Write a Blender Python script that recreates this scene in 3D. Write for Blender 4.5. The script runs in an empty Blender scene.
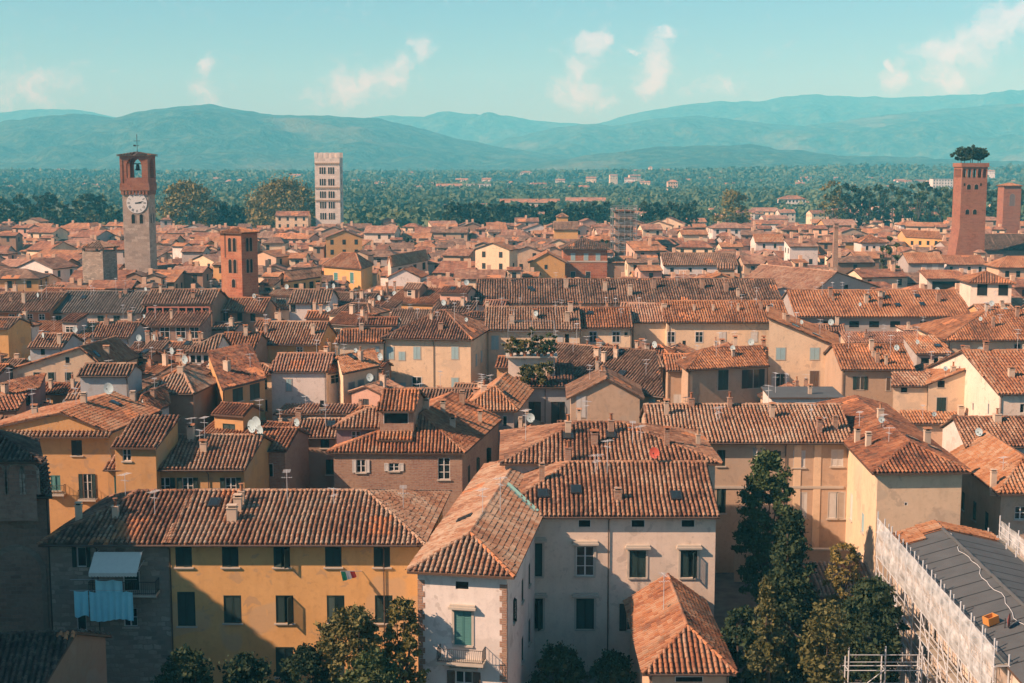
import bpy, math, random
import numpy as np
from mathutils import Vector
R = math.radians
random.seed(7); rng = np.random.default_rng(7)
S = bpy.context.scene
COL = S.collection
# ------------------------------------------------------------------ camera
F = 1365.0; CH = 40.0; CX, CY = 512.0, 341.5
TH = math.atan(175.5 / F)
cam = bpy.data.cameras.new('camera'); camo = bpy.data.objects.new('camera', cam); COL.objects.link(camo)
cam.sensor_width = 36.0; cam.lens = 36.0 * F / 1024.0; cam.clip_start = 0.5; cam.clip_end = 30000.0
camo.location = (0, 0, CH); camo.rotation_euler = (math.pi / 2 - TH, 0, 0)
S.camera = camo
CT, ST = math.cos(TH), math.sin(TH)
# ------------------------------------------------------------------ sun, sky, exposure
SUND = Vector((1.0, 0.42, -0.80)).normalized()          # the way the light travels
sl = bpy.data.lights.new('sun', 'SUN'); sl.energy = 4.8; sl.angle = R(0.5); sl.color = (1.0, 0.78, 0.60)
so = bpy.data.objects.new('sun', sl); COL.objects.link(so); so.location = (-200, -80, 200)
so.rotation_euler = SUND.to_track_quat('-Z', 'Y').to_euler()
W = bpy.data.worlds.new('World'); S.world = W; W.use_nodes = True
S.view_settings.view_transform = 'Standard'; S.view_settings.look = 'None'
S.view_settings.gamma = 1.0; S.view_settings.use_curve_mapping = False
S.view_settings.exposure = 0.80
SKY_STRENGTH = 0.086
SKY_TINT = (0.50, 0.68, 0.80)
HAZE_DENSITY = 0.00021
HAZE_COLOR = (0.13, 0.76, 1.0)


class NT:
    def __init__(s, tree): s.t = tree
    def n(s, typ, ins=None, **kw):
        nd = s.t.nodes.new(typ)
        for k, v in kw.items(): setattr(nd, k, v)
        for k, v in (ins or {}).items():
            sock = nd.inputs[k]
            if isinstance(v, bpy.types.NodeSocket): s.t.links.new(v, sock)
            else: sock.default_value = v
        return nd
    def math(s, op, a, b=None, c=None, clamp=False):
        nd = s.t.nodes.new('ShaderNodeMath'); nd.operation = op; nd.use_clamp = clamp
        for i, v in enumerate((a, b, c)):
            if v is None: continue
            if isinstance(v, bpy.types.NodeSocket): s.t.links.new(v, nd.inputs[i])
            else: nd.inputs[i].default_value = v
        return nd.outputs[0]
    def mix(s, fac, a, b, mode='MIX'):
        nd = s.t.nodes.new('ShaderNodeMix'); nd.data_type = 'RGBA'; nd.blend_type = mode
        for sock, v in ((nd.inputs[0], fac), (nd.inputs[6], a), (nd.inputs[7], b)):
            if isinstance(v, bpy.types.NodeSocket): s.t.links.new(v, sock)
            elif isinstance(v, (int, float)): sock.default_value = v
            else: sock.default_value = (v[0], v[1], v[2], 1)
        return nd.outputs[2]
    def ramp(s, fac, stops, interp='LINEAR'):
        nd = s.t.nodes.new('ShaderNodeValToRGB'); cr = nd.color_ramp; cr.interpolation = interp
        while len(cr.elements) < len(stops): cr.elements.new(0.5)
        for e, (p, c) in zip(cr.elements, stops):
            e.position = p; e.color = (c[0], c[1], c[2], 1) if not isinstance(c, (int, float)) else (c, c, c, 1)
        s.t.links.new(fac, nd.inputs[0])
        return nd.outputs[0]
    def link(s, a, b): s.t.links.new(a, b)


def raydir(px, py):
    X = (px - CX) / F; Y = (CY - py) / F
    return np.array([X, CT + Y * ST, -ST + Y * CT])
def pt(px, py, z):
    d = raydir(px, py); t = (z - CH) / d[2]
    return np.array([0, 0, CH]) + d * t
def ptd(px, py, y):
    d = raydir(px, py); t = y / d[1]
    return np.array([0, 0, CH]) + d * t
def proj(p):
    x, y, z = p[0], p[1], p[2] - CH
    zc = y * CT - z * ST; yc = y * ST + z * CT
    return CX + F * x / zc, CY - F * yc / zc

# sky with a few thin cumulus, all by direction
wt = NT(W.node_tree)
for nd in list(W.node_tree.nodes): W.node_tree.nodes.remove(nd)
sky = wt.n('ShaderNodeTexSky', sky_type='NISHITA', sun_disc=False)
toward = -SUND
sky.sun_elevation = math.asin(toward.z)
sky.sun_rotation = math.atan2(toward.x, toward.y)
sky.altitude = 0; sky.air_density = 1.0; sky.dust_density = 0.6; sky.ozone_density = 1.6
tc = wt.n('ShaderNodeTexCoord')
sep = wt.n('ShaderNodeSeparateXYZ', {0: tc.outputs['Generated']})
ysafe = wt.math('MAXIMUM', sep.outputs[1], 0.05)
gx = wt.math('DIVIDE', sep.outputs[0], ysafe); gz = wt.math('DIVIDE', sep.outputs[2], ysafe)
front = wt.math('GREATER_THAN', sep.outputs[1], 0.05)
wv0 = wt.n('ShaderNodeCombineXYZ', {0: gx, 1: gz, 2: 1.7})
wn0 = wt.n('ShaderNodeTexNoise', {'Vector': wv0.outputs[0], 'Scale': 42.0, 'Detail': 4.0, 'Roughness': 0.6})
ws0 = wt.n('ShaderNodeSeparateXYZ', {0: wn0.outputs[1]})
gx = wt.math('MULTIPLY_ADD', ws0.outputs[0], 0.034, wt.math('ADD', gx, -0.017)); gz = wt.math('MULTIPLY_ADD', ws0.outputs[1], 0.026, wt.math('ADD', gz, -0.013))
def sdir(px, py):
    d = raydir(px, py); return d[0] / d[1], d[2] / d[1]
blobs = [(573, 92, 22, 16), (582, 70, 17, 17), (590, 45, 15, 13), (604, 42, 9, 8), (650, 82, 16, 18), (655, 58, 15, 16), (667, 33, 8, 8), (634, 50, 6, 5),
         (325, 95, 28, 17), (352, 85, 26, 18), (385, 78, 20, 14), (400, 66, 11, 11), (424, 47, 11, 10), (205, 84, 11, 20), (207, 72, 9, 8), (28, 85, 50, 22),
         (945, 76, 22, 20), (958, 50, 28, 18), (985, 36, 28, 16), (1012, 18, 26, 16), (897, 80, 9, 13), (890, 66, 6, 6), (714, 90, 22, 11), (606, 104, 14, 8)]
field = None
for (bx, by, rx, ry) in blobs:
    x0, z0 = sdir(bx, by)
    kx = F / rx; kz = F / ry
    ax = wt.math('MULTIPLY_ADD', gx, kx, -x0 * kx); az = wt.math('MULTIPLY_ADD', gz, kz, -z0 * kz)
    q = wt.math('MULTIPLY_ADD', ax, ax, wt.math('MULTIPLY', az, az))
    g = wt.math('POWER', 2.718, wt.math('MULTIPLY', q, -0.8))
    if bx in (28, 714, 606, 205, 325): g = wt.math('MULTIPLY', g, 0.62)
    field = g if field is None else wt.math('MAXIMUM', field, g)
cv = wt.n('ShaderNodeCombineXYZ', {0: gx, 1: gz, 2: 0.3})
nz = wt.n('ShaderNodeTexNoise', {'Vector': cv.outputs[0], 'Scale': 95.0, 'Detail': 7.0, 'Roughness': 0.58})
nz2 = wt.n('ShaderNodeTexNoise', {'Vector': cv.outputs[0], 'Scale': 20.0, 'Detail': 3.0, 'Roughness': 0.5})
nn = wt.math('MULTIPLY_ADD', nz.outputs[0], 1.7, wt.math('MULTIPLY_ADD', nz2.outputs[0], 0.7, -1.25))
cf = wt.math('ADD', field, nn)
mask = wt.n('ShaderNodeMapRange', {'Value': cf, 'From Min': 0.05, 'From Max': 1.15, 'To Min': 0.0, 'To Max': 0.38}, interpolation_type='SMOOTHSTEP').outputs[0]
mask = wt.math('MULTIPLY', mask, front)
skyc = wt.mix(1.0, sky.outputs[0], SKY_TINT, 'MULTIPLY')
CLOUDC = (9.9, 9.2, 9.3)
skyc = wt.mix(mask, skyc, CLOUDC)
bg = wt.n('ShaderNodeBackground', {'Color': skyc, 'Strength': SKY_STRENGTH})
wo = wt.n('ShaderNodeOutputWorld', {'Surface': bg.outputs[0]})
S.cycles.use_denoising = True
S.cycles.max_bounces = 5; S.cycles.diffuse_bounces = 3; S.cycles.glossy_bounces = 2; S.cycles.transparent_max_bounces = 12
S.cycles.transmission_bounces = 2; S.cycles.volume_bounces = 1; S.cycles.caustics_reflective = False; S.cycles.caustics_refractive = False
S.cycles.sample_clamp_indirect = 4.0

# ------------------------------------------------------------------ materials
MATS = {}
def new_mat(name):
    m = bpy.data.materials.new(name); m.use_nodes = True
    t = NT(m.node_tree); b = m.node_tree.nodes['Principled BSDF']
    b.inputs['Roughness'].default_value = 0.85
    b.inputs['Specular IOR Level'].default_value = 0.25
    return m, t, b
def plain(name, c, rough=0.8, metal=0.0, spec=0.25, var=0.12, scale=3.0):
    if name in MATS: return MATS[name]
    m, t, b = new_mat(name)
    g = t.n('ShaderNodeNewGeometry')
    nz = t.n('ShaderNodeTexNoise', {'Vector': g.outputs['Position'], 'Scale': scale, 'Detail': 4.0})
    f = t.math('MULTIPLY_ADD', nz.outputs[0], 2 * var, 1 - var)
    v = t.n('ShaderNodeVectorMath', {0: (c[0], c[1], c[2])}, operation='SCALE'); t.link(f, v.inputs['Scale'])
    t.link(v.outputs[0], b.inputs['Base Color'])
    b.inputs['Roughness'].default_value = rough; b.inputs['Metallic'].default_value = metal; b.inputs['Specular IOR Level'].default_value = spec
    MATS[name] = m
    return m
def plaster(c, dirt=0.5, patch=None):
    """old lime plaster: blotches, rain streaks, patches of repair"""
    key = 'plaster_%d_%d_%d_%d' % tuple(int(v * 100) for v in (*c, dirt))
    if key in MATS: return MATS[key]
    m, t, b = new_mat(key)
    g = t.n('ShaderNodeNewGeometry'); oi = t.n('ShaderNodeObjectInfo')
    off = t.n('ShaderNodeVectorMath', {0: g.outputs['Position'], 1: (0, 0, 0)}, operation='ADD')
    blot = t.n('ShaderNodeTexNoise', {'Vector': off.outputs[0], 'Scale': 0.35, 'Detail': 5.0, 'Roughness': 0.6}).outputs[0]
    fine = t.n('ShaderNodeTexNoise', {'Vector': off.outputs[0], 'Scale': 2.6, 'Detail': 5.0, 'Roughness': 0.65}).outputs[0]
    sc = t.n('ShaderNodeVectorMath', {0: g.outputs['Position'], 1: (1.3, 1.3, 0.22)}, operation='MULTIPLY')
    streak = t.n('ShaderNodeTexNoise', {'Vector': sc.outputs[0], 'Scale': 1.0, 'Detail': 4.0, 'Roughness': 0.6}).outputs[0]
    dark = tuple(v * k for v, k in zip(c, (0.50, 0.47, 0.47)))
    light = tuple(min(0.85, v * 1.12 + 0.015) for v in c)
    base = t.mix(t.ramp(blot, [(0.3, 0.0), (0.7, 1.0)]), c, light)
    base = t.mix(t.math('MULTIPLY', t.ramp(streak, [(0.52, 0.0), (0.85, 1.0)]), dirt * 0.7), base, dark)
    base = t.mix(t.math('MULTIPLY', t.ramp(fine, [(0.52, 0.0), (0.75, 1.0)]), dirt * 0.7), base, dark)
    pm = t.n('ShaderNodeTexNoise', {'Vector': off.outputs[0], 'Scale': 0.22, 'Detail': 2.0}).outputs[0]
    base = t.mix(t.math('MULTIPLY', t.ramp(pm, [(0.58, 0.0), (0.61, 1.0)]), 0.55), base, tuple(v * 0.5 + k * 0.5 for v, k in zip(c, (0.42, 0.37, 0.30))))
    p2 = t.n('ShaderNodeTexNoise', {'Vector': off.outputs[0], 'Scale': 0.75, 'Detail': 4.0, 'Roughness': 0.55, 'Distortion': 0.6}).outputs[0]
    base = t.mix(t.math('MULTIPLY', t.ramp(p2, [(0.61, 0.0), (0.635, 1.0)]), 0.6), base, tuple(v * 0.45 + k * 0.55 for v, k in zip(c, (0.30, 0.24, 0.19))))
    base = t.mix(t.math('MULTIPLY', t.ramp(p2, [(0.355, 1.0), (0.38, 0.0)]), 0.45), base, light)
    base = t.mix(t.math('MULTIPLY_ADD', oi.outputs['Random'], 0.3, 0.0), base, dark)
    t.link(base, b.inputs['Base Color'])
    bp = t.n('ShaderNodeBump', {'Height': fine, 'Strength': 0.25, 'Distance': 0.05}); t.link(bp.outputs[0], b.inputs['Normal'])
    b.inputs['Roughness'].default_value = 0.92
    MATS[key] = m
    return m
def masonry(name, cols, bw=0.6, bh=0.3, mortar=(0.30, 0.26, 0.22), wob=0.25, msize=0.03):
    """brick or rubble stone laid in courses; works on any upright face"""
    if name in MATS: return MATS[name]
    m, t, b = new_mat(name)
    g = t.n('ShaderNodeNewGeometry'); P = g.outputs['Position']
    s = t.n('ShaderNodeSeparateXYZ', {0: P}); nsep = t.n('ShaderNodeSeparateXYZ', {0: g.outputs['Normal']})
    fx = t.math('GREATER_THAN', t.math('ABSOLUTE', nsep.outputs[0]), t.math('ABSOLUTE', nsep.outputs[1]))
    u = t.math('ADD', t.math('MULTIPLY', s.outputs[1], fx), t.math('MULTIPLY', s.outputs[0], t.math('SUBTRACT', 1.0, fx)))
    cv = t.n('ShaderNodeCombineXYZ', {0: u, 1: s.outputs[2], 2: 0.0})
    wn = t.n('ShaderNodeTexNoise', {'Vector': cv.outputs[0], 'Scale': 1.3, 'Detail': 3.0})
    wv = t.n('ShaderNodeVectorMath', {0: wn.outputs[1], 1: (wob, wob, 0)}, operation='MULTIPLY')
    vv = t.n('ShaderNodeVectorMath', {0: cv.outputs[0], 1: wv.outputs[0]}, operation='ADD')
    bt = t.n('ShaderNodeTexBrick', {'Vector': vv.outputs[0], 'Color1': (*cols[0], 1), 'Color2': (*cols[1], 1), 'Mortar': (*mortar, 1), 'Scale': 1.0,
                                    'Mortar Size': msize, 'Mortar Smooth': 0.4, 'Bias': 0.0, 'Brick Width': bw, 'Row Height': bh})
    big = t.n('ShaderNodeTexNoise', {'Vector': P, 'Scale': 0.3, 'Detail': 5.0, 'Roughness': 0.65}).outputs[0]
    c = t.mix(t.ramp(big, [(0.35, 0.0), (0.7, 1.0)]), bt.outputs[0], cols[2])
    fine = t.n('ShaderNodeTexNoise', {'Vector': P, 'Scale': 3.5, 'Detail': 4.0}).outputs[0]
    c = t.mix(t.math('MULTIPLY', t.ramp(fine, [(0.5, 0.0), (0.72, 1.0)]), 0.5), c, tuple(v * 0.5 for v in cols[0]))
    t.link(c, b.inputs['Base Color'])
    bp = t.n('ShaderNodeBump', {'Height': bt.outputs[1], 'Strength': 0.5, 'Distance': -0.04}); t.link(bp.outputs[0], b.inputs['Normal'])
    b.inputs['Roughness'].default_value = 0.95
    MATS[name] = m
    return m
def tiles(name, stops, lichen=0.35, streaky=0.5):
    """hand made roof tiles: UV x counts columns and UV y counts rows, so every tile gets its own colour"""
    if name in MATS: return MATS[name]
    m, t, b = new_mat(name)
    uv = t.n('ShaderNodeUVMap'); g = t.n('ShaderNodeNewGeometry'); oi = t.n('ShaderNodeObjectInfo')
    s = t.n('ShaderNodeSeparateXYZ', {0: uv.outputs[0]})
    fu = t.math('FLOOR', s.outputs[0]); fv = t.math('FLOOR', s.outputs[1])
    cid = t.n('ShaderNodeCombineXYZ', {0: fu, 1: fv, 2: 0.0})
    wn = t.n('ShaderNodeTexWhiteNoise', {'Vector': cid.outputs[0]}, noise_dimensions='3D').outputs[0]
    cidc = t.n('ShaderNodeCombineXYZ', {0: fu, 1: t.math('FLOOR', t.math('MULTIPLY', fv, 0.11)), 2: 5.0})
    wcol = t.n('ShaderNodeTexWhiteNoise', {'Vector': cidc.outputs[0]}, noise_dimensions='3D').outputs[0]
    P = g.outputs['Position']
    big = t.n('ShaderNodeTexNoise', {'Vector': P, 'Scale': 0.28, 'Detail': 4.0, 'Roughness': 0.6}).outputs[0]
    bigr = t.ramp(big, [(0.33, 0.0), (0.67, 1.0)])
    f = t.math('MULTIPLY_ADD', wn, 0.55 - 0.2 * streaky, t.math('MULTIPLY_ADD', wcol, 0.3 * streaky, t.math('MULTIPLY_ADD', bigr, 0.5, t.math('MULTIPLY_ADD', oi.outputs['Random'], 0.52, -0.33))))
    c = t.ramp(f, stops)
    pid = t.n('ShaderNodeCombineXYZ', {0: t.math('FLOOR', t.math('MULTIPLY_ADD', wcol, 0.3, t.math('MULTIPLY', fu, 0.21))), 1: t.math('FLOOR', t.math('MULTIPLY', fv, 0.16)), 2: 9.0})
    pw = t.n('ShaderNodeTexWhiteNoise', {'Vector': pid.outputs[0]}, noise_dimensions='3D').outputs[0]
    c = t.mix(t.math('MULTIPLY', t.math('GREATER_THAN', pw, 0.962), t.math('GREATER_THAN', wn, 0.2)), c, (0.50, 0.20, 0.085))
    ln = t.n('ShaderNodeTexNoise', {'Vector': P, 'Scale': 1.7, 'Detail': 5.0, 'Roughness': 0.7}).outputs[0]
    c = t.mix(t.math('MULTIPLY', t.ramp(ln, [(0.50, 0.0), (0.68, 1.0)]), lichen), c, (0.20, 0.155, 0.11))
    suv = t.n('ShaderNodeVectorMath', {0: uv.outputs[0], 1: (0.55, 0.035, 1.0)}, operation='MULTIPLY')
    sn = t.n('ShaderNodeTexNoise', {'Vector': suv.outputs[0], 'Scale': 1.0, 'Detail': 3.0, 'Roughness': 0.6}).outputs[0]
    c = t.mix(t.math('MULTIPLY', t.ramp(sn, [(0.54, 0.0), (0.72, 1.0)]), lichen * 1.1), c, (0.085, 0.055, 0.04))
    c = t.mix(t.math('MULTIPLY', t.ramp(sn, [(0.28, 1.0), (0.42, 0.0)]), lichen * 0.8), c, (0.40, 0.29, 0.20))
    ld = t.n('ShaderNodeTexNoise', {'Vector': P, 'Scale': 0.9, 'Detail': 5.0, 'Roughness': 0.7}).outputs[0]
    c = t.mix(t.math('MULTIPLY', t.ramp(ld, [(0.55, 0.0), (0.72, 1.0)]), lichen * 1.2), c, (0.075, 0.045, 0.032))
    t.link(c, b.inputs['Base Color'])
    b.inputs['Roughness'].default_value = 0.9
    MATS[name] = m
    return m
TILE = {
    'mix': tiles('tile_mixed', [(0.05, (0.076, 0.036, 0.024)), (0.3, (0.212, 0.096, 0.055)), (0.55, (0.318, 0.157, 0.086)), (0.78, (0.378, 0.229, 0.143)), (1.0, (0.416, 0.298, 0.203))], 0.5),
    'brown': tiles('tile_brown', [(0.05, (0.064, 0.035, 0.024)), (0.35, (0.174, 0.092, 0.056)), (0.65, (0.273, 0.153, 0.094)), (1.0, (0.341, 0.229, 0.150))], 0.55),
    'orange': tiles('tile_orange', [(0.0, (0.132, 0.055, 0.028)), (0.35, (0.308, 0.125, 0.055)), (0.65, (0.396, 0.182, 0.085)), (1.0, (0.422, 0.273, 0.169))], 0.4),
    'rust': tiles('tile_rust', [(0.0, (0.076, 0.032, 0.021)), (0.35, (0.235, 0.088, 0.043)), (0.65, (0.348, 0.146, 0.068)), (1.0, (0.393, 0.237, 0.143))], 0.5),
    'grey': tiles('tile_grey', [(0.0, (0.061, 0.054, 0.047)), (0.4, (0.121, 0.103, 0.086)), (0.7, (0.174, 0.146, 0.117)), (1.0, (0.235, 0.191, 0.150))], 0.5),
    'pink': tiles('tile_pink', [(0.0, (0.151, 0.069, 0.045)), (0.4, (0.318, 0.153, 0.094)), (0.7, (0.393, 0.222, 0.135)), (1.0, (0.431, 0.298, 0.211))], 0.4),
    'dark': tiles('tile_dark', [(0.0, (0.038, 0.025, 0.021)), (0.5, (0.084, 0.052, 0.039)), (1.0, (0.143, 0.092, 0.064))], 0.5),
}
PAN = {k: tiles('pan_' + k, [(0.0, tuple(v * 0.5 for v in c0)), (0.5, c0), (1.0, c1)], 0.6) for k, (c0, c1) in  # pans darker than the cover tiles: shade of the gaps put into their colour
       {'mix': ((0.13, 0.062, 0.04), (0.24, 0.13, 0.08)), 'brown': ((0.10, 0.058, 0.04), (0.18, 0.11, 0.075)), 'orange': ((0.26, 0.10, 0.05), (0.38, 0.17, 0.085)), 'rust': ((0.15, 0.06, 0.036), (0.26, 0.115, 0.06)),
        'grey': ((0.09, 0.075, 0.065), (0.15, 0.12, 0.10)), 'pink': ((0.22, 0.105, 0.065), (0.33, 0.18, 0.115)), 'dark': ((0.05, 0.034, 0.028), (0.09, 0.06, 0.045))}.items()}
FTILE = {k: tiles('far_' + k, st, 0.5) for k, st in {  # flat far roofs: shadow between the tile ridges averaged into these colours
    'rust': [(0.0, (0.09, 0.04, 0.028)), (0.4, (0.22, 0.088, 0.05)), (0.7, (0.32, 0.14, 0.075)), (1.0, (0.38, 0.22, 0.14))], 'mix': [(0.0, (0.09, 0.045, 0.03)), (0.4, (0.22, 0.105, 0.065)), (0.7, (0.31, 0.165, 0.10)), (1.0, (0.38, 0.25, 0.17))],
    'orange': [(0.0, (0.18, 0.075, 0.038)), (0.4, (0.32, 0.135, 0.062)), (0.7, (0.40, 0.19, 0.09)), (1.0, (0.44, 0.27, 0.16))], 'pink': [(0.0, (0.15, 0.075, 0.05)), (0.4, (0.29, 0.145, 0.095)), (0.7, (0.37, 0.21, 0.135)), (1.0, (0.42, 0.29, 0.21))],
    'brown': [(0.0, (0.07, 0.04, 0.03)), (0.4, (0.16, 0.09, 0.06)), (0.7, (0.24, 0.145, 0.095)), (1.0, (0.32, 0.22, 0.155))]}.items()}
TILEWORD = {'mix': 'terracotta', 'brown': 'brown', 'orange': 'orange', 'rust': 'rust red', 'grey': 'grey', 'pink': 'pinkish', 'dark': 'dark'}
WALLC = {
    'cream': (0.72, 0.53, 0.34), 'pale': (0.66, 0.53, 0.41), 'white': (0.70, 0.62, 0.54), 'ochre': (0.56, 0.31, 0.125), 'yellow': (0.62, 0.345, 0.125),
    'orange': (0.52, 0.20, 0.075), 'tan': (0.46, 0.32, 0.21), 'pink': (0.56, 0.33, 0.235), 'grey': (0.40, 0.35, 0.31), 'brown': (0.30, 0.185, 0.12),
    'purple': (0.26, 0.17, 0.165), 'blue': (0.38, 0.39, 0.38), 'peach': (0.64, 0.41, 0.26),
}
def wallmat(k):
    if k == 'brick': return masonry('wall_brick', [(0.36, 0.17, 0.10), (0.28, 0.12, 0.075), (0.40, 0.26, 0.17)], 0.5, 0.16)
    if k == 'stone': return masonry('wall_stone', [(0.46, 0.375, 0.29), (0.15, 0.12, 0.10), (0.30, 0.225, 0.17)], 0.7, 0.35, (0.22, 0.19, 0.15), 0.5, 0.05)
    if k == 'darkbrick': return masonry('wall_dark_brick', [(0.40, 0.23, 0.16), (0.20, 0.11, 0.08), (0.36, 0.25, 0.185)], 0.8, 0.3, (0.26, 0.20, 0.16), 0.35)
    if k == 'brownbrick': return masonry('wall_brown_brick', [(0.33, 0.115, 0.065), (0.21, 0.07, 0.042), (0.30, 0.145, 0.09)], 1.3, 0.5, (0.28, 0.17, 0.12), 0.25, 0.03)
    if k == 'redbrick': return masonry('wall_red_brick', [(0.44, 0.14, 0.07), (0.26, 0.075, 0.042), (0.42, 0.20, 0.11)], 1.3, 0.5, (0.36, 0.22, 0.15), 0.25, 0.03)
    if k == 'palestone': return masonry('wall_pale_stone', [(0.72, 0.63, 0.54), (0.50, 0.42, 0.35), (0.68, 0.57, 0.47)], 2.0, 0.9, (0.45, 0.38, 0.31), 0.2, 0.03)
    if k == 'greystone': return masonry('wall_grey_stone', [(0.50, 0.40, 0.32), (0.24, 0.185, 0.15), (0.40, 0.30, 0.225)], 1.5, 0.7, (0.30, 0.25, 0.2), 0.4, 0.05)
    return plaster(WALLC[k])
M_WOOD = plain('eaves_wood', (0.10, 0.06, 0.04)); M_STONE = plain('stone_trim', (0.46, 0.40, 0.32)); M_GUT = plain('gutter_copper', (0.09, 0.06, 0.045), 0.5)
M_SH = {'green': plain('shutter_green', (0.022, 0.040, 0.034), 0.6), 'teal': plain('shutter_teal', (0.07, 0.19, 0.17), 0.6), 'blue': plain('shutter_pale_blue', (0.30, 0.43, 0.43), 0.6),
        'brown': plain('shutter_brown', (0.12, 0.075, 0.05), 0.6), 'white': plain('shutter_white', (0.55, 0.52, 0.46), 0.6), 'dark': plain('shutter_dark', (0.03, 0.03, 0.03), 0.6), 'grey': plain('shutter_grey', (0.2, 0.19, 0.17), 0.6)}
M_FRAME = plain('window_white', (0.66, 0.64, 0.58), 0.5)
M_GLASS, _t, _b = new_mat('window_glass'); _b.inputs['Base Color'].default_value = (0.018, 0.024, 0.026, 1); _b.inputs['Roughness'].default_value = 0.12; _b.inputs['Specular IOR Level'].default_value = 0.5
M_IRON = plain('iron', (0.03, 0.03, 0.032), 0.5); M_STEEL = plain('steel_tube', (0.55, 0.56, 0.55), 0.5, 0.2)
M_DISH = plain('dish_pale', (0.36, 0.46, 0.47), 0.5); M_DISHR = plain('dish_red', (0.45, 0.09, 0.06), 0.5)
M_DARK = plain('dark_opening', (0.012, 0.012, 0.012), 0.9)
M_BRICKCH = wallmat('brick'); M_PLASTCH = plaster((0.55, 0.42, 0.30), 0.5)


# ------------------------------------------------------------------ mesh builder
class MB:
    def __init__(s): s.v = []; s.n = 0; s.f = []
    def add(s, v, f, mat=0, uv=None):
        v = np.asarray(v, float); f = np.asarray(f, int)
        s.v.append(v); s.f.append((f + s.n, mat, None if uv is None else np.asarray(uv, float))); s.n += len(v)
    def poly(s, pts, mat=0, uv=None):
        s.add(pts, [list(range(len(pts)))], mat, None if uv is None else [uv])
    def box(s, x0, x1, y0, y1, z0, z1, mat=0):
        v = [(x0, y0, z0), (x1, y0, z0), (x1, y1, z0), (x0, y1, z0), (x0, y0, z1), (x1, y0, z1), (x1, y1, z1), (x0, y1, z1)]
        s.add(v, [(0, 3, 2, 1), (4, 5, 6, 7), (0, 1, 5, 4), (1, 2, 6, 5), (2, 3, 7, 6), (3, 0, 4, 7)], mat)
    def obox(s, o, ux, uy, L, D, z0, z1, mat=0):
        """box on an oblique plan frame: origin o (xy), axes ux, uy"""
        o = np.array(o[:2]); a = o; b = o + ux * L; c = b + uy * D; d = o + uy * D
        v = [(*p, z0) for p in (a, b, c, d)] + [(*p, z1) for p in (a, b, c, d)]
        s.add(v, [(0, 3, 2, 1), (4, 5, 6, 7), (0, 1, 5, 4), (1, 2, 6, 5), (2, 3, 7, 6), (3, 0, 4, 7)], mat)
    def tube(s, a, b, r, mat=0, k=6, r2=None):
        a = np.asarray(a, float); b = np.asarray(b, float); d = b - a; L = np.linalg.norm(d)
        if L < 1e-6: return
        d /= L; h = np.array([0, 0, 1.0]) if abs(d[2]) < 0.9 else np.array([1.0, 0, 0])
        e1 = np.cross(d, h); e1 /= np.linalg.norm(e1); e2 = np.cross(d, e1)
        an = np.arange(k) * 2 * math.pi / k; ring = np.outer(np.cos(an), e1) + np.outer(np.sin(an), e2)
        v = np.vstack([a + ring * r, b + ring * (r if r2 is None else r2)])
        s.add(v, [(i, (i + 1) % k, k + (i + 1) % k, k + i) for i in range(k)], mat)
        s.add(v[k:], [list(range(k))], mat); s.add(v[:k], [list(range(k))[::-1]], mat)
    def build(s, name, mats, parent=None, loc=(0, 0, 0), local=False):
        """verts are in world space unless local; the object sits at loc (or keeps its parent's origin)"""
        me = s.mesh(name, mats, loc if not local else (0, 0, 0))
        o = bpy.data.objects.new(name, me); COL.objects.link(o)
        if parent is not None:
            o.parent = parent
            if local: o.location = loc
        else: o.location = loc
        return o
    def mesh(s, name, mats, off=(0, 0, 0)):
        me = bpy.data.meshes.new(name)
        v = np.vstack(s.v) - np.array(off) if s.v else np.zeros((0, 3))
        li = []; lt = []; mi = []; uvs = []; hasuv = any(u is not None for _, _, u in s.f)
        for f, m, u in s.f:
            li.append(f.ravel()); lt.append(np.full(len(f), f.shape[1])); mi.append(np.full(len(f), m))
            if hasuv: uvs.append(u.reshape(-1, 2) if u is not None else np.zeros((f.size, 2)))
        li = np.concatenate(li).astype(np.int32); lt = np.concatenate(lt).astype(np.int32); mi = np.concatenate(mi).astype(np.int32)
        ls = np.concatenate([[0], np.cumsum(lt)[:-1]]).astype(np.int32)
        me.vertices.add(len(v)); me.vertices.foreach_set('co', v.ravel().astype(np.float32))
        me.loops.add(len(li)); me.loops.foreach_set('vertex_index', li)
        me.polygons.add(len(lt)); me.polygons.foreach_set('loop_start', ls)
        me.polygons.foreach_set('material_index', mi)
        me.polygons.foreach_set('use_smooth', np.zeros(len(lt), bool))
        if hasuv:
            ul = me.uv_layers.new(name='UVMap'); ul.data.foreach_set('uv', np.concatenate(uvs).ravel().astype(np.float32))
        for m in (mats if isinstance(mats, (list, tuple)) else [mats]): me.materials.append(m)
        me.update(calc_edges=True)
        return me


def tag(o, label, cat, group=None, kind=None):
    if label: o['label'] = label
    if cat: o['category'] = cat
    if group: o['group'] = group
    if kind: o['kind'] = kind
    return o
def empty(name, loc, label, cat, group=None):
    o = bpy.data.objects.new(name, None); COL.objects.link(o); o.location = tuple(loc); o.empty_display_size = 1.0
    return tag(o, label, cat, group)
def link_copy(mesh, name, parent, loc, rz=0.0):
    o = bpy.data.objects.new(name, mesh); COL.objects.link(o); o.parent = parent; o.location = tuple(loc); o.rotation_euler = (0, 0, rz)
    return o
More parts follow.
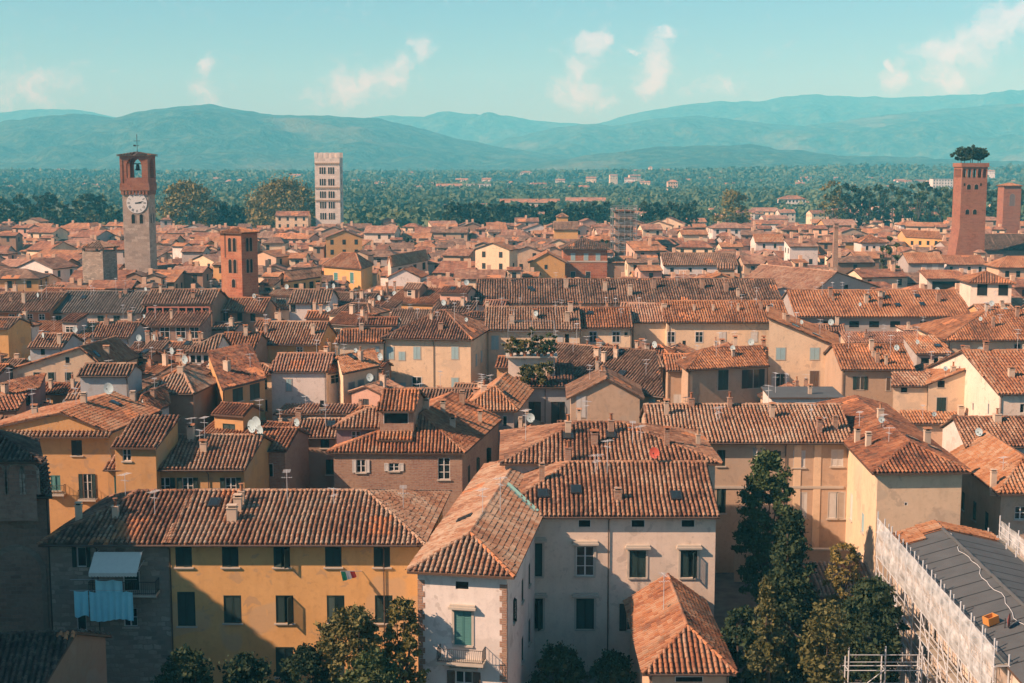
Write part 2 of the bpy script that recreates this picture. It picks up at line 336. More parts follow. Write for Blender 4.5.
# ------------------------------------------------------------------ roofs
def roof_sheet(mb, poly, lod, pitch, rl, soff):
    """one slope: a sheet with a soffit, and rows of half round cover tiles running down the steepest line"""
    P = np.array(poly, float)
    n = np.zeros(3)
    for i in range(len(P)): n += np.cross(P[i], P[(i + 1) % len(P)])
    if n[2] < 0: P = P[::-1]; n = -n
    n /= np.linalg.norm(n)
    e = np.cross(np.array([0, 0, 1.0]), n)
    if np.linalg.norm(e) < 1e-3: e = np.array([1.0, 0, 0])
    e /= np.linalg.norm(e); d = np.cross(e, n); d = d if d[2] < 0 else -d
    o = P[0]
    u = (P - o) @ e; v = (P - o) @ d
    ru, rv = random.randint(0, 400), random.randint(0, 400)
    uv = np.stack([(u - u.min()) / pitch + ru, (v - v.min()) / rl + rv], 1)
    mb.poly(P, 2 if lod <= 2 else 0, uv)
    k = len(P); dn = np.array([0, 0, -0.16])
    mb.add(np.vstack([P, P + dn]), [(i, k + i, k + (i + 1) % k, (i + 1) % k) for i in range(k)], 1)
    mb.poly((P + dn)[::-1], 1)
    if lod > 2: return
    umin, umax, vmin0 = u.min(), u.max(), v.min()
    nc = int((umax - umin) / pitch)
    if nc < 1: return
    rad = pitch * (0.37 if lod < 2 else 0.34)
    if lod == 0: an = np.linspace(-1.35, 1.35, 5)
    else: an = np.array([-1.4, -0.55, 0.55, 1.4])
    a_s = np.sin(an) * rad; a_c = (np.cos(an)) * rad * 1.15
    K = len(an)
    allv = []; allf = []; alluv = []; base = 0
    for c in range(nc):
        uc = umin + (c + 0.5) * (umax - umin) / nc
        vs = []
        for i in range(k):
            u0, u1 = u[i], u[(i + 1) % k]
            if (u0 - uc) * (u1 - uc) < 0: vs.append(v[i] + (v[(i + 1) % k] - v[i]) * (uc - u0) / (u1 - u0))
        if len(vs) < 2: continue
        va, vb = min(vs), max(vs)
        if vb - va < 0.25: continue
        if lod == 0:
            nr = max(1, int(round((vb - va) / rl)))
        else:
            nr = max(1, int(round((vb - va) / (rl * (2.0 if lod == 1 else 5.0)))))
        step = (vb - va) / nr
        t0 = va + np.arange(nr) * step
        jit = rng.normal(0, 1, (nr, 3))
        amp = 0.014 if lod == 0 else 0.02
        top = uc + jit[:, 0] * amp; lift = np.abs(jit[:, 1]) * 0.010
        # rings: (nr, 2, K, 3)
        rr = np.array([0.86, 1.0]); lf = np.array([0.0, 0.028 if lod == 0 else 0.02])
        vv = np.stack([t0, t0 + step * 1.02], 1)
        skew = jit[:, 2] * (0.008 if lod == 0 else 0.012)
        uu = np.stack([top - skew, top + skew], 1)
        uu = uu + (0.05 if lod == 0 else 0.04) * np.sin(vv * 0.55 + uc * 0.35 + ru)
        sag = 0.035 * (1 + np.sin(vv * 0.8 + uc * 0.5 + rv) * np.sin(uc * 0.31 - vv * 0.2 + ru))
        pos = (o[None, None, None] + (uu[:, :, None] + a_s[None, None] * rr[None, :, None])[..., None] * e
               + vv[:, :, None, None] * d
               + (a_c[None, None] * rr[None, :, None] + (lf[None, :] + lift[:, None] + sag)[:, :, None])[..., None] * n)
        allv.append(pos.reshape(-1, 3))
        idx = base + np.arange(nr)[:, None, None] * 2 * K
        j = np.arange(K - 1)
        q = np.stack([j, j + K, j + K + 1, j + 1], 1)[None]
        allf.append((idx + q).reshape(-1, 4))
        cu = (uc - umin) / pitch + ru + 0.0
        cu = np.floor(cu) + 0.5
        rv0 = np.floor((t0 - vmin0) / rl) + rv + 0.5
        uvq = np.empty((nr, K - 1, 4, 2)); uvq[..., 0] = cu; uvq[..., 1] = rv0[:, None, None]
        if lod > 0:   # long strips: let rows run through
            vr = np.stack([(t0 - vmin0) / rl + rv, (t0 + step - vmin0) / rl + rv, (t0 + step - vmin0) / rl + rv, (t0 - vmin0) / rl + rv], 1)
            uvq[..., 1] = vr[:, None, :]
        alluv.append(uvq.reshape(-1, 4, 2)); base += nr * 2 * K
    if allv: mb.add(np.vstack(allv), np.vstack(allf), 0, np.vstack(alluv))


def ridge_caps(mb, a, b, lod, r):
    a = np.array(a, float); b = np.array(b, float); L = np.linalg.norm(b - a)
    if L < 0.3: return
    d = (b - a) / L; s = np.cross(d, [0, 0, 1.0]); s /= np.linalg.norm(s); n = np.cross(s, d)
    seg = 0.5 if lod == 0 else 1.2 if lod == 1 else 4.0
    k = max(1, int(L / seg)); an = np.linspace(-1.5, 1.5, 5); ring = np.outer(np.sin(an), s) + np.outer(np.cos(an), n)
    u0 = random.randint(500, 900)
    for i in range(k):
        p0 = a + d * (L * i / k); p1 = a + d * (L * (i + 1) / k + 0.04)
        off = n * 0.02 + rng.normal(0, 0.012, 3) * (1 if lod < 2 else 0)
        v = np.vstack([p0 + off + ring * r * 0.9, p1 + off + n * 0.03 + ring * r * 1.05])
        mb.add(v, [(j, j + 1, j + 6, j + 5) for j in range(4)], 0, np.full((4, 4, 2), (u0 + 0.5, i + 0.5)))


class Frame:
    """a parallelogram plan: s runs along the front, t runs into the depth"""
    def __init__(f, A, B, D, dr):
        f.A = np.array(A[:2], float); f.B = np.array(B[:2], float)
        f.L = np.linalg.norm(f.B - f.A); f.u = (f.B - f.A) / f.L; f.w = np.array([math.sin(R(dr)), math.cos(R(dr))]); f.D = D
    def q(f, s, t, z): p = f.A + f.u * s + f.w * t; return np.array([p[0], p[1], z])
    def corners(f): return [f.A, f.B, f.B + f.w * f.D, f.A + f.w * f.D]


def roof_polys(fr, kind, ze, rise, o, vg, r=None, m=None, hl=0, hr=0, hf=0, hb=0):
    """polys, ridge/hip lines, wall tops (front, right, back, left: list of (dist, z))"""
    L, D = fr.L, fr.D; q = fr.q; polys = []; caps = []; zr = ze + rise
    flat = lambda n: [(0, ze), (n, ze)]
    wt_ = [flat(L), flat(D), flat(L), flat(D)]
    if kind == 'hip' or kind == 'gx':
        r = D / 2 if r is None else r; rb = D - r
        k = rise / r; zo = ze - k * o; ob = o * rb / r
        sl, sr = (-o * hl / r if hl else -vg), (L + o * hr / r if hr else L + vg)
        tl, tr = (hl if hl else -vg), (L - hr if hr else L + vg)
        polys.append([q(sl, -o, zo), q(sr, -o, zo), q(tr, r, zr), q(tl, r, zr)])
        polys.append([q(sr, D + ob, zo), q(sl, D + ob, zo), q(tl, r, zr), q(tr, r, zr)])
        if tr - tl > 0.2: caps.append((q(tl, r, zr), q(tr, r, zr)))
        if hl:
            polys.append([q(sl, D + ob, zo), q(sl, -o, zo), q(tl, r, zr)]); caps += [(q(tl, r, zr), q(sl, -o, zo)), (q(tl, r, zr), q(sl, D + ob, zo))]
        else: wt_[3] = [(0, ze), (D - r, zr - 0.05), (D, ze)]
        if hr:
            polys.append([q(sr, -o, zo), q(sr, D + ob, zo), q(tr, r, zr)]); caps += [(q(tr, r, zr), q(sr, -o, zo)), (q(tr, r, zr), q(sr, D + ob, zo))]
        else: wt_[1] = [(0, ze), (r, zr - 0.05), (D, ze)]
    elif kind == 'hipy' or kind == 'gy':
        m = L / 2 if m is None else m; mr = L - m
        k = rise / m; zo = ze - k * o; orr = o * mr / m
        tf, tb = (-o * hf / m if hf else -vg), (D + o * hb / m if hb else D + vg)
        af, ab = (hf if hf else -vg), (D - hb if hb else D + vg)
        polys.append([q(-o, tb, zo), q(-o, tf, zo), q(m, af, zr), q(m, ab, zr)])
        polys.append([q(L + orr, tf, zo), q(L + orr, tb, zo), q(m, ab, zr), q(m, af, zr)])
        caps.append((q(m, af, zr), q(m, ab, zr)))
        if hf: polys.append([q(-o, tf, zo), q(L + orr, tf, zo), q(m, af, zr)]); caps += [(q(m, af, zr), q(-o, tf, zo)), (q(m, af, zr), q(L + orr, tf, zo))]
        else: wt_[0] = [(0, ze), (m, zr - 0.05), (L, ze)]
        if hb: polys.append([q(L + orr, tb, zo), q(-o, tb, zo), q(m, ab, zr)]); caps += [(q(m, ab, zr), q(-o, tb, zo)), (q(m, ab, zr), q(L + orr, tb, zo))]
        else: wt_[2] = [(0, ze), (mr, zr - 0.05), (L, ze)]
    elif kind == 'sf':
        k = rise / D; polys.append([q(-vg, -o, ze - k * o), q(L + vg, -o, ze - k * o), q(L + vg, D + vg, zr + k * vg), q(-vg, D + vg, zr + k * vg)])
        wt_ = [flat(L), [(0, ze), (D, zr - 0.05)], [(0, zr - 0.05), (L, zr - 0.05)], [(0, zr - 0.05), (D, ze)]]
    elif kind == 'sr':
        k = rise / L; polys.append([q(L + o, -vg, ze - k * o), q(L + o, D + vg, ze - k * o), q(-vg, D + vg, zr + k * vg), q(-vg, -vg, zr + k * vg)])
        wt_ = [[(0, zr - 0.05), (L, ze)], flat(D), [(0, ze), (L, zr - 0.05)], [(0, zr - 0.05), (D, zr - 0.05)]]
    elif kind == 'sl':
        k = rise / L; polys.append([q(-o, D + vg, ze - k * o), q(-o, -vg, ze - k * o), q(L + vg, -vg, zr + k * vg), q(L + vg, D + vg, zr + k * vg)])
        wt_ = [[(0, ze), (L, zr - 0.05)], [(0, zr - 0.05), (D, zr - 0.05)], [(0, zr - 0.05), (L, ze)], flat(D)]
    elif kind == 'flat':
        polys.append([q(-vg, -vg, ze), q(L + vg, -vg, ze), q(L + vg, D + vg, ze + 0.12), q(-vg, D + vg, ze + 0.12)])
    return polys, caps, wt_


# ------------------------------------------------------------------ windows (shared meshes, local space: x along the wall, -y outward, z up)
WCACHE = {}
def _louvre(mb, x0, x1, z0, z1, y0):
    mb.box(x0, x0 + 0.07, y0 - 0.025, y0 + 0.02, z0, z1); mb.box(x1 - 0.07, x1, y0 - 0.025, y0 + 0.02, z0, z1)
    mb.box(x0 + 0.07, x1 - 0.07, y0 - 0.025, y0 + 0.02, z0, z0 + 0.1); mb.box(x0 + 0.07, x1 - 0.07, y0 - 0.025, y0 + 0.02, z1 - 0.1, z1)
    n = max(3, int((z1 - z0 - 0.2) / 0.11)); zz = np.linspace(z0 + 0.1, z1 - 0.1, n + 1)
    for a, b in zip(zz[:-1], zz[1:]):
        mb.add([(x0 + 0.07, y0 - 0.02, a), (x1 - 0.07, y0 - 0.02, a), (x1 - 0.07, y0 + 0.015, b), (x0 + 0.07, y0 + 0.015, b)], [(0, 1, 2, 3)])
def window_meshes(kind, w, h, simple):
    key = (kind, round(w, 1), round(h, 1), simple)
    if key in WCACHE: return WCACHE[key]
    w, h = max(0.3, key[1]), max(0.3, key[2]); k, _, c = kind.partition(':')
    hood = '+' in c; c = c.replace('+', ''); bare = '-' in c; c = c.replace('-', '')
    out = {}
    x = w / 2
    mb = MB()
    if simple:
        mb.box(-x - 0.1, x + 0.1, -0.05, 0.02, -0.1, 0.0, 1)
        if k != 'D' : mb.box(-x - 0.1, -x, -0.04, 0.02, 0, h + 0.1, 1); mb.box(x, x + 0.1, -0.04, 0.02, 0, h + 0.1, 1); mb.box(-x, x, -0.04, 0.02, h, h + 0.1, 1)
        if k == 'S': mb.box(-x, -0.02, -0.05, 0.02, 0, h, 2); mb.box(0.02, x, -0.05, 0.02, 0, h, 2)
        elif k == 'O':
            mb.box(-x, x, -0.02, 0.02, 0, h, 0); mb.box(-0.05, 0.05, -0.03, 0.02, 0, h, 1)
            mb.box(-2 * x, -x - 0.01, -0.06, 0.0, 0, h, 2); mb.box(x + 0.01, 2 * x, -0.06, 0.0, 0, h, 2)
        elif k == 'G': mb.box(-x, x, -0.015, 0.02, 0, h, 0); mb.box(-0.04, 0.04, -0.03, 0.02, 0, h, 1); mb.box(-x, x, -0.03, 0.02, h * 0.6, h * 0.6 + 0.06, 1)
        else: mb.box(-x, x, -0.015, 0.02, 0, h, 0)
        trim = M_STONE if k in 'SOD' else M_FRAME
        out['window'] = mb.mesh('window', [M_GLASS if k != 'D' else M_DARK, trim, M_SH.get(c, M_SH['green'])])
        WCACHE[key] = out
        return out
    fr = 0.06
    # frame set back in the reveal
    if k in 'GO':
        yb = 0.11
        mb.box(-x, -x + fr, yb - 0.03, yb + 0.03, 0, h); mb.box(x - fr, x, yb - 0.03, yb + 0.03, 0, h)
        mb.box(-x + fr, x - fr, yb - 0.03, yb + 0.03, 0, fr); mb.box(-x + fr, x - fr, yb - 0.03, yb + 0.03, h - fr, h)
        if w > 0.7:
            mb.box(-0.05, 0.05, yb - 0.045, yb + 0.02, fr, h - fr)
            nb = 3 if h > 1.7 else 2
            for i in range(1, nb):
                zc = h * i / nb
                mb.box(-x + fr, -0.05, yb - 0.02, yb + 0.02, zc - 0.025, zc + 0.025); mb.box(0.05, x - fr, yb - 0.02, yb + 0.02, zc - 0.025, zc + 0.025)
    else:
        mb.box(-x, -x + 0.05, 0.0, 0.14, 0, h); mb.box(x - 0.05, x, 0.0, 0.14, 0, h); mb.box(-x + 0.05, x - 0.05, 0.0, 0.14, h - 0.05, h)
    out['window'] = mb.mesh('window_frame', [M_FRAME if k in 'GO' else M_SH.get(c, M_FRAME)])
    pb = MB(); pb.add([(-x, 0.13, 0), (x, 0.13, 0), (x, 0.13, h), (-x, 0.13, h)], [(0, 1, 2, 3)])
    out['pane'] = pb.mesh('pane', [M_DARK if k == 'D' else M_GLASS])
    if not bare:
        sb = MB(); sb.box(-x - 0.12, x + 0.12, -0.12, 0.14, -0.12, -0.003); out['sill'] = sb.mesh('sill', [M_STONE])
    if hood:
        tb = MB(); sw = 0.17
        tb.box(-x - sw, -x - 0.003, -0.05, 0.05, -0.003, h + sw); tb.box(x + 0.003, x + sw, -0.05, 0.05, -0.003, h + sw); tb.box(-x - 0.003, x + 0.003, -0.05, 0.05, h + 0.003, h + sw)
        tb.box(-x - 0.35, x + 0.35, -0.38, 0.03, h + sw + 0.003, h + sw + 0.16); tb.box(-x - 0.28, x + 0.28, -0.25, 0.03, h + sw + 0.163, h + sw + 0.3)
        out['surround'] = tb.mesh('surround', [M_STONE])
    if k == 'S':
        for nm, a, b in (('shutter', 0.0, x - 0.058), ('shutter_', -x + 0.058, 0.0)):
            s_ = MB(); _louvre(s_, a, b, 0.01, h - 0.06, 0.05); out[nm] = s_.mesh('shutter', [M_SH[c or 'green']])
        out['hinge'] = x - 0.05
    if k == 'O':
        for nm, a, b in (('shutter', -2 * x + 0.03, -x - 0.02), ('shutter_', x + 0.02, 2 * x - 0.03)):
            s_ = MB(); _louvre(s_, a, b, 0.0, h, -0.06); out[nm] = s_.mesh('shutter', [M_SH[c or 'green']])
    WCACHE[key] = out
    return out
def place_window(parent, porg, wall_o, u, s, z, kind, w, h, simple):
    ms = window_meshes(kind, w, h, simple)
    p = wall_o + u * s; rz = math.atan2(u[1], u[0])
    wo_ = link_copy(ms['window'], 'window', parent, (p[0] - porg[0], p[1] - porg[1], z - porg[2]), rz)
    for k, m in ms.items():
        if k in ('window', 'hinge'): continue
        if 'hinge' in ms and k.startswith('shutter'):
            sg = -1 if k == 'shutter' else 1; a_ = 0.0
            if random.random() < 0.22: a_ = random.choice([0.12, 0.3, 0.6, 1.1])
            link_copy(m, 'shutter', wo_, (sg * ms['hinge'], 0, 0), sg * a_)
        else: link_copy(m, k.rstrip('_'), wo_, (0, 0, 0))
    return wo_


def wall_face(mb, o, u, L, z0, tops, holes, depth=0.16):
    """a wall from z0 to its eave with real openings, plus the gable above"""
    n_in = np.array([-u[1], u[0]])
    P = lambda s, z, y=0.0: (o[0] + u[0] * s + n_in[0] * y, o[1] + u[1] * s + n_in[1] * y, z)
    ze = min(t[1] for t in tops)
    hs = [h for h in holes if h[2] > z0 and h[3] < ze - 0.02 and h[0] > 0.02 and h[1] < L - 0.02]
    xs = sorted({0.0, L, *[h[0] for h in hs], *[h[1] for h in hs]}); zs = sorted({z0, ze, *[h[2] for h in hs], *[h[3] for h in hs]})
    quads = []
    for i in range(len(xs) - 1):
        if xs[i + 1] - xs[i] < 1e-5: continue
        for j in range(len(zs) - 1):
            xc, zc = (xs[i] + xs[i + 1]) / 2, (zs[j] + zs[j + 1]) / 2
            if any(h[0] < xc < h[1] and h[2] < zc < h[3] for h in hs): continue
            quads.append([P(xs[i], zs[j]), P(xs[i + 1], zs[j]), P(xs[i + 1], zs[j + 1]), P(xs[i], zs[j + 1])])
    for h in hs:
        a, b, c, d = h
        quads += [[P(a, c), P(a, d), P(a, d, depth), P(a, c, depth)], [P(b, d), P(b, c), P(b, c, depth), P(b, d, depth)],
                  [P(a, d), P(b, d), P(b, d, depth), P(a, d, depth)], [P(b, c), P(a, c), P(a, c, depth), P(b, c, depth)]]
    if quads:
        v = np.array(quads).reshape(-1, 3); mb.add(v, np.arange(len(v)).reshape(-1, 4))
    if max(t[1] for t in tops) > ze + 0.02:
        top = [P(s, z) for s, z in tops]
        pts = [P(0, ze), P(L, ze)] + [p for (s, z), p in zip(reversed(tops), reversed(top)) if z > ze + 0.01]
        if len(pts) >= 3: mb.poly(pts)


FOOT = []      # plan outlines already built on
class House: pass
CHM = {}
def chimney_mesh(kind, w, h):
    v = random.randint(0, 2); key = (kind, round(w, 1), round(h, 1), v)
    if key in CHM: return CHM[key]
    mb = MB(); x = w * 0.36; y = x * random.uniform(0.7, 1.1)
    mb.box(-x, x, -y, y, -0.8, h, 0); mb.box(-x - 0.05, x + 0.05, -y - 0.05, y + 0.05, h, h + 0.07, 0)
    if v == 0:
        for sx in (-1, 1):
            for sy in (-1, 1): mb.box(sx * x * 0.8 - 0.05, sx * x * 0.8 + 0.05, sy * y * 0.75 - 0.05, sy * y * 0.75 + 0.05, h + 0.07, h + 0.27, 0)
        mb.box(-x * 0.6, x * 0.6, -y * 0.5, y * 0.5, h + 0.07, h + 0.26, 2)
        a = [(-x - 0.1, -y - 0.1, h + 0.27), (x + 0.1, -y - 0.1, h + 0.27), (x + 0.1, y + 0.1, h + 0.27), (-x - 0.1, y + 0.1, h + 0.27), (-x - 0.1, 0, h + 0.43), (x + 0.1, 0, h + 0.43)]
        mb.add(a, [(0, 1, 5, 4), (2, 3, 4, 5)], 1); mb.add(a, [(0, 4, 3), (1, 2, 5)], 1); mb.add(a, [(3, 2, 1, 0)], 1)
    elif v == 1:
        mb.tube((0, 0, h + 0.05), (0, 0, h + 0.55), 0.13, 1, 8, 0.11); mb.tube((0, 0, h + 0.6), (0, 0, h + 0.64), 0.2, 1, 8); mb.tube((0, 0, h + 0.5), (0, 0, h + 0.62), 0.04, 2, 5)
    else:
        mb.box(-x * 0.7, x * 0.7, -y * 0.7, y * 0.7, h + 0.07, h + 0.2, 2); mb.box(-x - 0.02, x + 0.02, -y - 0.02, y + 0.02, h + 0.2, h + 0.27, 0)
    CHM[key] = mb.mesh('chimney', [M_BRICKCH if kind == 'b' else M_PLASTCH, TILE['rust'], M_DARK])
    return CHM[key]
def dish_mesh(col, r):
    key = ('dish', col, round(r, 1))
    if key in CHM: return CHM[key]
    mb = MB(); k = 14
    rings = [(0.0, 0.0), (0.5, 0.05), (1.0, 0.2)]
    vs = [(0, 0.0, 0)]
    for rr, dd in rings[1:]:
        for i in range(k): an = 2 * math.pi * i / k; vs.append((math.cos(an) * rr * r, -dd * r, math.sin(an) * rr * r * 1.08))
    vs = np.array(vs) + (0, -0.15, 1.0)
    fs3 = [(0, 1 + i, 1 + (i + 1) % k) for i in range(k)]; fs4 = [(1 + i, 1 + k + i, 1 + k + (i + 1) % k, 1 + (i + 1) % k) for i in range(k)]
    mb.add(vs, fs3, 0); mb.add(vs, fs4, 0)
    mb.tube((0, 0, -0.6), (0, 0, 1.1), 0.03, 1); mb.tube((0, -0.15, 1.0 - r), (0, -0.75 * r - 0.15, 1.0), 0.015, 1, 4); mb.box(-0.05, 0.05, -0.8 * r - 0.2, -0.7 * r - 0.15, 0.95, 1.05, 1)
    CHM[key] = mb.mesh('satellite_dish', [M_DISHR if col == 'red' else M_DISH, M_IRON])
    return CHM[key]
def antenna_mesh(h):
    key = ('ant', round(h * 2) / 2)
    if key in CHM: return CHM[key]
    h = key[1]; mb = MB(); mb.tube((0, 0, -0.5), (0, 0, h), 0.025, 0, 5); mb.tube((-0.55, 0, h - 0.1), (0.55, 0, h - 0.1), 0.015, 0, 4)
    for i in range(7): xx = -0.5 + i * 0.165; mb.tube((xx, -0.28, h - 0.1), (xx, 0.28, h - 0.1), 0.01, 0, 4)
    mb.tube((0, -0.4, h - 0.6), (0, 0.4, h - 0.6), 0.012, 0, 4)
    for i in range(5): yy = -0.36 + i * 0.18; mb.tube((-0.2, yy, h - 0.6), (0.2, yy, h - 0.6), 0.01, 0, 4)
    CHM[key] = mb.mesh('antenna', [M_STEEL])
    return CHM[key]
def skylight_mesh():
    if 'sky' in CHM: return CHM['sky']
    mb = MB(); mb.box(-0.45, 0.45, -0.6, 0.6, -0.1, 0.2, 0); mb.box(-0.36, 0.36, -0.5, 0.5, 0.2, 0.215, 1)
    CHM['sky'] = mb.mesh('skylight', [M_IRON, M_GLASS])
    return CHM['sky']


def block(h, A, B, D, dr, z, roof, rise, tile, o=0.5, vg=0.25, base=0.0, wins=(), rw=(), lw=(), wallk='cream', lod=None, pitch=None, foot=True, gutter=None, **rk):
    """one volume of house h: its wall, its roof and its windows; returns the frame"""
    fr = Frame(A, B, D, dr); org = h.org
    dist = np.linalg.norm((fr.A + fr.B) / 2)
    if lod is None: lod = 0 if dist < 155 else 1 if dist < 235 else 2
    ppm = F / dist; simple = ppm < 7.6
    polys, caps, wt_ = roof_polys(fr, roof, z, rise, o, vg, **rk)
    c = fr.corners()
    if foot: FOOT.append(np.array(c))
    mb = MB()
    facades = [(c[0], fr.u, fr.L, wt_[0], wins), (c[1], fr.w, D, wt_[1], rw), (c[2], -fr.u, fr.L, wt_[2], ()), (c[3], -fr.w, D, wt_[3], lw)]
    placed = []
    for o2, u, L, tops, ws in facades:
        holes = []
        n_out = np.array([u[1], -u[0]]); ze = min(t[1] for t in tops)
        for wd in ws:
            kind, a, b, ww, hh = wd[:5]
            if kind[0] == '@':        # metres: offset along the wall, sill height
                kind = kind[1:]; s, zz, wm, hm = a, b, ww, hh
            else:                      # picture measurements of a real window, carried onto the wall plane
                d = raydir(a, b + hh / 2); q0 = np.array([0, 0, CH]); tt = np.dot(np.array([*o2, 0])[:2] - q0[:2], n_out) / np.dot(d[:2], n_out)
                p = q0 + d * tt; s = np.dot(p[:2] - o2, u); zz = p[2]; zc = p[1] * CT - (p[2] - CH) * ST
                vis = abs(np.dot(u, [1, 0]))
                wm = ww * zc / F / max(0.35, vis) if ww > 0 else 1.0; hm = hh * zc / F * 1.03
            wm = max(0.3, round(wm, 1)); hm = max(0.3, round(hm, 1))
            s = min(max(s, wm / 2 + 0.15), L - wm / 2 - 0.15)
            ok = zz > base + 0.1 and zz + hm < ze - 0.05
            sim = simple or not ok
            if not sim: holes.append((s - wm / 2, s + wm / 2, zz, zz + hm))
            placed.append((o2, u, s, zz, kind, wm, hm, sim))
        wall_face(mb, o2, u, L, base, tops, holes)
    mb.build('wall', [wallmat(wallk) if isinstance(wallk, str) else wallk], h.e, org)
    for o2, u, s, zz, kind, wm, hm, sim in placed:
        place_window(h.e, org, o2, u, s, zz, kind, wm, hm, sim)
    if pitch is None: pitch = 0.36 if lod == 0 else 0.40 if lod == 1 else 0.48
    rb = MB()
    for p in polys: roof_sheet(rb, p, lod if tile != 'membrane' else 3, pitch, 0.42, M_WOOD)
    for a, b in caps: ridge_caps(rb, a, b, lod, 0.15 if lod == 0 else 0.2)
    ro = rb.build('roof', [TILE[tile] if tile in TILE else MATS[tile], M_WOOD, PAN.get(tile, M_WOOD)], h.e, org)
    fr.roof = ro; fr.polys = polys; h.frames.append(fr)
    if gutter is None and lod <= 1 and roof in ('gx', 'hip', 'sf') and base == 0: gutter = (random.choice([0.02, 0.98]),)
    if gutter:
        gb = MB(); k = rise / (rk.get('r') or D / 2 if roof in ('gx', 'hip') else D if roof == 'sf' else rk.get('hf') or 4)
        a, b = fr.q(0, -o - 0.07, z - k * o - 0.06), fr.q(fr.L, -o - 0.07, z - k * o - 0.06)
        gb.tube(a, b, 0.075, 0, 6); gb.build('gutter', [M_GUT], h.e, org)
        for sfrac in (gutter if isinstance(gutter, (list, tuple)) else (0.985,)):
            pb = MB(); s = fr.L * sfrac; pb.tube(fr.q(s, -o - 0.07, z - k * o - 0.1), fr.q(s, -0.09, z - 0.7), 0.05, 0, 6); pb.tube(fr.q(s, -0.09, z - 0.7), fr.q(s, -0.09, base), 0.05, 0, 6)
            pb.build('downpipe', [M_GUT], h.e, org)
    return fr
def roof_z(fr, x, y):
    """height of the roof surface over a plan point"""
    best = None
    for P in fr.polys:
        P = np.array(P); n = np.cross(P[1] - P[0], P[2] - P[0])
        if abs(n[2]) < 1e-6: continue
        inside = True; sg = 0
        for i in range(len(P)):
            a, b = P[i], P[(i + 1) % len(P)]
            cr = (b[0] - a[0]) * (y - a[1]) - (b[1] - a[1]) * (x - a[0])
            if abs(cr) > 1e-6:
                if sg == 0: sg = math.copysign(1, cr)
                elif sg * cr < 0: inside = False; break
        if inside:
            zz = P[0][2] - (n[0] * (x - P[0][0]) + n[1] * (y - P[0][1])) / n[2]
            best = zz if best is None else max(best, zz)
    return best
def roof_hit(fr, px, py):
    """first point of the roof along a sight line"""
    d = raydir(px, py); best = None
    for P in fr.polys:
        P = np.array(P); n = np.cross(P[1] - P[0], P[2] - P[0]); dn = np.dot(n, d)
        if abs(dn) < 1e-9: continue
        t = np.dot(n, P[0] - np.array([0, 0, CH])) / dn; p = np.array([0, 0, CH]) + d * t
        zz = roof_z(fr, p[0], p[1])
        if zz is not None and abs(zz - p[2]) < 0.02 and (best is None or t < best[0]): best = (t, p)
    return None if best is None else best[1]
def on_roof(hs, what, px=None, py=None, st=None, fr=None, **k):
    """chimney / dish / antenna / skylight standing on a roof"""
    frs = [fr] if fr is not None else hs.frames
    p = None
    for f in frs:
        if st is not None:
            q = f.q(st[0] * f.L, st[1] * f.D, 0); zz = roof_z(f, q[0], q[1]); p = None if zz is None else np.array([q[0], q[1], zz])
        else: p = roof_hit(f, px, py)
        if p is not None: fr = f; break
    if p is None: return None
    rz = math.atan2(fr.u[1], fr.u[0]); nm = what
    if what == 'chimney': me = chimney_mesh(k.get('k', 'p'), k.get('w', 0.8), k.get('h', 1.2)); p = p + (0, 0, 0.1)
    elif what == 'dish': me = dish_mesh(k.get('col', 'white'), k.get('r', 0.5)); nm = 'satellite_dish'; rz = k.get('rz', R(-30 + random.uniform(-20, 20)))
    elif what == 'antenna': me = antenna_mesh(k.get('h', 2.5)); rz = random.uniform(0, 3)
    else: me = skylight_mesh()
    o = link_copy(me, nm, fr.roof, p - hs.org, rz)
    if what == 'skylight':
        f2 = None
        for P in fr.polys:
            P = np.array(P); n = np.cross(P[1] - P[0], P[2] - P[0]); n = n if n[2] > 0 else -n; n /= np.linalg.norm(n)
            if abs(np.dot(n, p - P[0])) < 0.05: f2 = n; break
        if f2 is not None: o.rotation_euler = Vector(f2).to_track_quat('Z', 'Y').to_euler()
        o.location = tuple(p - hs.org + np.array([0, 0, 0.12]))
    return o

def eave_line(px, z, D, roof, rise, o, vg, rk):
    """wall corners whose overhanging eave edge lies on the sighted line"""
    A, B = pt(px[0], px[1], z), pt(px[2], px[3], z); L = np.linalg.norm((B - A)[:2])
    if roof in ('gx', 'hip'): k = rise / (rk.get('r') or D / 2); oo = o
    elif roof == 'sf': k = rise / D; oo = o
    elif roof == 'hipy' and rk.get('hf'): m = rk.get('m') or L / 2; k = rise / rk['hf']; oo = o * rk['hf'] / m
    else: k = 0.0; oo = vg
    A, B = pt(px[0], px[1], z - k * oo), pt(px[2], px[3], z - k * oo); u = (B - A)[:2]; u = u / np.linalg.norm(u); n_in = np.array([-u[1], u[0], 0])
    A, B = A + n_in * oo, B + n_in * oo; A[2] = B[2] = z
    return A, B
HOUSES = []
def house(label, px, z, D, dr, roof, rise, wallk, tile, name='house', cat='house', group='old town houses', **k):
    """a house from its front eave line (xa, ya, xb, yb as sighted) at eave height z"""
    h = House(); A, B = eave_line(px, z, D, roof, rise, k.get('o', 0.5), k.get('vg', 0.25), k)
    k.setdefault('wins', ())
    c = (A + B) / 2; h.org = np.array([c[0], c[1], 0.0]); h.frames = []
    h.e = empty(name, h.org, label, cat, group); h.A, h.B = A, B
    h.fr = block(h, A, B, D, dr, z, roof, rise, tile, wallk=wallk, **k)
    HOUSES.append(h)
    return h
def wing(h, px, z, D, dr, roof, rise, wallk, tile, **k):
    A, B = eave_line(px, z, D, roof, rise, k.get('o', 0.5), k.get('vg', 0.25), k)
    return block(h, A, B, D, dr, z, roof, rise, tile, wallk=wallk, **k)
def row(kind, y, w, h, *xs): return [(kind, x, y, w, h) for x in xs]
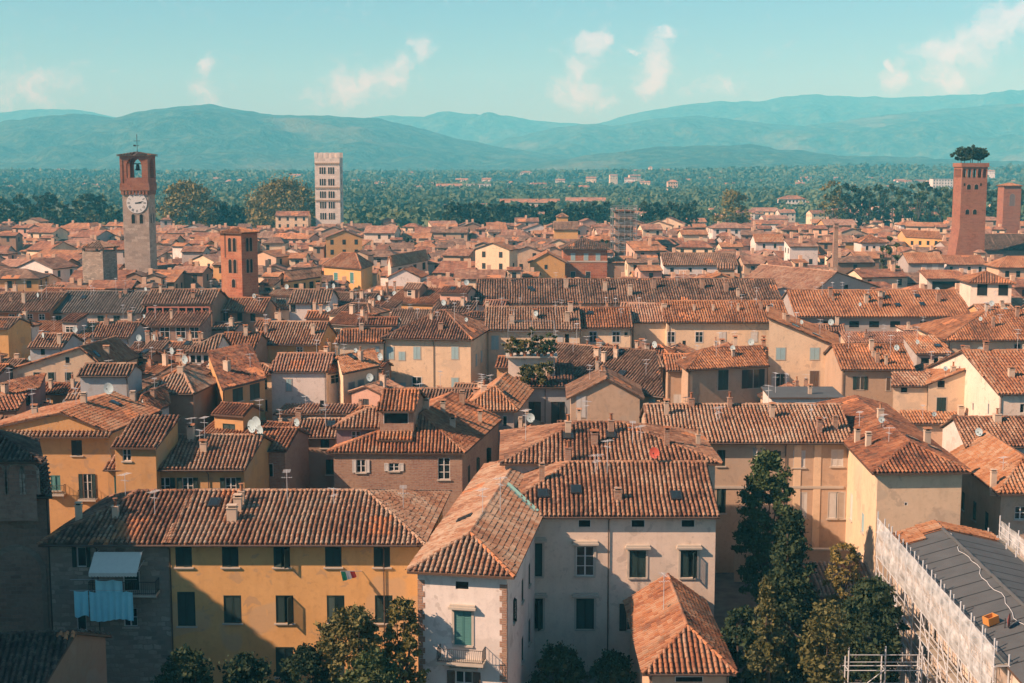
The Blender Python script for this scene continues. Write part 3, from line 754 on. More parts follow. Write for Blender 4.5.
# ------------------------------------------------------------------ ground
def sheet(name, x0, x1, y0, y1, z, mat, nx=1, ny=1):
    mb = MB(); xs = np.linspace(x0, x1, nx + 1); ys = np.linspace(y0, y1, ny + 1)
    gxv, gyv = np.meshgrid(xs, ys); v = np.stack([gxv.ravel(), gyv.ravel(), np.full(gxv.size, z)], 1)
    i, j = np.meshgrid(np.arange(nx), np.arange(ny)); a = (j * (nx + 1) + i).ravel()
    mb.add(v, np.stack([a, a + 1, a + nx + 2, a + nx + 1], 1)); o = mb.build(name, mat); o['kind'] = 'structure'; return o
m, t, b = new_mat('plain_fields'); MATS['fields'] = m
g = t.n('ShaderNodeNewGeometry'); vor = t.n('ShaderNodeTexVoronoi', {'Vector': g.outputs['Position'], 'Scale': 0.006}); 
s_ = t.n('ShaderNodeSeparateXYZ', {0: vor.outputs['Color']})
c_ = t.ramp(s_.outputs[0], [(0.0, (0.045, 0.075, 0.03)), (0.5, (0.07, 0.095, 0.035)), (0.75, (0.16, 0.15, 0.07)), (1.0, (0.06, 0.09, 0.035))], 'CONSTANT')
nz_ = t.n('ShaderNodeTexNoise', {'Vector': g.outputs['Position'], 'Scale': 0.05, 'Detail': 6.0}).outputs[0]
t.link(t.mix(nz_, c_, (0.05, 0.07, 0.03)), b.inputs['Base Color'])
sheet('ground', -6000, 6000, -300, 9000, 0.0, m, 12, 12)
m, t, b = new_mat('street_paving'); g = t.n('ShaderNodeNewGeometry')
nz_ = t.n('ShaderNodeTexNoise', {'Vector': g.outputs['Position'], 'Scale': 0.8, 'Detail': 6.0}).outputs[0]
t.link(t.ramp(nz_, [(0.3, (0.06, 0.055, 0.05)), (0.7, (0.14, 0.125, 0.105))]), b.inputs['Base Color'])
sheet('street', -420, 420, -60, 660, 0.03, m)

# ------------------------------------------------------------------ front row
# L = closed shutters etc; sizes below are sighted on the real walls
h = house('big ochre yellow palazzo with two rows of dark green shutters, shrubs growing against its front', (166, 545, 418, 545), 13.0, 14.5, 4, 'hip', 2.0, 'yellow', 'mix', r=6.6, hr=4.9,
          wins=row('S:green', 557, 17, 20, 184, 230.5, 282, 333.5, 382) + row('S:green', 609, 18, 28, 233, 285, 336, 384) + [('S:green', 187, 609, 17, 34), ('S:green', 285, 662, 18, 30), ('S:green', 187, 668, 18, 30), ('S:green', 336, 662, 18, 30)],
          gutter=(0.005, 0.86), o=0.75)
palazzo_yellow = h
for px, py in ((352, 474), (252, 489)): on_roof(h, 'chimney', px, py, k='b', w=0.9, h=1.1)
on_roof(h, 'dish', 345, 482, r=0.55); on_roof(h, 'skylight', 317, 482); on_roof(h, 'skylight', 182, 503); on_roof(h, 'antenna', 300, 486, h=2.5)
h = house('dark rubble stone house with awning and balcony, between yellow palazzo and brick hall', (46, 545, 165.6, 545), 13.0, 13.0, 4, 'hip', 2.0, 'stone', 'mix', r=6.5, hl=4.5, o=0.75,
          wins=[('O:green-', 82, 557, 9, 20), ('G:', 82, 622, 9, 17), ('G:', 131, 617, 13, 19), ('D:-', 132, 583, 16, 24)], gutter=(0.4,))
stone_house = h
fs = h.fr
# awning and balcony of the stone house
def on_front(fr, px, py):
    d = raydir(px, py); n_out = np.array([fr.u[1], -fr.u[0]]); tt = np.dot(fr.A, n_out) / np.dot(d[:2], n_out)
    p = np.array([0, 0, CH]) + d * tt; return np.dot(p[:2] - fr.A, fr.u), p[2]
def box_on(fr, h, name, s0, s1, t0, t1, z0, z1, mat, **k):
    mb = MB(); p = fr.q(s0, 0, 0)[:2]; n_in = np.array([-fr.u[1], fr.u[0]])
    mb.obox(p + n_in * t0, fr.u, n_in, s1 - s0, t1 - t0, z0, z1); return mb.build(name, [mat], h.e, h.org)
s0, zt = on_front(fs, 98, 548); s1, zb = on_front(fs, 146, 566)
mb = MB(); n_out = np.array([fs.u[1], -fs.u[0]])
def fpt(fr, s, out, z):
    p = fr.A + fr.u * s + np.array([fr.u[1], -fr.u[0]]) * out; return np.array([p[0], p[1], z])
sl_ = [fpt(fs, s0, 0.85, zt - 0.05), fpt(fs, s1, 0.85, zt - 0.05), fpt(fs, s1, 2.4, zt - 1.15), fpt(fs, s0, 2.4, zt - 1.15)]
mb.add(np.vstack([sl_, np.array(sl_) - (0, 0, 0.04)]), [(0, 3, 2, 1), (4, 5, 6, 7), (0, 1, 5, 4), (1, 2, 6, 5), (2, 3, 7, 6), (3, 0, 4, 7)])
k_ = 16; val = []
for i in range(k_):
    a = s0 + (s1 - s0) * i / k_; c2 = s0 + (s1 - s0) * (i + 1) / k_
    mb.add([fpt(fs, a, 2.41, zt - 1.17), fpt(fs, c2, 2.41, zt - 1.17), fpt(fs, c2, 2.43, zt - 1.38), fpt(fs, (a + c2) / 2, 2.43, zt - 1.44), fpt(fs, a, 2.43, zt - 1.38)], [(0, 1, 2, 3, 4)])
aw = mb.build('awning', [plain('awning_canvas', (0.58, 0.56, 0.48))], h.e, h.org)
mb = MB()
for s in (s0 + 0.1, s1 - 0.1): mb.tube(fpt(fs, s, 0.05, zt - 0.9), fpt(fs, s, 2.35, zt - 1.2), 0.025); mb.tube(fpt(fs, s, 0.05, zt - 0.15), fpt(fs, s, 0.9, zt - 0.1), 0.02)
mb.build('awning_arm', [M_STEEL], aw, h.org)
sb0, zfl = on_front(fs, 93, 590); sb1, _z = on_front(fs, 160, 590)
def balcony(h, fr, s0, s1, z, dep, name='balcony', belly=0.0, mat=None):
    b = box_on(fr, h, name, s0, s1, -dep, -0.01, z - 0.18, z, mat or M_STONE)
    mb = MB(); loop = [(s0 + 0.05, 0.02), (s0 + 0.05, dep - 0.05), (s1 - 0.05, dep - 0.05), (s1 - 0.05, 0.02)]
    for (a, c2), (e, f) in zip(loop[:-1], loop[1:]):
        for zz in (z + 0.1, z + 0.95): mb.tube(fpt(fr, a, c2, zz), fpt(fr, e, f, zz), 0.025, 0, 5)
        n = max(2, int(math.hypot(e - a, f - c2) / 0.14))
        for i in range(n + 1):
            q1 = a + (e - a) * i / n; q2 = c2 + (f - c2) * i / n
            if belly: 
                bl = belly if f == c2 else 0.0
                mb.tube(fpt(fr, q1, q2, z + 0.1), fpt(fr, q1, q2 + bl, z + 0.4), 0.013, 0, 4); mb.tube(fpt(fr, q1, q2 + bl, z + 0.4), fpt(fr, q1, q2, z + 0.95), 0.013, 0, 4)
            else: mb.tube(fpt(fr, q1, q2, z), fpt(fr, q1, q2, z + 0.95), 0.013, 0, 4)
    r = mb.build('railing', [M_IRON], b, h.org)
    mb = MB()
    for s in (s0 + 0.25, s1 - 0.25):
        for i in range(3): mb.tube(fpt(fr, s, dep * 0.8 * (1 - i / 3), z - 0.2 - 0.0), fpt(fr, s, 0.02, z - 0.35 - 0.12 * i), 0.05, 0, 5)
    mb.build('bracket', [M_STONE], b, h.org)
    return b
balcony(h, fs, sb0, sb1, zfl, 1.2)
# laundry hanging from the balcony's line
sl0, zl = on_front(fs, 80, 583); sl1, _z = on_front(fs, 138, 583); zl_ = zl - 0.1
def cloth(name, s0, s1, out, ztop, drop, mat, label, sag=0.1, fold=8, group=None):
    n, mrows = 36, 14; v = []; 
    for j in range(mrows + 1):
        for i in range(n + 1):
            a = i / n; bq = j / mrows; w_ = math.sin(a * math.pi * 2 * fold) * 0.05 * (0.3 + bq) + 0.03 * math.sin(a * 9 + bq * 3)
            pins = abs(math.sin(a * math.pi * fold * 0.5)); zz = ztop - sag * pins * (1 - bq) - drop * bq - 0.10 * bq * math.sin(a * 7)
            v.append(fpt(fs, s0 + (s1 - s0) * a, out + w_, zz))
    mb = MB(); i, j = np.meshgrid(np.arange(n), np.arange(mrows)); a = (j * (n + 1) + i).ravel()
    v = np.array(v); q = np.stack([a, a + 1, a + n + 2, a + n + 1], 1); mb.add(v, q)
    o_ = fpt(fs, (s0 + s1) / 2, out, ztop - drop)
    ob = mb.build(name, [mat], None, o_); tag(ob, label, 'laundry', group)
    return ob
MC = plain('laundry_cloth', (0.32, 0.74, 0.80), 0.9, var=0.08); MC2 = plain('laundry_cloth_pale', (0.40, 0.80, 0.84), 0.9, var=0.08)
L_ = sl1 - sl0
cloth('hanging_sheet', sl0, sl0 + 0.24 * L_, 1.45, zl_, 1.95, MC, 'pale blue bed sheet folded double, hanging at the corner of the balcony line', fold=2)
cloth('hanging_sheet', sl0 + 0.26 * L_, sl1, 1.45, zl_ - 0.05, 2.2, MC, 'long pale blue bed sheet in many folds, hung below the striped awning', fold=7)
cloth('hanging_towel', sl0 + 0.36 * L_, sl0 + 0.82 * L_, 1.3, zl_ + 0.75, 1.2, MC2, 'light turquoise towel on the line just behind and above the long sheet', fold=3)
mb = MB()
for zz, oo in ((zl_ + 0.01, 1.45), (zl_ + 0.76, 1.3)): mb.tube(fpt(fs, sl0 - 0.3, oo, zz), fpt(fs, sl1 + 0.3, oo, zz), 0.012, 0, 4)
tag(mb.build('washing_line', [M_STEEL], None, fpt(fs, sl0, 1.4, zl_)), 'two thin washing lines carrying the pale blue laundry', 'washing line')

# white palazzo wing with the iron balcony, and the cream palazzo behind it
h = house('cream palazzo with stone hooded windows, a white balconied wing and a two level terracotta roof', (497, 517, 717, 517), 13.0, 14.0, 0, 'hip', 2.5, 'pale', 'mix', r=7.0, hl=6.0, o=0.55, name='palazzo', cat='palazzo',
          wins=[('D:-', 534, 523.5, 13, 7), ('D:-', 584.5, 523.5, 13, 7), ('D:-', 638, 523.5, 14, 7), ('D:-', 688, 523.5, 14, 7)] +
               row('S:green+', 560, 17, 33, 534) + [('G:+', 585, 561, 18, 30)] + row('S:green+', 564, 16, 27, 637.5, 688.5) + row('S:green+', 614, 18, 30, 534, 585) + [('O:dark+', 634, 617, 15, 27), ('D:-', 634, 664, 12, 18)], gutter=(0.51,))
palazzo = h
wing(h, (505, 464, 716, 464), 15.2, 13.0, 0, 'hip', 2.1, 'pale', 'mix', r=6.5, hl=6.5, hr=7.5, o=0.45, base=10)
wfr = wing(h, (415, 572, 505, 577), 13.0, 32.0, 8.0, 'hipy', 1.45, 'white', 'mix', hf=3.4, hb=4, o=0.6,
           wins=[('D:-', 462, 585, 15, 9), ('S:teal+', 463, 628, 17, 34), ('O:brown+', 464, 683, 17, 24)], rw=[('@S:green', 8, 8.2, 0.9, 1.7), ('@S:green', 12, 8.2, 0.9, 1.7), ('@S:green', 8, 3.6, 0.9, 1.9), ('@S:green', 12, 3.6, 0.9, 1.9), ('@S:green', 3.5, 8.2, 0.9, 1.7)])
sa, zf = on_front(wfr, 440, 657); sb, _z = on_front(wfr, 486, 657)
balcony(h, wfr, sa, sb, zf, 1.0, belly=0.22)
# brick quoins
for ss in (0.0, wfr.L - 0.55):
    mb = MB()
    for i in range(30):
        ww = 0.5 if i % 2 else 0.34; a = ss if ss == 0 else wfr.L - ww
        p = fpt(wfr, a, 0.02, 0); mb.obox(p, wfr.u, np.array([-wfr.u[1], wfr.u[0]]), ww, 0.3, 0.4 * i, 0.4 * i + 0.38)
    mb.build('quoin', [M_BRICKCH], h.e, h.org)
for px, py, kk in ((568, 435, 'p'), (568, 462, 'b'), (611, 434, 'b')): on_roof(h, 'chimney', px, py, k=kk, w=0.7, h=1.1)
on_roof(h, 'dish', 655, 464, col='red', r=0.45); on_roof(h, 'chimney', 698, 446, w=0.5, h=0.9); on_roof(h, 'skylight', 676, 498); on_roof(h, 'skylight', 543, 496); on_roof(h, 'skylight', 611, 437); on_roof(h, 'skylight', 576, 492)

h = house('small low annex under a steep hipped terracotta roof, standing against the cream palazzo front', (650, 674, 730, 674), 6.5, 14.6, 0, 'hipy', 1.8, 'peach', 'rust', hf=3.0, o=0.5, m=2.9,
          wins=[('D:-', 689, 679, 28, 6)], gutter=(0.02, 0.98), name='annex', cat='annex')

# building being re-roofed, with its scaffolding
MATS['membrane'] = plain('roof_membrane', (0.085, 0.09, 0.09), 0.85, var=0.25, scale=0.8)
A5 = ptd(1000, 660, 80.0); 
h = House(); B5a = np.array([29.3, 74.0, 0]); B5b = np.array([36.6, 74.0, 0]); h.org = np.array([33, 74.0, 0]); h.frames = []
h.e = empty('house', h.org, 'building under repair with bare black roofing felt, wrapped in scaffolding', 'house', 'old town houses')
f5 = block(h, B5a, B5b, 31.5, 2.0, 11.0, 'gy', 0.95, 'membrane', m=3.2, wallk='pale', o=0.35, lw=[('@D:-', 6, 6, 1, 1.6), ('@D:-', 12, 6, 1, 1.6), ('@D:-', 18, 6, 1, 1.6)])
repair = h
# leftover tiles at the far gable, and cable, dish
for sgn in (0, 1):
    rb = MB(); k = 0.95 / 3.2
    for jx in range(2):
        t1 = 31.6; t0 = t1 - (2.2 if jx == 0 else 3.3 - 1.2 * sgn)
        if sgn == 0: x0, x1 = (-0.3, 1.6) if jx else (1.6, 3.2)
        else: x0, x1 = (3.2, 5.2) if jx == 0 else (5.2, 7.6)
        zz = lambda s: 11.0 + (0.95 * s / 3.2 if sgn == 0 else 0.95 * (f5.L - s) / (f5.L - 3.2)) + 0.06
        roof_sheet(rb, [f5.q(x0, t0, zz(x0)), f5.q(x1, t0, zz(x1)), f5.q(x1, t1, zz(x1)), f5.q(x0, t1, zz(x0))], 0, 0.4, 0.42, M_WOOD)
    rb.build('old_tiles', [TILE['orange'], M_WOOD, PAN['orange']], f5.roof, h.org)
for i in range(14):
    mb = MB(); tt = 1.0 + i * 2.0
    for s_a, s_b in ((0.0, 3.15), (3.25, f5.L)):
        zz = lambda s: 11.0 + 0.95 * min(s / 3.2, (f5.L - s) / (f5.L - 3.2)) + 0.004
        a, c2 = f5.q(s_a, tt, zz(s_a)), f5.q(s_b, tt, zz(s_b)); mb.add([a, c2, c2 + (0, 0.12, 0.012), a + (0, 0.12, 0.012), a + (0, 0.13, 0.0), c2 + (0, 0.13, 0.0)], [(0, 1, 2, 3), (3, 2, 5, 4)])
    mb.build('felt_seam', [plain('seam_dark', (0.025, 0.027, 0.028))], f5.roof, h.org)
mb = MB(); pts = []
for i in range(26):
    tt = 29.0 - i * 0.9; s = 3.25 + 0.16 * math.sin(i * 0.8) + 0.1 * math.sin(i * 1.9) - (0.045 * i if i > 4 else 0); zz = 11.0 + 0.95 * min(s / 3.2, (f5.L - s) / (f5.L - 3.2)) + 0.1
    pts.append(f5.q(s, tt, zz))
for a, c2 in zip(pts[:-1], pts[1:]): mb.tube(a, c2, 0.02, 0, 4)
tag(mb.build('cable', [plain('cable_white', (0.6, 0.6, 0.58))], None, pts[-1]), 'white cable trailing down the black felt roof', 'cable')
on_roof(h, 'antenna', 929, 522, h=2.6); on_roof(h, 'dish', 930, 520, col='red', r=0.5)
dpos = f5.q(1.2, 8.3, 11.0 + 0.95 * 1.2 / 3.2)
ob = bpy.data.objects.new('satellite_dish', dish_mesh('red', 0.5)); COL.objects.link(ob); ob.location = tuple(dpos + (0, 0, -0.45)); ob.rotation_euler = (0, 0, R(60)); tag(ob, 'loose rust red dish set down on the black felt roof beside an orange crate', 'dish')
mb = MB(); mb.box(-0.4, 0.4, -0.3, 0.3, 0, 0.06); mb.box(-0.4, -0.34, -0.3, 0.3, 0.06, 0.5); mb.box(0.34, 0.4, -0.3, 0.3, 0.06, 0.5); mb.box(-0.34, 0.34, -0.3, -0.24, 0.06, 0.5); mb.box(-0.34, 0.34, 0.24, 0.3, 0.06, 0.5)
cp = f5.q(0.7, 9.4, 11.0 + 0.95 * 0.7 / 3.2 + 0.1)
ob = mb.build('crate', [plain('crate_orange', (0.55, 0.24, 0.06))], None, (0, 0, 0)); ob.location = tuple(cp); ob.rotation_euler = (0, R(-12), R(20)); tag(ob, 'open orange crate on the edge of the black felt roof', 'crate')

# scaffolding
m, t, b = new_mat('debris_net'); MATS['net'] = m
g = t.n('ShaderNodeNewGeometry'); nz_ = t.n('ShaderNodeTexNoise', {'Vector': g.outputs['Position'], 'Scale': 1.2, 'Detail': 3.0}).outputs[0]
b.inputs['Base Color'].default_value = (0.62, 0.64, 0.62, 1); t.link(t.ramp(nz_, [(0.35, 0.3), (0.65, 0.7)]), b.inputs['Alpha'])
M_DECK = plain('scaffold_board', (0.30, 0.26, 0.20))
def scaffold(label, p0, p1, out, levels, ztop, netz=None, netsag=0.15, deck=True):
    """tube scaffold from p0 to p1 (plan), 'out' the unit vector away from the wall; each standard a part"""
    p0 = np.array(p0, float); p1 = np.array(p1, float); out = np.array(out, float); L = np.linalg.norm(p1 - p0); u = (p1 - p0) / L
    e = empty('scaffolding', (*((p0 + p1) / 2), 0), label, 'scaffolding'); org = np.array(e.location)
    n = max(1, int(round(L / 2.2)))
    P = lambda s, o_, z: np.array([*(p0 + u * s + out * o_), z])
    for i in range(n + 1):
        for o_ in (0.25, 1.15):
            mb = MB(); mb.tube(P(L * i / n, o_, 0), P(L * i / n, o_, ztop + (1.0 if o_ > 1 else 0.0)), 0.055, 0, 6); mb.build('pole', [M_STEEL], e, org)
    mb = MB()
    for z in levels:
        for o_ in (0.25, 1.15): mb.tube(P(-0.2, o_, z - 0.1), P(L + 0.2, o_, z - 0.1), 0.035, 0, 5)
        for dz in (0.5, 1.0): mb.tube(P(-0.2, 1.15, z + dz), P(L + 0.2, 1.15, z + dz), 0.03, 0, 5)
        for i in range(n + 1): mb.tube(P(L * i / n, 0.1, z - 0.1), P(L * i / n, 1.3, z - 0.1), 0.035, 0, 5)
    for i in range(n):
        for z0, z1 in zip(levels[:-1], levels[1:]):
            if i % 2 == 0: mb.tube(P(L * i / n, 1.2, z0), P(L * (i + 1) / n, 1.2, z1), 0.03, 0, 5)
    mb.build('ledger', [M_STEEL], e, org)
    if deck:
        for z in levels:
            mb = MB()
            for j in range(4): mb.obox(P(0, 0.28 + j * 0.215, 0), u, out, L, 0.2, z - 0.06, z - 0.01)
            mb.build('platform', [M_DECK], e, org)
    if netz:
        nx, nzn = int(L / 0.55), 10; v = []
        for j in range(nzn + 1):
            for i in range(nx + 1):
                s = L * i / nx; z = netz[0] + (netz[1] - netz[0]) * j / nzn
                bulge = netsag * math.sin(i * 1.3 + j * 0.7) * 0.4 + netsag * math.sin(math.pi * ((s * n / L) % 1.0)) * math.sin(math.pi * ((j / nzn * 2) % 1.0))
                v.append(P(s, 1.22 + bulge, z))
        i, j = np.meshgrid(np.arange(nx), np.arange(nzn)); a = (j * (nx + 1) + i).ravel()
        mb = MB(); mb.add(np.array(v), np.stack([a, a + 1, a + nx + 2, a + nx + 1], 1)); mb.build('net', [MATS['net']], e, org)
    return e
wv = f5.w
lc = f5.corners()
scaffold('long white netted scaffolding along the sunlit side of the building under repair', lc[0] + wv * 3, lc[3] + wv * 1.0, (-f5.u[0], -f5.u[1]), [3.0, 5.0, 7.0, 9.0, 11.0], 11.6, (9.0, 12.1))
scaffold('white netted scaffolding along the far eave of the black felt roof', lc[1] + wv * 12, lc[2] + wv * 0.5, (f5.u[0], f5.u[1]), [5.0, 7.0, 9.0, 10.6], 11.4, (9.6, 12.0))
p_ = pt(882, 663, 6.0)
scaffold('bare low steel scaffolding with no netting, in the garden corner', (p_[0] - 2.6, p_[1]), (p_[0] + 2.4, p_[1]), (0, -1), [2.0, 4.0, 6.0], 6.6, None, deck=False)

# L shaped palazzo behind the garden
h = house('large tan palazzo in an L shape behind the garden trees, its front wing hipped', (650, 443, 852, 443), 13.5, 12.6, 2, 'gx', 2.3, 'tan', 'mix', r=6.3, o=0.7, name='palazzo', cat='palazzo',
          wins=[('S:white', 799, 459, 12, 17), ('S:white', 837, 458, 12, 17), ('S:white', 759, 453, 12, 12), ('S:white', 802, 505, 9, 26), ('S:white', 836, 505, 17, 27), ('S:green', 721, 458, 8, 16), ('S:green', 721, 500, 9, 26), ('S:green', 775, 459, 11, 16)], gutter=(0.68,))
palazzo_l = h
f6 = wing(h, (880, 473.5, 965, 472.5), 13.5, 33.0, 3.0, 'hipy', 1.55, 'cream', 'rust', hf=4.0, hb=4, o=0.6, wins=[('D:-', 906, 504, 3, 3)], lw=[('@S:white', 22, 6, 1.1, 2.6), ('@S:blue', 27.5, 6.3, 1.0, 1.8), ('@S:white', 27, 2, 1.1, 2.2)])
for px, py, kk in ((772, 418, 'p'), (819, 433, 'b'), (835, 430, 'b'), (868, 447, 'p'), (857, 443, 'p')): on_roof(h, 'chimney', px, py, k=kk, w=0.65, h=1.1)
on_roof(h, 'antenna', 768, 414, h=3); on_roof(h, 'antenna', 822, 432, h=1.6)
for s_0 in (0.55, 0.74, 0.84): box_on(h.fr, h, 'pilaster', h.fr.L * s_0 - 0.35, h.fr.L * s_0 + 0.35, -0.06, 0.0, 0, 12.9, wallmat('cream'))
box_on(h.fr, h, 'string_course', 0, h.fr.L - 0.5, -0.09, -0.002, 8.55, 8.8, M_STONE)
# garden lean-to and wall
h = house('low garden shed under a faded red tiled lean-to roof, half hidden by trees', (822, 597, 884, 597), 2.6, 5.0, 0, 'sf', 1.3, 'brown', 'pink', name='garden_shed', cat='shed', o=0.3)
pA, pB = pt(735, 548, 3.4), pt(878, 550, 3.4)
mb = MB(); uu = (pB - pA)[:2]; LL = np.linalg.norm(uu); uu /= LL; mb.obox(pA, uu, np.array([-uu[1], uu[0]]), LL, 0.4, 0, 3.3); wo2 = mb.build('garden_wall', [wallmat('tan')], None, (pA + pB) / 2 * (1, 1, 0))
mb = MB(); mb.obox(pA - np.array([*(np.array([-uu[1], uu[0]]) * 0.1), 0]), uu, np.array([-uu[1], uu[0]]), LL, 0.6, 3.303, 3.42); cp_ = mb.build('coping', [M_STONE], wo2, np.array(wo2.location))
tag(wo2, 'plastered garden wall with stone coping in front of the tan palazzo', 'garden wall')

# ------------------------------------------------------------------ right edge
h = house('pale house with brown tiles and a sunlit gable, just past the garden palazzo', (968, 447, 1075, 447), 12.0, 10.0, 4, 'gx', 1.9, 'white', 'mix', o=0.4, wins=row('D:', 459, 8, 10, 983, 1015) + row('D:', 487, 8, 10, 995))
h = house('tan house with orange hipped roof and long shaded side, below the pale gabled house', (1004, 494, 1075, 494), 11.0, 16.0, 3, 'hipy', 2.0, 'tan', 'orange', hf=4.2, o=0.5, wins=[('G:', 1020, 513, 11, 13)], lw=[('@S:green', 4, 6, 1, 1.8), ('@S:green', 8, 6, 1, 1.8), ('@S:green', 12, 6, 1, 1.8)])
on_roof(h, 'chimney', 993, 488, k='p', w=0.7, h=1.4)
h = house('peach house in strong light beyond the far scaffolding, its lower windows barred', (985, 590, 1075, 590), 4.5, 10.0, 0, 'flat', 0, 'peach', 'pink', wins=[('D:', 1015, 545, 8, 10)])
h.e['label'] = 'flat roofed peach annex beyond the far scaffolding'
h = house('cream house with a tall green door and a skewed gable, red brown roof stretching behind', (929, 384, 981, 384), 12.0, 13.0, 17, 'gy', 2.1, 'cream', 'orange', m=5.4, o=0.3, wins=[('D:-', 972, 382, 8, 11), ('D:-', 941, 384, 7, 7), ('S:green-', 940.5, 411, 9, 26), ('D:-', 950, 421, 3, 4)])
wing(h, (894, 386.5, 929.5, 386.5), 11.6, 5.0, 16, 'sf', 1.0, 'cream', 'mix', o=0.3, wins=[('D:-', 904, 389.5, 6, 6)])
on_roof(h, 'chimney', 950, 358, k='p', w=0.6, h=0.8)
pA = pt(904, 428, 8.2); 
f_ = wing(h, (903, 424, 985, 424), 7.4, 3.0, 10, 'sf', 0.9, 'peach', 'orange', o=0.4, base=0)
h = house('cream house whose big red brown roof slopes past the green door house', (1001, 394.5, 1075, 394.5), 12.5, 22.0, -5, 'gx', 3.7, 'pale', 'rust', o=0.4, vg=0.35, wins=[('D:-', 1022, 408, 5, 9)], lw=[('@D:-', 19, 9.3, 0.5, 1.4), ('@G:', 17, 6.2, 0.9, 1.8), ('@D:-', 14.5, 9, 0.5, 1.0)])
h = house('cream house with a wide orange hipped roof, thin red chimneys and dark shutters', (948, 340.5, 1080, 340.5), 14.5, 17.0, 2, 'hip', 3.3, 'cream', 'orange', hl=8.5, hr=0, o=0.6, wins=row('S:dark', 350, 6, 11, 985, 1017) + row('S:dark', 370, 6, 9, 1016, 985))
on_roof(h, 'chimney', 993, 327, k='b', w=0.6, h=1.4); on_roof(h, 'chimney', 1017, 317, k='b', w=0.7, h=1.2); on_roof(h, 'antenna', 985, 318, h=2.5); on_roof(h, 'antenna', 990, 316, h=2)
h = house('long rendered house under one broad orange roof, two rows of square windows below', (797, 317, 972, 317), 14.5, 18.5, 2, 'gx', 3.4, 'grey', 'orange', o=0.7, wins=row('D:', 324.5, 10, 6, 828, 854, 874, 895, 925, 958) + row('D:', 335.5, 9, 7, 853, 873, 893))
for px, py, kk in ((938, 302, 'b'), (880, 300, 'p'), (830, 297, 'b'), (866, 303, 'p'), (880, 307, 'b')): on_roof(h, 'chimney', px, py, k=kk, w=0.9, h=1.3)
for px, py in ((917, 297), (922, 305), (868, 298), (898, 306)): on_roof(h, 'skylight', px, py)
for px in (822, 832, 842): on_roof(h, 'antenna', px, 296, h=2.5)
h = house('white flat roofed annex below the long orange roof', (906, 331, 944, 331), 12.5, 7.0, 2, 'flat', 0, 'white', 'pink', wins=[('D:-', 921, 337, 5, 6), ('D:-', 911, 338, 2, 4)])
h = house('low house with a bright orange lean-to roof and a green skylight', (918, 354, 952, 354), 12.8, 8.0, 2, 'sf', 1.5, 'grey', 'orange', wins=row('D:-', 361, 8, 5, 925, 938)); on_roof(h, 'skylight', 938, 347)
h = house('row of small lean-to roofs in front of the white flat roofed annex', (848, 343.5, 930, 343.5), 12.4, 5.0, 2, 'sf', 1.0, 'peach', 'pink')
h = house('tan house with an orange roof half in shade and open green shutters', (843, 370, 914, 370), 12.5, 13.0, 2, 'gx', 2.4, 'tan', 'orange', o=0.5, wins=[('O:green', 860, 383, 7, 13), ('D:', 860, 402, 9, 7), ('S:brown', 888, 384, 4, 13)])
on_roof(h, 'chimney', 877, 363, k='b', w=0.7, h=1.3); on_roof(h, 'chimney', 886, 365, k='p', w=0.5, h=1.0)
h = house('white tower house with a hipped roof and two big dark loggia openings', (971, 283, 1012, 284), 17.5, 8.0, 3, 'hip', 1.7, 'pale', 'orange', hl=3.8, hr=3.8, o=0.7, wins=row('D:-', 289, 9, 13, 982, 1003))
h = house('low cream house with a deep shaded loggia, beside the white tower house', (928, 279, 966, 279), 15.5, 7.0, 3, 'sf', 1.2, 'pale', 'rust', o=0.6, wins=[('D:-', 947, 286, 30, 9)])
h = house('cream palazzo with a single pitch orange roof falling to one side, pale blue shutters', (769, 346, 837, 346), 14.0, 14.0, 12, 'sr', 4.1, 'cream', 'orange', o=0.5, vg=0.3, wins=row('S:blue', 354, 9, 11, 780.5, 814.5) + [('O:white', 780, 381, 9, 13), ('S:brown', 814, 380, 9, 17)])
on_roof(h, 'chimney', 767, 322, k='p', w=0.9, h=1.0); on_roof(h, 'chimney', 784, 321, k='p', w=0.5, h=1.0); on_roof(h, 'skylight', 793, 328)
wing(h, (690, 370, 769.5, 366), 11.8, 7.5, -4, 'hip', 1.9, 'tan', 'orange', hl=3.5, r=4.5, o=0.6, wins=[('S:green', 723, 380, 11, 20), ('O:dark', 753, 379, 12, 18)])
h = house('flat lead roofed attic with two wide white windows, behind the tan palazzo roof', (772, 397.5, 843, 397.5), 12.6, 7.0, 2, 'flat', 0, 'white', 'membrane', wins=row('G:', 405, 17, 6, 787, 827))
# long cream row
h = house('long cream row house, its brown roof meeting the cream hipped palazzo', (486, 330, 580, 330), 15.0, 14.0, 0, 'gx', 2.6, 'cream', 'brown', o=0.5, wins=row('D:', 338.5, 4, 9, 567) + [('S:blue', 495, 343, 7, 13), ('S:white', 560, 340, 5, 7)])
row1 = h
on_roof(h, 'chimney', 535, 318, k='p', w=1.0, h=1.0); on_roof(h, 'chimney', 473, 316, k='p', w=1, h=1)
h = house('cream row house stepped forward under a bright orange eave strip, two white windows', (580.5, 328, 632, 328), 15.0, 12.0, 0, 'gx', 2.3, 'cream', 'orange', o=0.5, wins=row('G:', 337, 7, 10, 593, 616) + [('D:-', 626, 334, 3, 3)])
h = house('narrow cream row house with no windows, a dish at its foot, between two wider ones', (633, 322.5, 666, 322.5), 15.3, 12.0, 0, 'gx', 2.2, 'cream', 'pink', o=0.4)
on_roof(h, 'chimney', 664, 312, k='p', w=1.2, h=1.2)
h = house('long cream row house under an even orange roof, next to the single pitch palazzo', (667, 322.5, 790, 322.5), 15.5, 13.0, 0, 'gx', 2.5, 'cream', 'orange', o=0.5, wins=row('G:', 337, 7, 10, 671, 699) + row('S:white', 337, 6, 9, 722.5, 754) + [('D:-', 684, 343, 3, 4)])
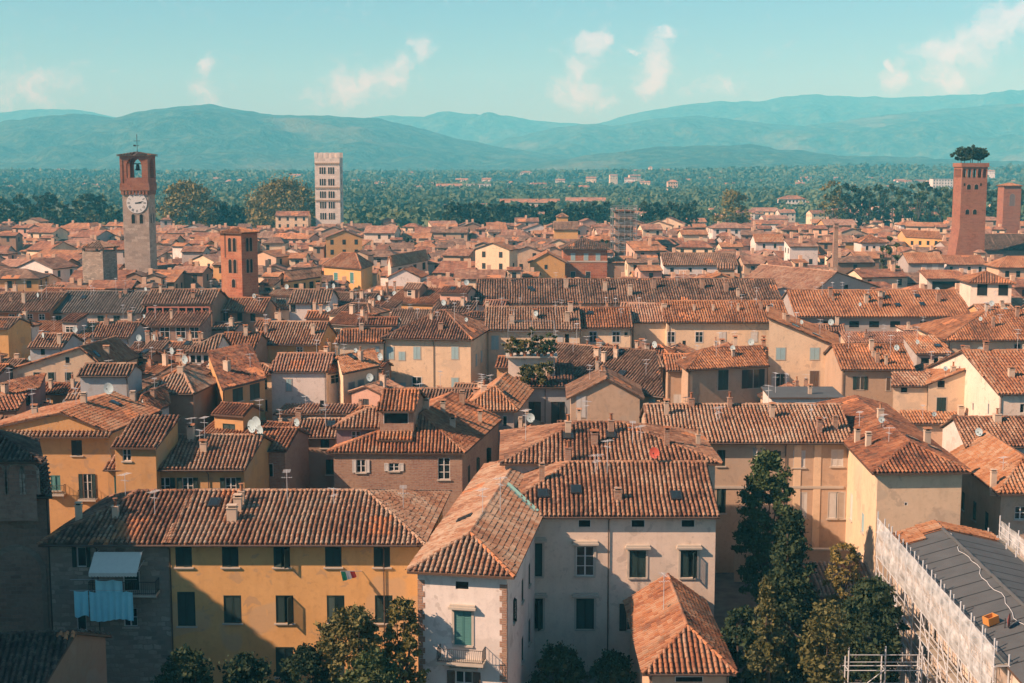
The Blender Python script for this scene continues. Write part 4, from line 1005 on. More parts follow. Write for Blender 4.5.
for px in (694, 713, 738): on_roof(h, 'chimney', px, 311, k='p', w=0.5, h=0.9)
h = house('very long brown tiled hall roof crossing the middle of town, dormer near one end', (476, 304, 783, 304), 14.5, 20.0, 0, 'gx', 3.6, 'pale', 'brown', o=0.6, name='hall', cat='hall', wins=row('D:', 309, 6, 6, 500, 530, 700, 740))
hall = h
for px, py, kk in ((566, 288, 'p'), (605, 291, 'p'), (654, 288, 'b'), (702, 288, 'b'), (630, 295, 'p'), (726, 291, 'b')): on_roof(h, 'chimney', px, py, k=kk, w=1.1, h=1.6)
on_roof(h, 'skylight', 533, 291)
# centre
h = house('cream palazzo with a hipped brown roof and pale blue shutters, centre of the old town', (384, 338.5, 470, 340), 15.0, 17.0, 10, 'hip', 3.1, 'cream', 'mix', hl=6.5, hr=5.5, r=8.0, o=0.6, name='palazzo', cat='palazzo',
          wins=row('S:blue', 353, 7, 12, 390.5, 417, 455) + [('S:blue', 402, 356, 6, 8)] + row('S:blue', 385, 7, 14, 391, 455) + [('S:blue', 403, 387, 5, 8), ('G:', 417, 386, 9, 17)], rw=[('@S:blue', 4, 10.3, 0.9, 1.7), ('@S:blue', 8, 10.3, 0.9, 1.7)], gutter=(0.57,))
palazzo_c = h
on_roof(h, 'chimney', 421, 318, k='p', w=0.8, h=1.2); on_roof(h, 'chimney', 399, 317, k='p', w=0.7, h=1.2); on_roof(h, 'skylight', 384, 325); on_roof(h, 'skylight', 399, 325); on_roof(h, 'dish', 402, 312, r=0.6)
h = house('narrow cream house with a small orange lean-to roof, tucked beside the hipped palazzo', (336, 343, 383, 342.5), 14.3, 8.0, 10, 'gx', 1.4, 'cream', 'orange', o=0.3, wins=[('S:blue', 377, 353, 4, 12)])
h = house('cream house turned to the side with three grey shutters and a bright orange roof', (345.5, 373.5, 381, 366), 13.2, 9.0, -14, 'gx', 1.5, 'cream', 'orange', o=0.4, wins=[('S:grey', 351.5, 388, 5, 11), ('S:grey', 361, 385.5, 5, 11), ('S:grey', 372, 382, 5, 11)])
on_roof(h, 'skylight', 352, 358)
h = house('whitewashed house with a bare wall and orange roof, next to the side turned cream house', (271, 372, 326, 372), 13.0, 9.0, 4, 'gx', 1.7, 'white', 'pink', o=0.25, wins=[('S:blue', 289, 385, 5, 12)])
wing(h, (327, 374, 344, 371), 12.6, 6.0, -8, 'gx', 1.1, 'white', 'orange', o=0.3, wins=[('G:', 335, 379, 7, 8)])
h = house('low rough stone house with a walled terrace in front of the whitewashed house', (275, 414, 348, 414), 9.0, 6.0, 4, 'flat', 0, 'stone', 'pink', wins=[('D:-', 322, 404, 4, 7)])
h = house('small grey house under a hipped orange roof, at the street bend below the centre palazzo', (466, 411, 514, 411), 13.0, 13.0, 8, 'hipy', 1.8, 'grey', 'orange', hf=3.6, o=0.55, wins=[('D:-', 505, 421, 4, 10)], rw=[('@S:grey', 3, 8.5, 0.9, 2.2), ('@S:grey', 7, 8.5, 0.9, 2.2), ('@D:-', 10, 8.5, 0.9, 2.2)])
on_roof(h, 'chimney', 476, 385, k='b', w=0.8, h=1.2)
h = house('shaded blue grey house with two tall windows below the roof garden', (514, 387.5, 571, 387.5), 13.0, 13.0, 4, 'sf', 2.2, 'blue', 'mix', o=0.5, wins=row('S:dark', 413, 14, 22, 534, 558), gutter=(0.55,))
garden_house = h
h = house('plain tan house, gable end forward, with one white french window', (571, 397, 640, 397), 13.6, 9.0, 2, 'gy', 2.1, 'tan', 'brown', m=4.1, o=0.5, wins=[('S:white', 581, 407, 9, 20), ('D:-', 587, 425, 8, 7)])
gable_house = h
on_roof(h, 'chimney', 597, 372, k='p', w=0.5, h=1.2); on_roof(h, 'chimney', 630, 381, k='p', w=0.6, h=1.0)
h = house('house hidden under a large brown tiled roof, behind the plain gable end house', (556, 386, 661, 397), 12.5, 21.0, 0, 'gx', 3.9, 'tan', 'brown', o=0.4, wins=[('S:blue', 652, 405, 6, 12)])
for px, py in ((604, 362), (616, 358)): on_roof(h, 'chimney', px, py, k='p', w=0.8, h=1.0)
on_roof(h, 'antenna', 600, 365, h=3); on_roof(h, 'skylight', 620, 354)
h = house('tan house in deep shade with three pale shuttered windows, behind the tan palazzo roof', (668, 371, 712, 371), 10.8, 9.0, 0, 'gx', 1.6, 'tan', 'rust', o=0.4, wins=row('S:white', 401, 8, 12, 678, 701))
# ------------------------------------------------------------------ left
h = house('ochre house with a tile skirt under its gable and a first floor balcony', (-26, 432, 109, 432), 13.0, 12.0, 9, 'gy', 2.0, 'ochre', 'rust', m=9.0, o=0.35, vg=0.3,
          wins=[('O:green', 31, 448, 10, 12), ('S:dark', 77, 448, 11, 15), ('S:teal', 56, 483, 10, 15), ('O:green', 88, 487, 9, 25), ('D:-', 43, 486, 4, 5)], rw=[('@D:', 4, 8, 0.9, 1.5)])
sk = MB(); roof_sheet(sk, [h.fr.q(-0.3, -1.0, 12.62), h.fr.q(h.fr.L + 0.3, -1.0, 12.62), h.fr.q(h.fr.L + 0.3, 0.0, 13.02), h.fr.q(-0.3, 0.0, 13.02)], 0, 0.4, 0.42, M_WOOD)
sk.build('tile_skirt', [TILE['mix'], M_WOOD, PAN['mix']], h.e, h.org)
s0, zf = on_front(h.fr, 80, 498); s1, _z = on_front(h.fr, 98, 498); balcony(h, h.fr, s0, s1, zf, 0.8)
s0, zf = on_front(h.fr, 49, 493); s1, _z = on_front(h.fr, 66, 493); balcony(h, h.fr, s0, s1, zf, 0.7)
on_roof(h, 'skylight', 115, 405); on_roof(h, 'chimney', 133, 401, k='p', w=0.8, h=0.8); on_roof(h, 'dish', 110, 397, r=0.6)
h = house('ochre house on two levels with four white windows in dark shutters, long lower roof', (106, 470, 243, 470), 12.4, 10.5, 8, 'gx', 1.9, 'ochre', 'mix', r=5.4, o=0.5,
          wins=[('S:teal', 120, 485, 11, 18)] + row('O:green', 486, 11, 17, 165, 188, 231), gutter=(0.74,))
wing(h, (113, 447.5, 154, 448), 14.6, 5.0, 10, 'sf', 1.7, 'ochre', 'mix', o=0.45, wins=[('G:', 127, 455, 9, 12)], base=10, foot=False)
for px, py, kk in ((191, 440, 'p'), (153, 440, 'b')): on_roof(h, 'chimney', px, py, k=kk, w=0.9, h=1.1)
on_roof(h, 'dish', 222, 428, r=0.55); on_roof(h, 'dish', 254, 436, r=0.6); on_roof(h, 'antenna', 200, 450, h=2.2)
two_level = h
h = house('narrow red brick house end with a dish, squeezed beside the two level ochre house', (248, 450, 284, 451), 12.6, 8.0, 8, 'gx', 1.3, 'brick', 'rust', o=0.3, wins=[('D:-', 270, 470, 7, 13)])
on_roof(h, 'dish', 258, 432, r=0.6); on_roof(h, 'dish', 262, 440, r=0.5)
h = house('brown rubble house with green shutters, between two red brick houses', (286, 438, 335, 438), 12.0, 6.5, 6, 'gx', 1.2, 'brown', 'mix', o=0.4, wins=row('S:green', 443.5, 9, 9, 300, 325) + row('S:green', 467, 9, 15, 302, 332))
s0, zf = on_front(h.fr, 307, 480)
h = house('red brick house with a rooftop loggia, tiled skirts and tall white windows', (333, 452.5, 462, 453), 12.0, 18.0, 11, 'hipy', 2.8, 'brick', 'rust', m=7.6, hf=4.6, o=0.55,
          wins=[('O:white', 361, 466, 9, 13), ('O:white', 394, 467, 10, 8), ('G:', 444, 469, 12, 21)], rw=[('@S:green', 3, 8, 1, 1.8), ('@S:green', 7, 8, 1, 1.8), ('@S:green', 12, 8, 1, 1.8)])
loggia_house = h
fl = wing(h, (336, 428.5, 377, 428.5), 13.9, 6.0, 8, 'hip', 1.3, 'purple', 'mix', hl=2.6, o=0.4, wins=[('G:', 356, 436, 9, 10)], base=10, foot=False)
fl = wing(h, (379, 440, 410, 440), 13.0, 2.6, 8, 'sf', 1.2, 'brick', 'orange', o=0.25, wins=[('G:', 392.5, 445, 11, 6)], base=10, foot=False)
fl = wing(h, (379, 411, 413, 411), 16.0, 5.5, 8, 'gx', 1.3, 'brick', 'orange', o=0.6, wins=[('D:-', 396, 418, 25, 11)], base=11, foot=False)
on_roof(h, 'chimney', 443, 413, k='p', w=0.7, h=1.0); on_roof(h, 'chimney', 480, 423, k='p', w=0.6, h=1.0); on_roof(h, 'chimney', 462, 404, k='b', w=0.8, h=1.2)
h = house('orange ochre house with a band of attic windows under a dull brown roof', (-14, 312, 48, 312), 15.0, 14.0, 6, 'gx', 2.4, 'orange', 'brown', o=0.8, wins=row('G:', 317, 5, 5, 12, 20, 30, 42) + row('S:green', 333, 6, 10, 13, 26) + [('D:', 42, 332, 6, 7), ('S:green', 13, 354, 7, 12)])
on_roof(h, 'chimney', 24, 303, k='p', w=0.8, h=1.6)
h = house('bright yellow house corner rising at the picture edge below the orange ochre house', (-40, 329, 7, 329), 14.2, 7.0, 10, 'gx', 1.2, 'yellow', 'brown', o=0.4)
h = house('cream house under a long grey roof with pale seams, four dark windows', (50, 313, 140, 313.5), 14.5, 15.0, 4, 'gx', 2.9, 'pale', 'grey', o=0.5, wins=row('S:green', 321, 6, 10, 59, 79, 101, 117))
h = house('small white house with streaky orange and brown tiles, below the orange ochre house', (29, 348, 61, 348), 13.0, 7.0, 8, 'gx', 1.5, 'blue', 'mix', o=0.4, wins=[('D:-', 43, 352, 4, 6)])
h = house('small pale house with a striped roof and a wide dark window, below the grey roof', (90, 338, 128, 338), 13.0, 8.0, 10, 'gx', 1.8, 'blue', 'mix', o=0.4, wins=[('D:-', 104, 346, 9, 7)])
h = house('brown house with a balustraded roof loggia above a lower tiled roof', (142, 304.5, 211, 304.5), 16.0, 10.0, 4, 'gx', 1.9, 'brown', 'brown', o=0.6, wins=row('D:-', 309, 26, 6, 158, 192) + row('G:', 331, 9, 8, 150, 165, 181, 196))
lg = wing(h, (135, 326.5, 199, 326.5), 13.0, 7.0, 4, 'sf', 1.6, 'darkbrick', 'mix', o=0.4, wins=row('G:', 333, 9, 10, 147, 165, 181, 195))
mb = MB()
for i in range(9):
    s = lg.L * i / 8; p = lg.q(s, 6.2, 0); mb.box(p[0] - 0.12, p[0] + 0.12, p[1] - 0.12, p[1] + 0.12, 14.4, 15.55)
a, c2 = lg.q(0, 6.2, 15.5), lg.q(lg.L, 6.2, 15.5); mb.tube(a, c2, 0.14, 0, 6); mb.build('balustrade', [plain('balustrade_red', (0.40, 0.16, 0.11))], h.e, h.org)
h = house('cream house with a broad blank gable wall and four small dark windows', (12, 369, 104, 368), 13.0, 11.0, 8, 'gy', 2.8, 'cream', 'rust', m=9.0, o=0.3, vg=0.3, wins=row('S:green', 376.5, 6, 8, 37, 51.5, 68.5) + [('D:-', 67.5, 360, 4, 6), ('D:-', 53, 394, 6, 3)])
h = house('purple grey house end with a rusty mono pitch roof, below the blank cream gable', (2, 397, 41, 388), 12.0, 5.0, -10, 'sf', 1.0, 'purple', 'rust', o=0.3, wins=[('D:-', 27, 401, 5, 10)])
h = house('tiny lean-to with orange tiles at the foot of the purple grey house', (-20, 413, 17, 410), 11.5, 4.5, -6, 'sf', 0.9, 'brown', 'rust', o=0.3)
h = house('two tier tiled house with a pale strip of wall between its roofs', (67, 400, 119, 400), 12.2, 6.5, 8, 'sf', 2.4, 'redbrick', 'mix', o=0.4)
wing(h, (79, 376, 127, 376), 15.4, 4.0, 8, 'gx', 0.9, 'blue', 'brown', o=0.4, foot=False)
h = house('small house with striped hipped roof, beside the yellow house at the lane', (141, 393.5, 192, 394), 13.0, 9.5, 6, 'hip', 2.0, 'brown', 'mix', hl=3, hr=3, o=0.45)
h = house('side turned house with a pale blue wall under rough orange tiles', (150, 415, 172, 405), 12.3, 8.0, -20, 'gx', 1.5, 'blue', 'rust', o=0.4, wins=[('D:-', 160, 416, 5, 9)])
on_roof(h, 'dish', 177, 396, r=0.8)
h = house('yellow house with two dark shuttered windows, side turned beside the lane', (226, 389, 268, 378.5), 13.0, 12.0, -20, 'sf', 2.9, 'ochre', 'rust', o=0.5, wins=[('S:green', 238, 395, 7, 13), ('S:green', 255, 391.5, 7, 15)])
h = house('white house with a row of small casements, brown hipped roof', (188, 353, 214, 353), 14.3, 7.0, 6, 'hip', 1.9, 'white', 'brown', hl=3, o=0.4, wins=row('D:', 359, 4, 7, 193, 199, 206))
h = house('house with bright orange tiles above the dark lane, brown wall', (216, 352, 252, 352), 13.4, 9.0, 6, 'gx', 2.0, 'brown', 'orange', o=0.4)
h = house('yellow house under a wide striped roof, below the white house with the brown roof', (253, 344.5, 318, 345), 13.5, 12.0, 5, 'gx', 2.5, 'yellow', 'mix', o=0.5, wins=row('G:', 350, 5, 5, 262, 300))
h = house('white house with two dark windows under a ridged brown roof', (289, 303.5, 328, 303.5), 15.0, 9.0, 4, 'gx', 1.9, 'white', 'brown', o=0.5, wins=row('S:dark', 308, 5, 8, 293, 314))
h = house('bright yellow house with a row of dark windows, turned towards the cream house', (286, 282, 322, 277), 15.0, 10.0, -6, 'gx', 1.8, 'yellow', 'brown', o=0.5, wins=[('D:-', 288, 288, 3, 5), ('D:-', 296, 287, 3, 6), ('D:-', 303.5, 286, 3, 6), ('D:-', 311.5, 285, 3, 7), ('D:-', 318.5, 284, 3, 7)])
h = house('cream yellow house with two pale green shutters and a rusty hipped roof', (322, 266, 359, 269), 16.0, 13.0, 6, 'hip', 2.8, 'yellow', 'rust', hl=5, hr=4, o=0.6, wins=row('S:teal', 278, 4, 10, 336, 352))
h.e['label'] = 'cream yellow house with two pale green shutters, beside the bright yellow house'
wing(h, (393, 267, 429, 260), 15.0, 10.0, -10, 'gx', 2.2, 'pale', 'orange', o=0.5, wins=[('D:-', 400, 271, 3, 6), ('D:-', 406, 270, 3, 6), ('D:-', 415, 268, 3, 7), ('D:-', 424, 266, 3, 7)])
h = house('white gabled house with a small round headed end wall, before the cream yellow house', (388, 277, 420, 277), 14.0, 8.0, 8, 'gy', 1.9, 'white', 'rust', o=0.4)
h.e['label'] = 'white gabled house standing before the cream yellow house'
h = house('square red brick palazzo with a low hipped roof, three windows over two', (563.5, 249.5, 607.5, 249.5), 18.0, 12.0, 0, 'hip', 2.3, 'redbrick', 'brown', hl=5.5, hr=5.5, o=0.8, name='palazzo', cat='palazzo', wins=row('S:blue', 257, 4, 6.5, 573, 586, 598) + row('S:dark', 275, 4.5, 6.5, 573, 588))
box_on(h.fr, h, 'string_course', -0.1, h.fr.L + 0.1, -0.12, -0.002, 14.2, 14.6, M_STONE)
h = house('church like hall with a big shaded gable and one broad tan roof slope', (815, 292, 877, 286), 14.0, 24.0, -30, 'gy', 3.8, 'grey', 'pink', m=7.5, o=0.8, name='hall', cat='hall', wins=[('D:-', 846, 287, 5, 4)])
h = house('white house under a brown roof with a long plain front, behind the very long hall', (664, 265.5, 738, 265.5), 14.0, 14.0, 0, 'gx', 2.6, 'white', 'brown', o=0.5, wins=row('D:-', 270, 3.5, 3.5, 672, 690, 705, 725) + row('D:-', 277, 3, 5, 713, 733))
h = house('grey fronted house with an orange roof and a white blind, near the tree topped tower', (909, 263.5, 945, 263.5), 14.5, 10.0, 0, 'gx', 2.2, 'grey', 'orange', o=0.5, wins=[('S:white', 924, 268, 5, 6), ('S:white', 935, 267, 6, 7)])
h = house('white house with three dark windows at the foot of the tree topped tower', (948, 265, 986, 265), 13.5, 9.0, 0, 'gx', 2.0, 'white', 'rust', o=0.5, wins=row('D:-', 270, 3, 6, 951, 969, 980))
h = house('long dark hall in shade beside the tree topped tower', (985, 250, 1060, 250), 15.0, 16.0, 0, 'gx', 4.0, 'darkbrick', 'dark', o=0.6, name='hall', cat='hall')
h = house('orange house glimpsed at the far edge with a stepped roof, right against the dark hall', (1000, 268, 1060, 268), 15.0, 9.0, 0, 'hip', 2.2, 'peach', 'orange', hl=3.5, o=0.6, wins=row('D:-', 274, 4, 6, 1007, 1018))
h = house('white fronted house with orange roof below the brick chimney stack', (756, 242.5, 785, 242.5), 15.0, 10.0, 0, 'gx', 2.2, 'white', 'orange', o=0.5, wins=row('D:-', 246, 2.5, 4, 764, 775))
h = house('pale two storey house with an orange hipped roof, beyond the brick chimney stack', (862, 243, 886, 243), 15.5, 10.0, 0, 'hip', 2.2, 'white', 'orange', hl=4, hr=4, o=0.5, wins=row('D:-', 248, 2.5, 4, 867, 874, 881))
h = house('long yellow house beyond the chimney stack, its roof low and brown', (905, 237, 942, 239), 16.0, 10.0, 0, 'gx', 2.0, 'yellow', 'orange', o=0.4, wins=row('D:-', 243, 2, 4, 912, 920, 928, 936))
h = house('yellow gabled house before the long brown street of roofs', (530, 262, 565, 262), 15.0, 10.0, 0, 'gy', 2.4, 'yellow', 'rust', o=0.5, wins=[('D:-', 546, 267, 3, 4)])
h.e['label'] = 'yellow gabled house just beside the square red brick palazzo'
h = house('yellow church like block with a small raised lantern storey', (554, 230, 578, 230), 17.0, 12.0, 0, 'gx', 2.5, 'yellow', 'brown', o=0.4)
wing(h, (557, 217, 568, 217), 21.0, 5.0, 0, 'hip', 1.2, 'yellow', 'brown', hl=2, hr=2, o=0.3)

h = house('house with rusty roof half hiding the foot of the red tower house', (216, 312, 263, 312.5), 14.0, 9.0, 4, 'gx', 1.9, 'brown', 'rust', o=0.5, wins=row('D:', 317, 5, 8, 226, 240, 253))
# small things every roof here carries
for h in list(HOUSES):
    dd = float(np.linalg.norm(h.org[:2]))
    if dd > 270 or h is repair: continue
    for f in h.frames:
        if f.L * f.D < 30: continue
        for _ in range(1 + int(f.L * f.D > 110) + int(f.L * f.D > 200)):
            st = (random.uniform(0.1, 0.9), random.uniform(0.2, 0.55)); on_roof(h, 'antenna', st=st, fr=f, h=random.choice([1.5, 2.0, 2.5, 3.0]))
            if random.random() < 0.75: on_roof(h, 'chimney', st=(random.uniform(0.08, 0.92), random.uniform(0.1, 0.5)), fr=f, k=random.choice('ppb'), w=random.choice([0.6, 0.8, 1.0]), h=random.choice([0.7, 0.9, 1.2]))
            if dd > 115 and random.random() < 0.28: on_roof(h, 'dish', st=(random.uniform(0.08, 0.92), random.uniform(0.05, 0.4)), fr=f, r=random.choice([0.3, 0.4]))
            if random.random() < 0.25: on_roof(h, 'skylight', st=(random.uniform(0.1, 0.9), random.uniform(0.08, 0.35)), fr=f)
# copper flashing in the valley between the white wing and the cream palazzo
pf = palazzo.frames[0]; Pw = np.array(wfr.polys[1]); Pp = np.array(pf.polys[0])
def plane(P): n = np.cross(P[1] - P[0], P[2] - P[0]); n = n if n[2] > 0 else -n; return n / n[2], P[0]
n1_, q1_ = plane(Pw); n2_, q2_ = plane(Pp); dirv = np.cross(n1_, n2_); dirv /= np.linalg.norm(dirv); dirv = dirv if dirv[2] > 0 else -dirv
Am = np.array([n1_, n2_, dirv]); c0 = np.linalg.solve(Am, [n1_ @ q1_, n2_ @ q2_, dirv @ pf.q(0, 0, 13.0)])
t0_ = (12.95 - c0[2]) / dirv[2]; t1_ = (14.3 - c0[2]) / dirv[2]; a, c2 = c0 + dirv * t0_, c0 + dirv * t1_
sd = np.cross(dirv, [0, 0, 1.0]); sd /= np.linalg.norm(sd); mb = MB()
for sg, nn_ in ((1, n1_), (-1, n2_)):
    k1 = sd * 0.3 * sg; zz = lambda p: np.array([p[0], p[1], max(q1_[2] - (n1_[:2] @ (p[:2] - q1_[:2])), q2_[2] - (n2_[:2] @ (p[:2] - q2_[:2]))) + 0.2])
    mb.add([zz(a), zz(c2), zz(c2 + k1), zz(a + k1)], [(0, 1, 2, 3)])
mb.build('valley_flashing', [plain('copper_green', (0.20, 0.36, 0.30), 0.6)], palazzo.e, palazzo.org)
# ------------------------------------------------------------------ landmarks
def zy(py, d): return ptd(512, py, d)[2]
def arch_hole_face(mb, x0, x1, y0, y1, z0, z1, ox0, ox1, oz0, oz1, mat=0, k=8):
    """wall slab in its own frame pierced by one arched opening"""
    mb.box(x0, ox0, y0, y1, z0, z1, mat); mb.box(ox1, x1, y0, y1, z0, z1, mat); mb.box(ox0, ox1, y0, y1, z0, oz0, mat)
    r = (ox1 - ox0) / 2; cx = (ox0 + ox1) / 2; zs = oz1 - r
    for i in range(k):
        a0, a1 = math.pi * i / k, math.pi * (i + 1) / k
        xa, xb = cx - r * math.cos(a0), cx - r * math.cos(a1); za, zb = zs + r * math.sin(a0), zs + r * math.sin(a1)
        v = [(xa, y0, za), (xb, y0, zb), (xb, y0, z1), (xa, y0, z1), (xa, y1, za), (xb, y1, zb), (xb, y1, z1), (xa, y1, z1)]
        mb.add(v, [(0, 1, 2, 3), (7, 6, 5, 4), (0, 4, 5, 1), (3, 2, 6, 7)], mat)
class Tower:
    def __init__(s, name, label, cat, corner, u_ang, side, depth=None):
        """corner: front left plan corner; u_ang: heading of the front face"""
        s.e = empty(name, (corner[0], corner[1], 0), label, cat); s.e.rotation_euler = (0, 0, u_ang); s.w = side; s.d = depth or side
        u = np.array([math.cos(u_ang), math.sin(u_ang)]); w = np.array([-u[1], u[0]]); a = np.array(corner[:2])
        FOOT.append(np.array([a, a + u * s.w, a + u * s.w + w * s.d, a + w * s.d]))
    def part(s, name, mb, mats): return mb.build(name, mats, s.e, (0, 0, 0), local=True)
    def sub(s, parent, name, mb, mats): return mb.build(name, mats, parent, (0, 0, 0), local=True)
def arch_pane(mb, cx, y, z0, w, h, mat=0, k=8, t=0.12):
    """dark arched recess lined with a thin frame standing proud of the wall"""
    r = w / 2; zs = z0 + h - r
    pts = [(cx - r, z0), (cx + r, z0)] + [(cx + r * math.cos(math.pi * i / k), zs + r * math.sin(math.pi * i / k)) for i in range(k + 1)]
    mb.poly([(x, y - 0.012, z) for x, z in pts], mat)
    R2 = r + t
    for i in range(k):
        a0, a1 = math.pi * i / k, math.pi * (i + 1) / k
        v = [(cx + rr * math.cos(a), yy, zs + rr * math.sin(a)) for yy in (y - 0.08, y + 0.02) for rr, a in ((r, a0), (R2, a0), (R2, a1), (r, a1))]
        mb.add(v, [(0, 1, 2, 3), (1, 5, 6, 2), (3, 7, 4, 0)], mat + 1)
    for sx in (-1, 1):
        xa, xb = sorted((cx + sx * r, cx + sx * R2)); mb.box(xa, xb, y - 0.08, y + 0.02, z0, zs, mat + 1)

# clock tower
d0 = 335.0; pl = ptd(122.5, 200, d0); ws = 6.3
T = Tower('clock_tower', 'tall stone clock tower with a red brick belfry and a white clock face', 'clock tower', (pl[0], d0), 0.0, ws)
zr, zeave, zb, zc0, zc1 = zy(152.0, d0), zy(155.5, d0), zy(183.5, d0), zy(190.5, d0), zy(203, d0)
mb = MB(); v = [(0, 0, 0), (ws, 0, 0), (ws, ws, 0), (0, ws, 0), (0, 0, zc0), (ws, 0, zc0), (ws, ws, zc0), (0, ws, zc0)]
mb.add(v, [(0, 1, 5, 4), (1, 2, 6, 5), (2, 3, 7, 6), (3, 0, 4, 7), (4, 5, 6, 7)]); T.part('shaft', mb, [wallmat('greystone')])
mb = MB(); n = 8
for i in range(n):
    a = -0.15 + (ws + 0.3) * (i + 0.15) / n; bq = -0.15 + (ws + 0.3) * (i + 0.75) / n
    mb.box(a, bq, -0.35, -0.003, zc0 - 1.0, zc0); mb.box(a, bq, ws + 0.003, ws + 0.35, zc0 - 1.0, zc0); mb.box(-0.35, -0.003, a, bq, zc0 - 1.0, zc0 - 0.004); mb.box(ws + 0.003, ws + 0.35, a, bq, zc0 - 1.0, zc0 - 0.004)
mb.box(-0.45, ws + 0.45, -0.45, ws + 0.45, zc0, zb); T.part('corbel_band', mb, [wallmat('brownbrick')])
mb = MB(); th = 1.0; x0, x1 = -0.3, ws + 0.3
oc = ws / 2; ow = 1.85
arch_hole_face(mb, x0, x1, x0, x0 + th, zb, zeave, oc - ow, oc + ow, zb + 1.4, zeave - 0.6)
arch_hole_face(mb, x0, x1, x1 - th, x1, zb, zeave, oc - ow, oc + ow, zb + 1.4, zeave - 0.6)
mside = MB(); arch_hole_face(mside, x0 + th, x1 - th, 0, th, zb, zeave - 0.002, oc - ow, oc + ow, zb + 1.4, zeave - 0.6)
V = np.vstack(mside.v)
for xo in (x0, x1 - th):
    for vv, (ff, mm, uu_) in zip(mside.v, mside.f):
        pass
    v2 = np.stack([V[:, 1] + xo, V[:, 0], V[:, 2]], 1)
    base = mb.n; mb.v.append(v2); mb.n += len(v2)
    for ff, mm, uu_ in mside.f: mb.f.append((ff[:, ::-1] + base, 0, None))
for cxp in (x0 + 0.35, x1 - 0.35): mb.box(cxp - 0.3, cxp + 0.3, x0 - 0.12, x0 - 0.002, zb, zeave)
bf = T.part('belfry', mb, [wallmat('brownbrick')])
mb = MB(); e_ = 0.55; rp = [(x0 - e_, x0 - e_, zeave), (x1 + e_, x0 - e_, zeave), (x1 + e_, x1 + e_, zeave), (x0 - e_, x1 + e_, zeave), (oc, oc, zr)]
for a, c2 in ((0, 1), (1, 2), (2, 3), (3, 0)): roof_sheet(mb, [rp[a], rp[c2], rp[4]], 2, 0.6, 0.42, M_WOOD)
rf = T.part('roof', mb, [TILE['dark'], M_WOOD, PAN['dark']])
mb = MB(); zt = zy(134, d0); mb.tube((oc, oc, zr - 0.2), (oc, oc, zt), 0.07, 0, 5); zc_ = zt - 1.6; mb.tube((oc - 0.75, oc, zc_), (oc + 0.75, oc, zc_), 0.05, 0, 5); mb.tube((oc - 0.9, oc, zr + 1.6), (oc + 0.5, oc, zr + 1.6), 0.05, 0, 5)
mb.box(oc - 0.9, oc - 0.3, oc - 0.03, oc + 0.03, zr + 1.4, zr + 1.8); T.sub(rf, 'weather_vane', mb, [M_IRON])
mb = MB(); pr = [(0.12, 1.5), (0.35, 1.45), (0.42, 1.1), (0.5, 0.5), (0.72, 0.1), (0.78, 0.0)]; k = 14
bz = zeave - 3.6
vs = [(oc + r_ * math.cos(2 * math.pi * i / k), oc + r_ * math.sin(2 * math.pi * i / k), bz + zz) for r_, zz in pr for i in range(k)]
mb.add(vs, [(j * k + i, j * k + (i + 1) % k, (j + 1) * k + (i + 1) % k, (j + 1) * k + i) for j in range(len(pr) - 1) for i in range(k)])
mb.box(oc - 1.2, oc + 1.2, oc - 0.12, oc + 0.12, bz + 1.5, bz + 1.75); mb.tube((oc, oc, bz - 0.15), (oc, oc, bz + 0.6), 0.06)
T.sub(bf, 'bell', mb, [plain('bronze', (0.05, 0.045, 0.03), 0.5, 0.6)])
# clock
cxk = (136.8 - 122.5) / (F / (d0 * CT)); r_ = 2.5
mb = MB(); k = 40; ring = [(cxk + r_ * math.cos(2 * math.pi * i / k), zc1 + r_ * math.sin(2 * math.pi * i / k)) for i in range(k)]
mb.add([(x, -0.16, z) for x, z in ring] + [(x, 0.05, z) for x, z in ring], [(i, (i + 1) % k, k + (i + 1) % k, k + i) for i in range(k)]); mb.poly([(x, -0.16, z) for x, z in ring])
ck = T.part('clock_face', mb, [plain('clock_white', (0.62, 0.60, 0.55), 0.7)])
mb = MB()
def stroke(c, ang, x0_, z0_, x1_, z1_, wd=0.07):
    """a stroke in the numeral's own upright frame, turned to stand radially on the dial"""
    ca, sa = math.cos(ang), math.sin(ang); f = lambda x, z: (c[0] + x * ca - z * sa, c[1] + x * sa + z * ca)
    d = np.array([x1_ - x0_, z1_ - z0_]); d /= np.linalg.norm(d); n_ = np.array([-d[1], d[0]]) * wd / 2
    q = [f(x0_ - n_[0], z0_ - n_[1]), f(x1_ - n_[0], z1_ - n_[1]), f(x1_ + n_[0], z1_ + n_[1]), f(x0_ + n_[0], z0_ + n_[1])]
    mb.add([(x, -0.175, z) for x, z in q], [(0, 1, 2, 3)])
NUM = ['XII', 'I', 'II', 'III', 'IIII', 'V', 'VI', 'VII', 'VIII', 'IX', 'X', 'XI']
for i, s_n in enumerate(NUM):
    an = math.pi / 2 - i * math.pi / 6; c = (cxk + math.cos(an) * 1.95, zc1 + math.sin(an) * 1.95); wds = {'I': 0.15, 'V': 0.28, 'X': 0.28}; tot = sum(wds[q] for q in s_n); x = -tot / 2
    for q in s_n:
        w_ = wds[q]
        if q == 'I': stroke(c, an - math.pi / 2, x + w_ / 2, -0.3, x + w_ / 2, 0.3)
        elif q == 'V': stroke(c, an - math.pi / 2, x + 0.02, 0.3, x + w_ / 2, -0.3); stroke(c, an - math.pi / 2, x + w_ - 0.02, 0.3, x + w_ / 2, -0.3)
        else: stroke(c, an - math.pi / 2, x + 0.02, 0.3, x + w_ - 0.02, -0.3); stroke(c, an - math.pi / 2, x + 0.02, -0.3, x + w_ - 0.02, 0.3)
        x += w_
T.sub(ck, 'numerals', mb, [M_IRON])
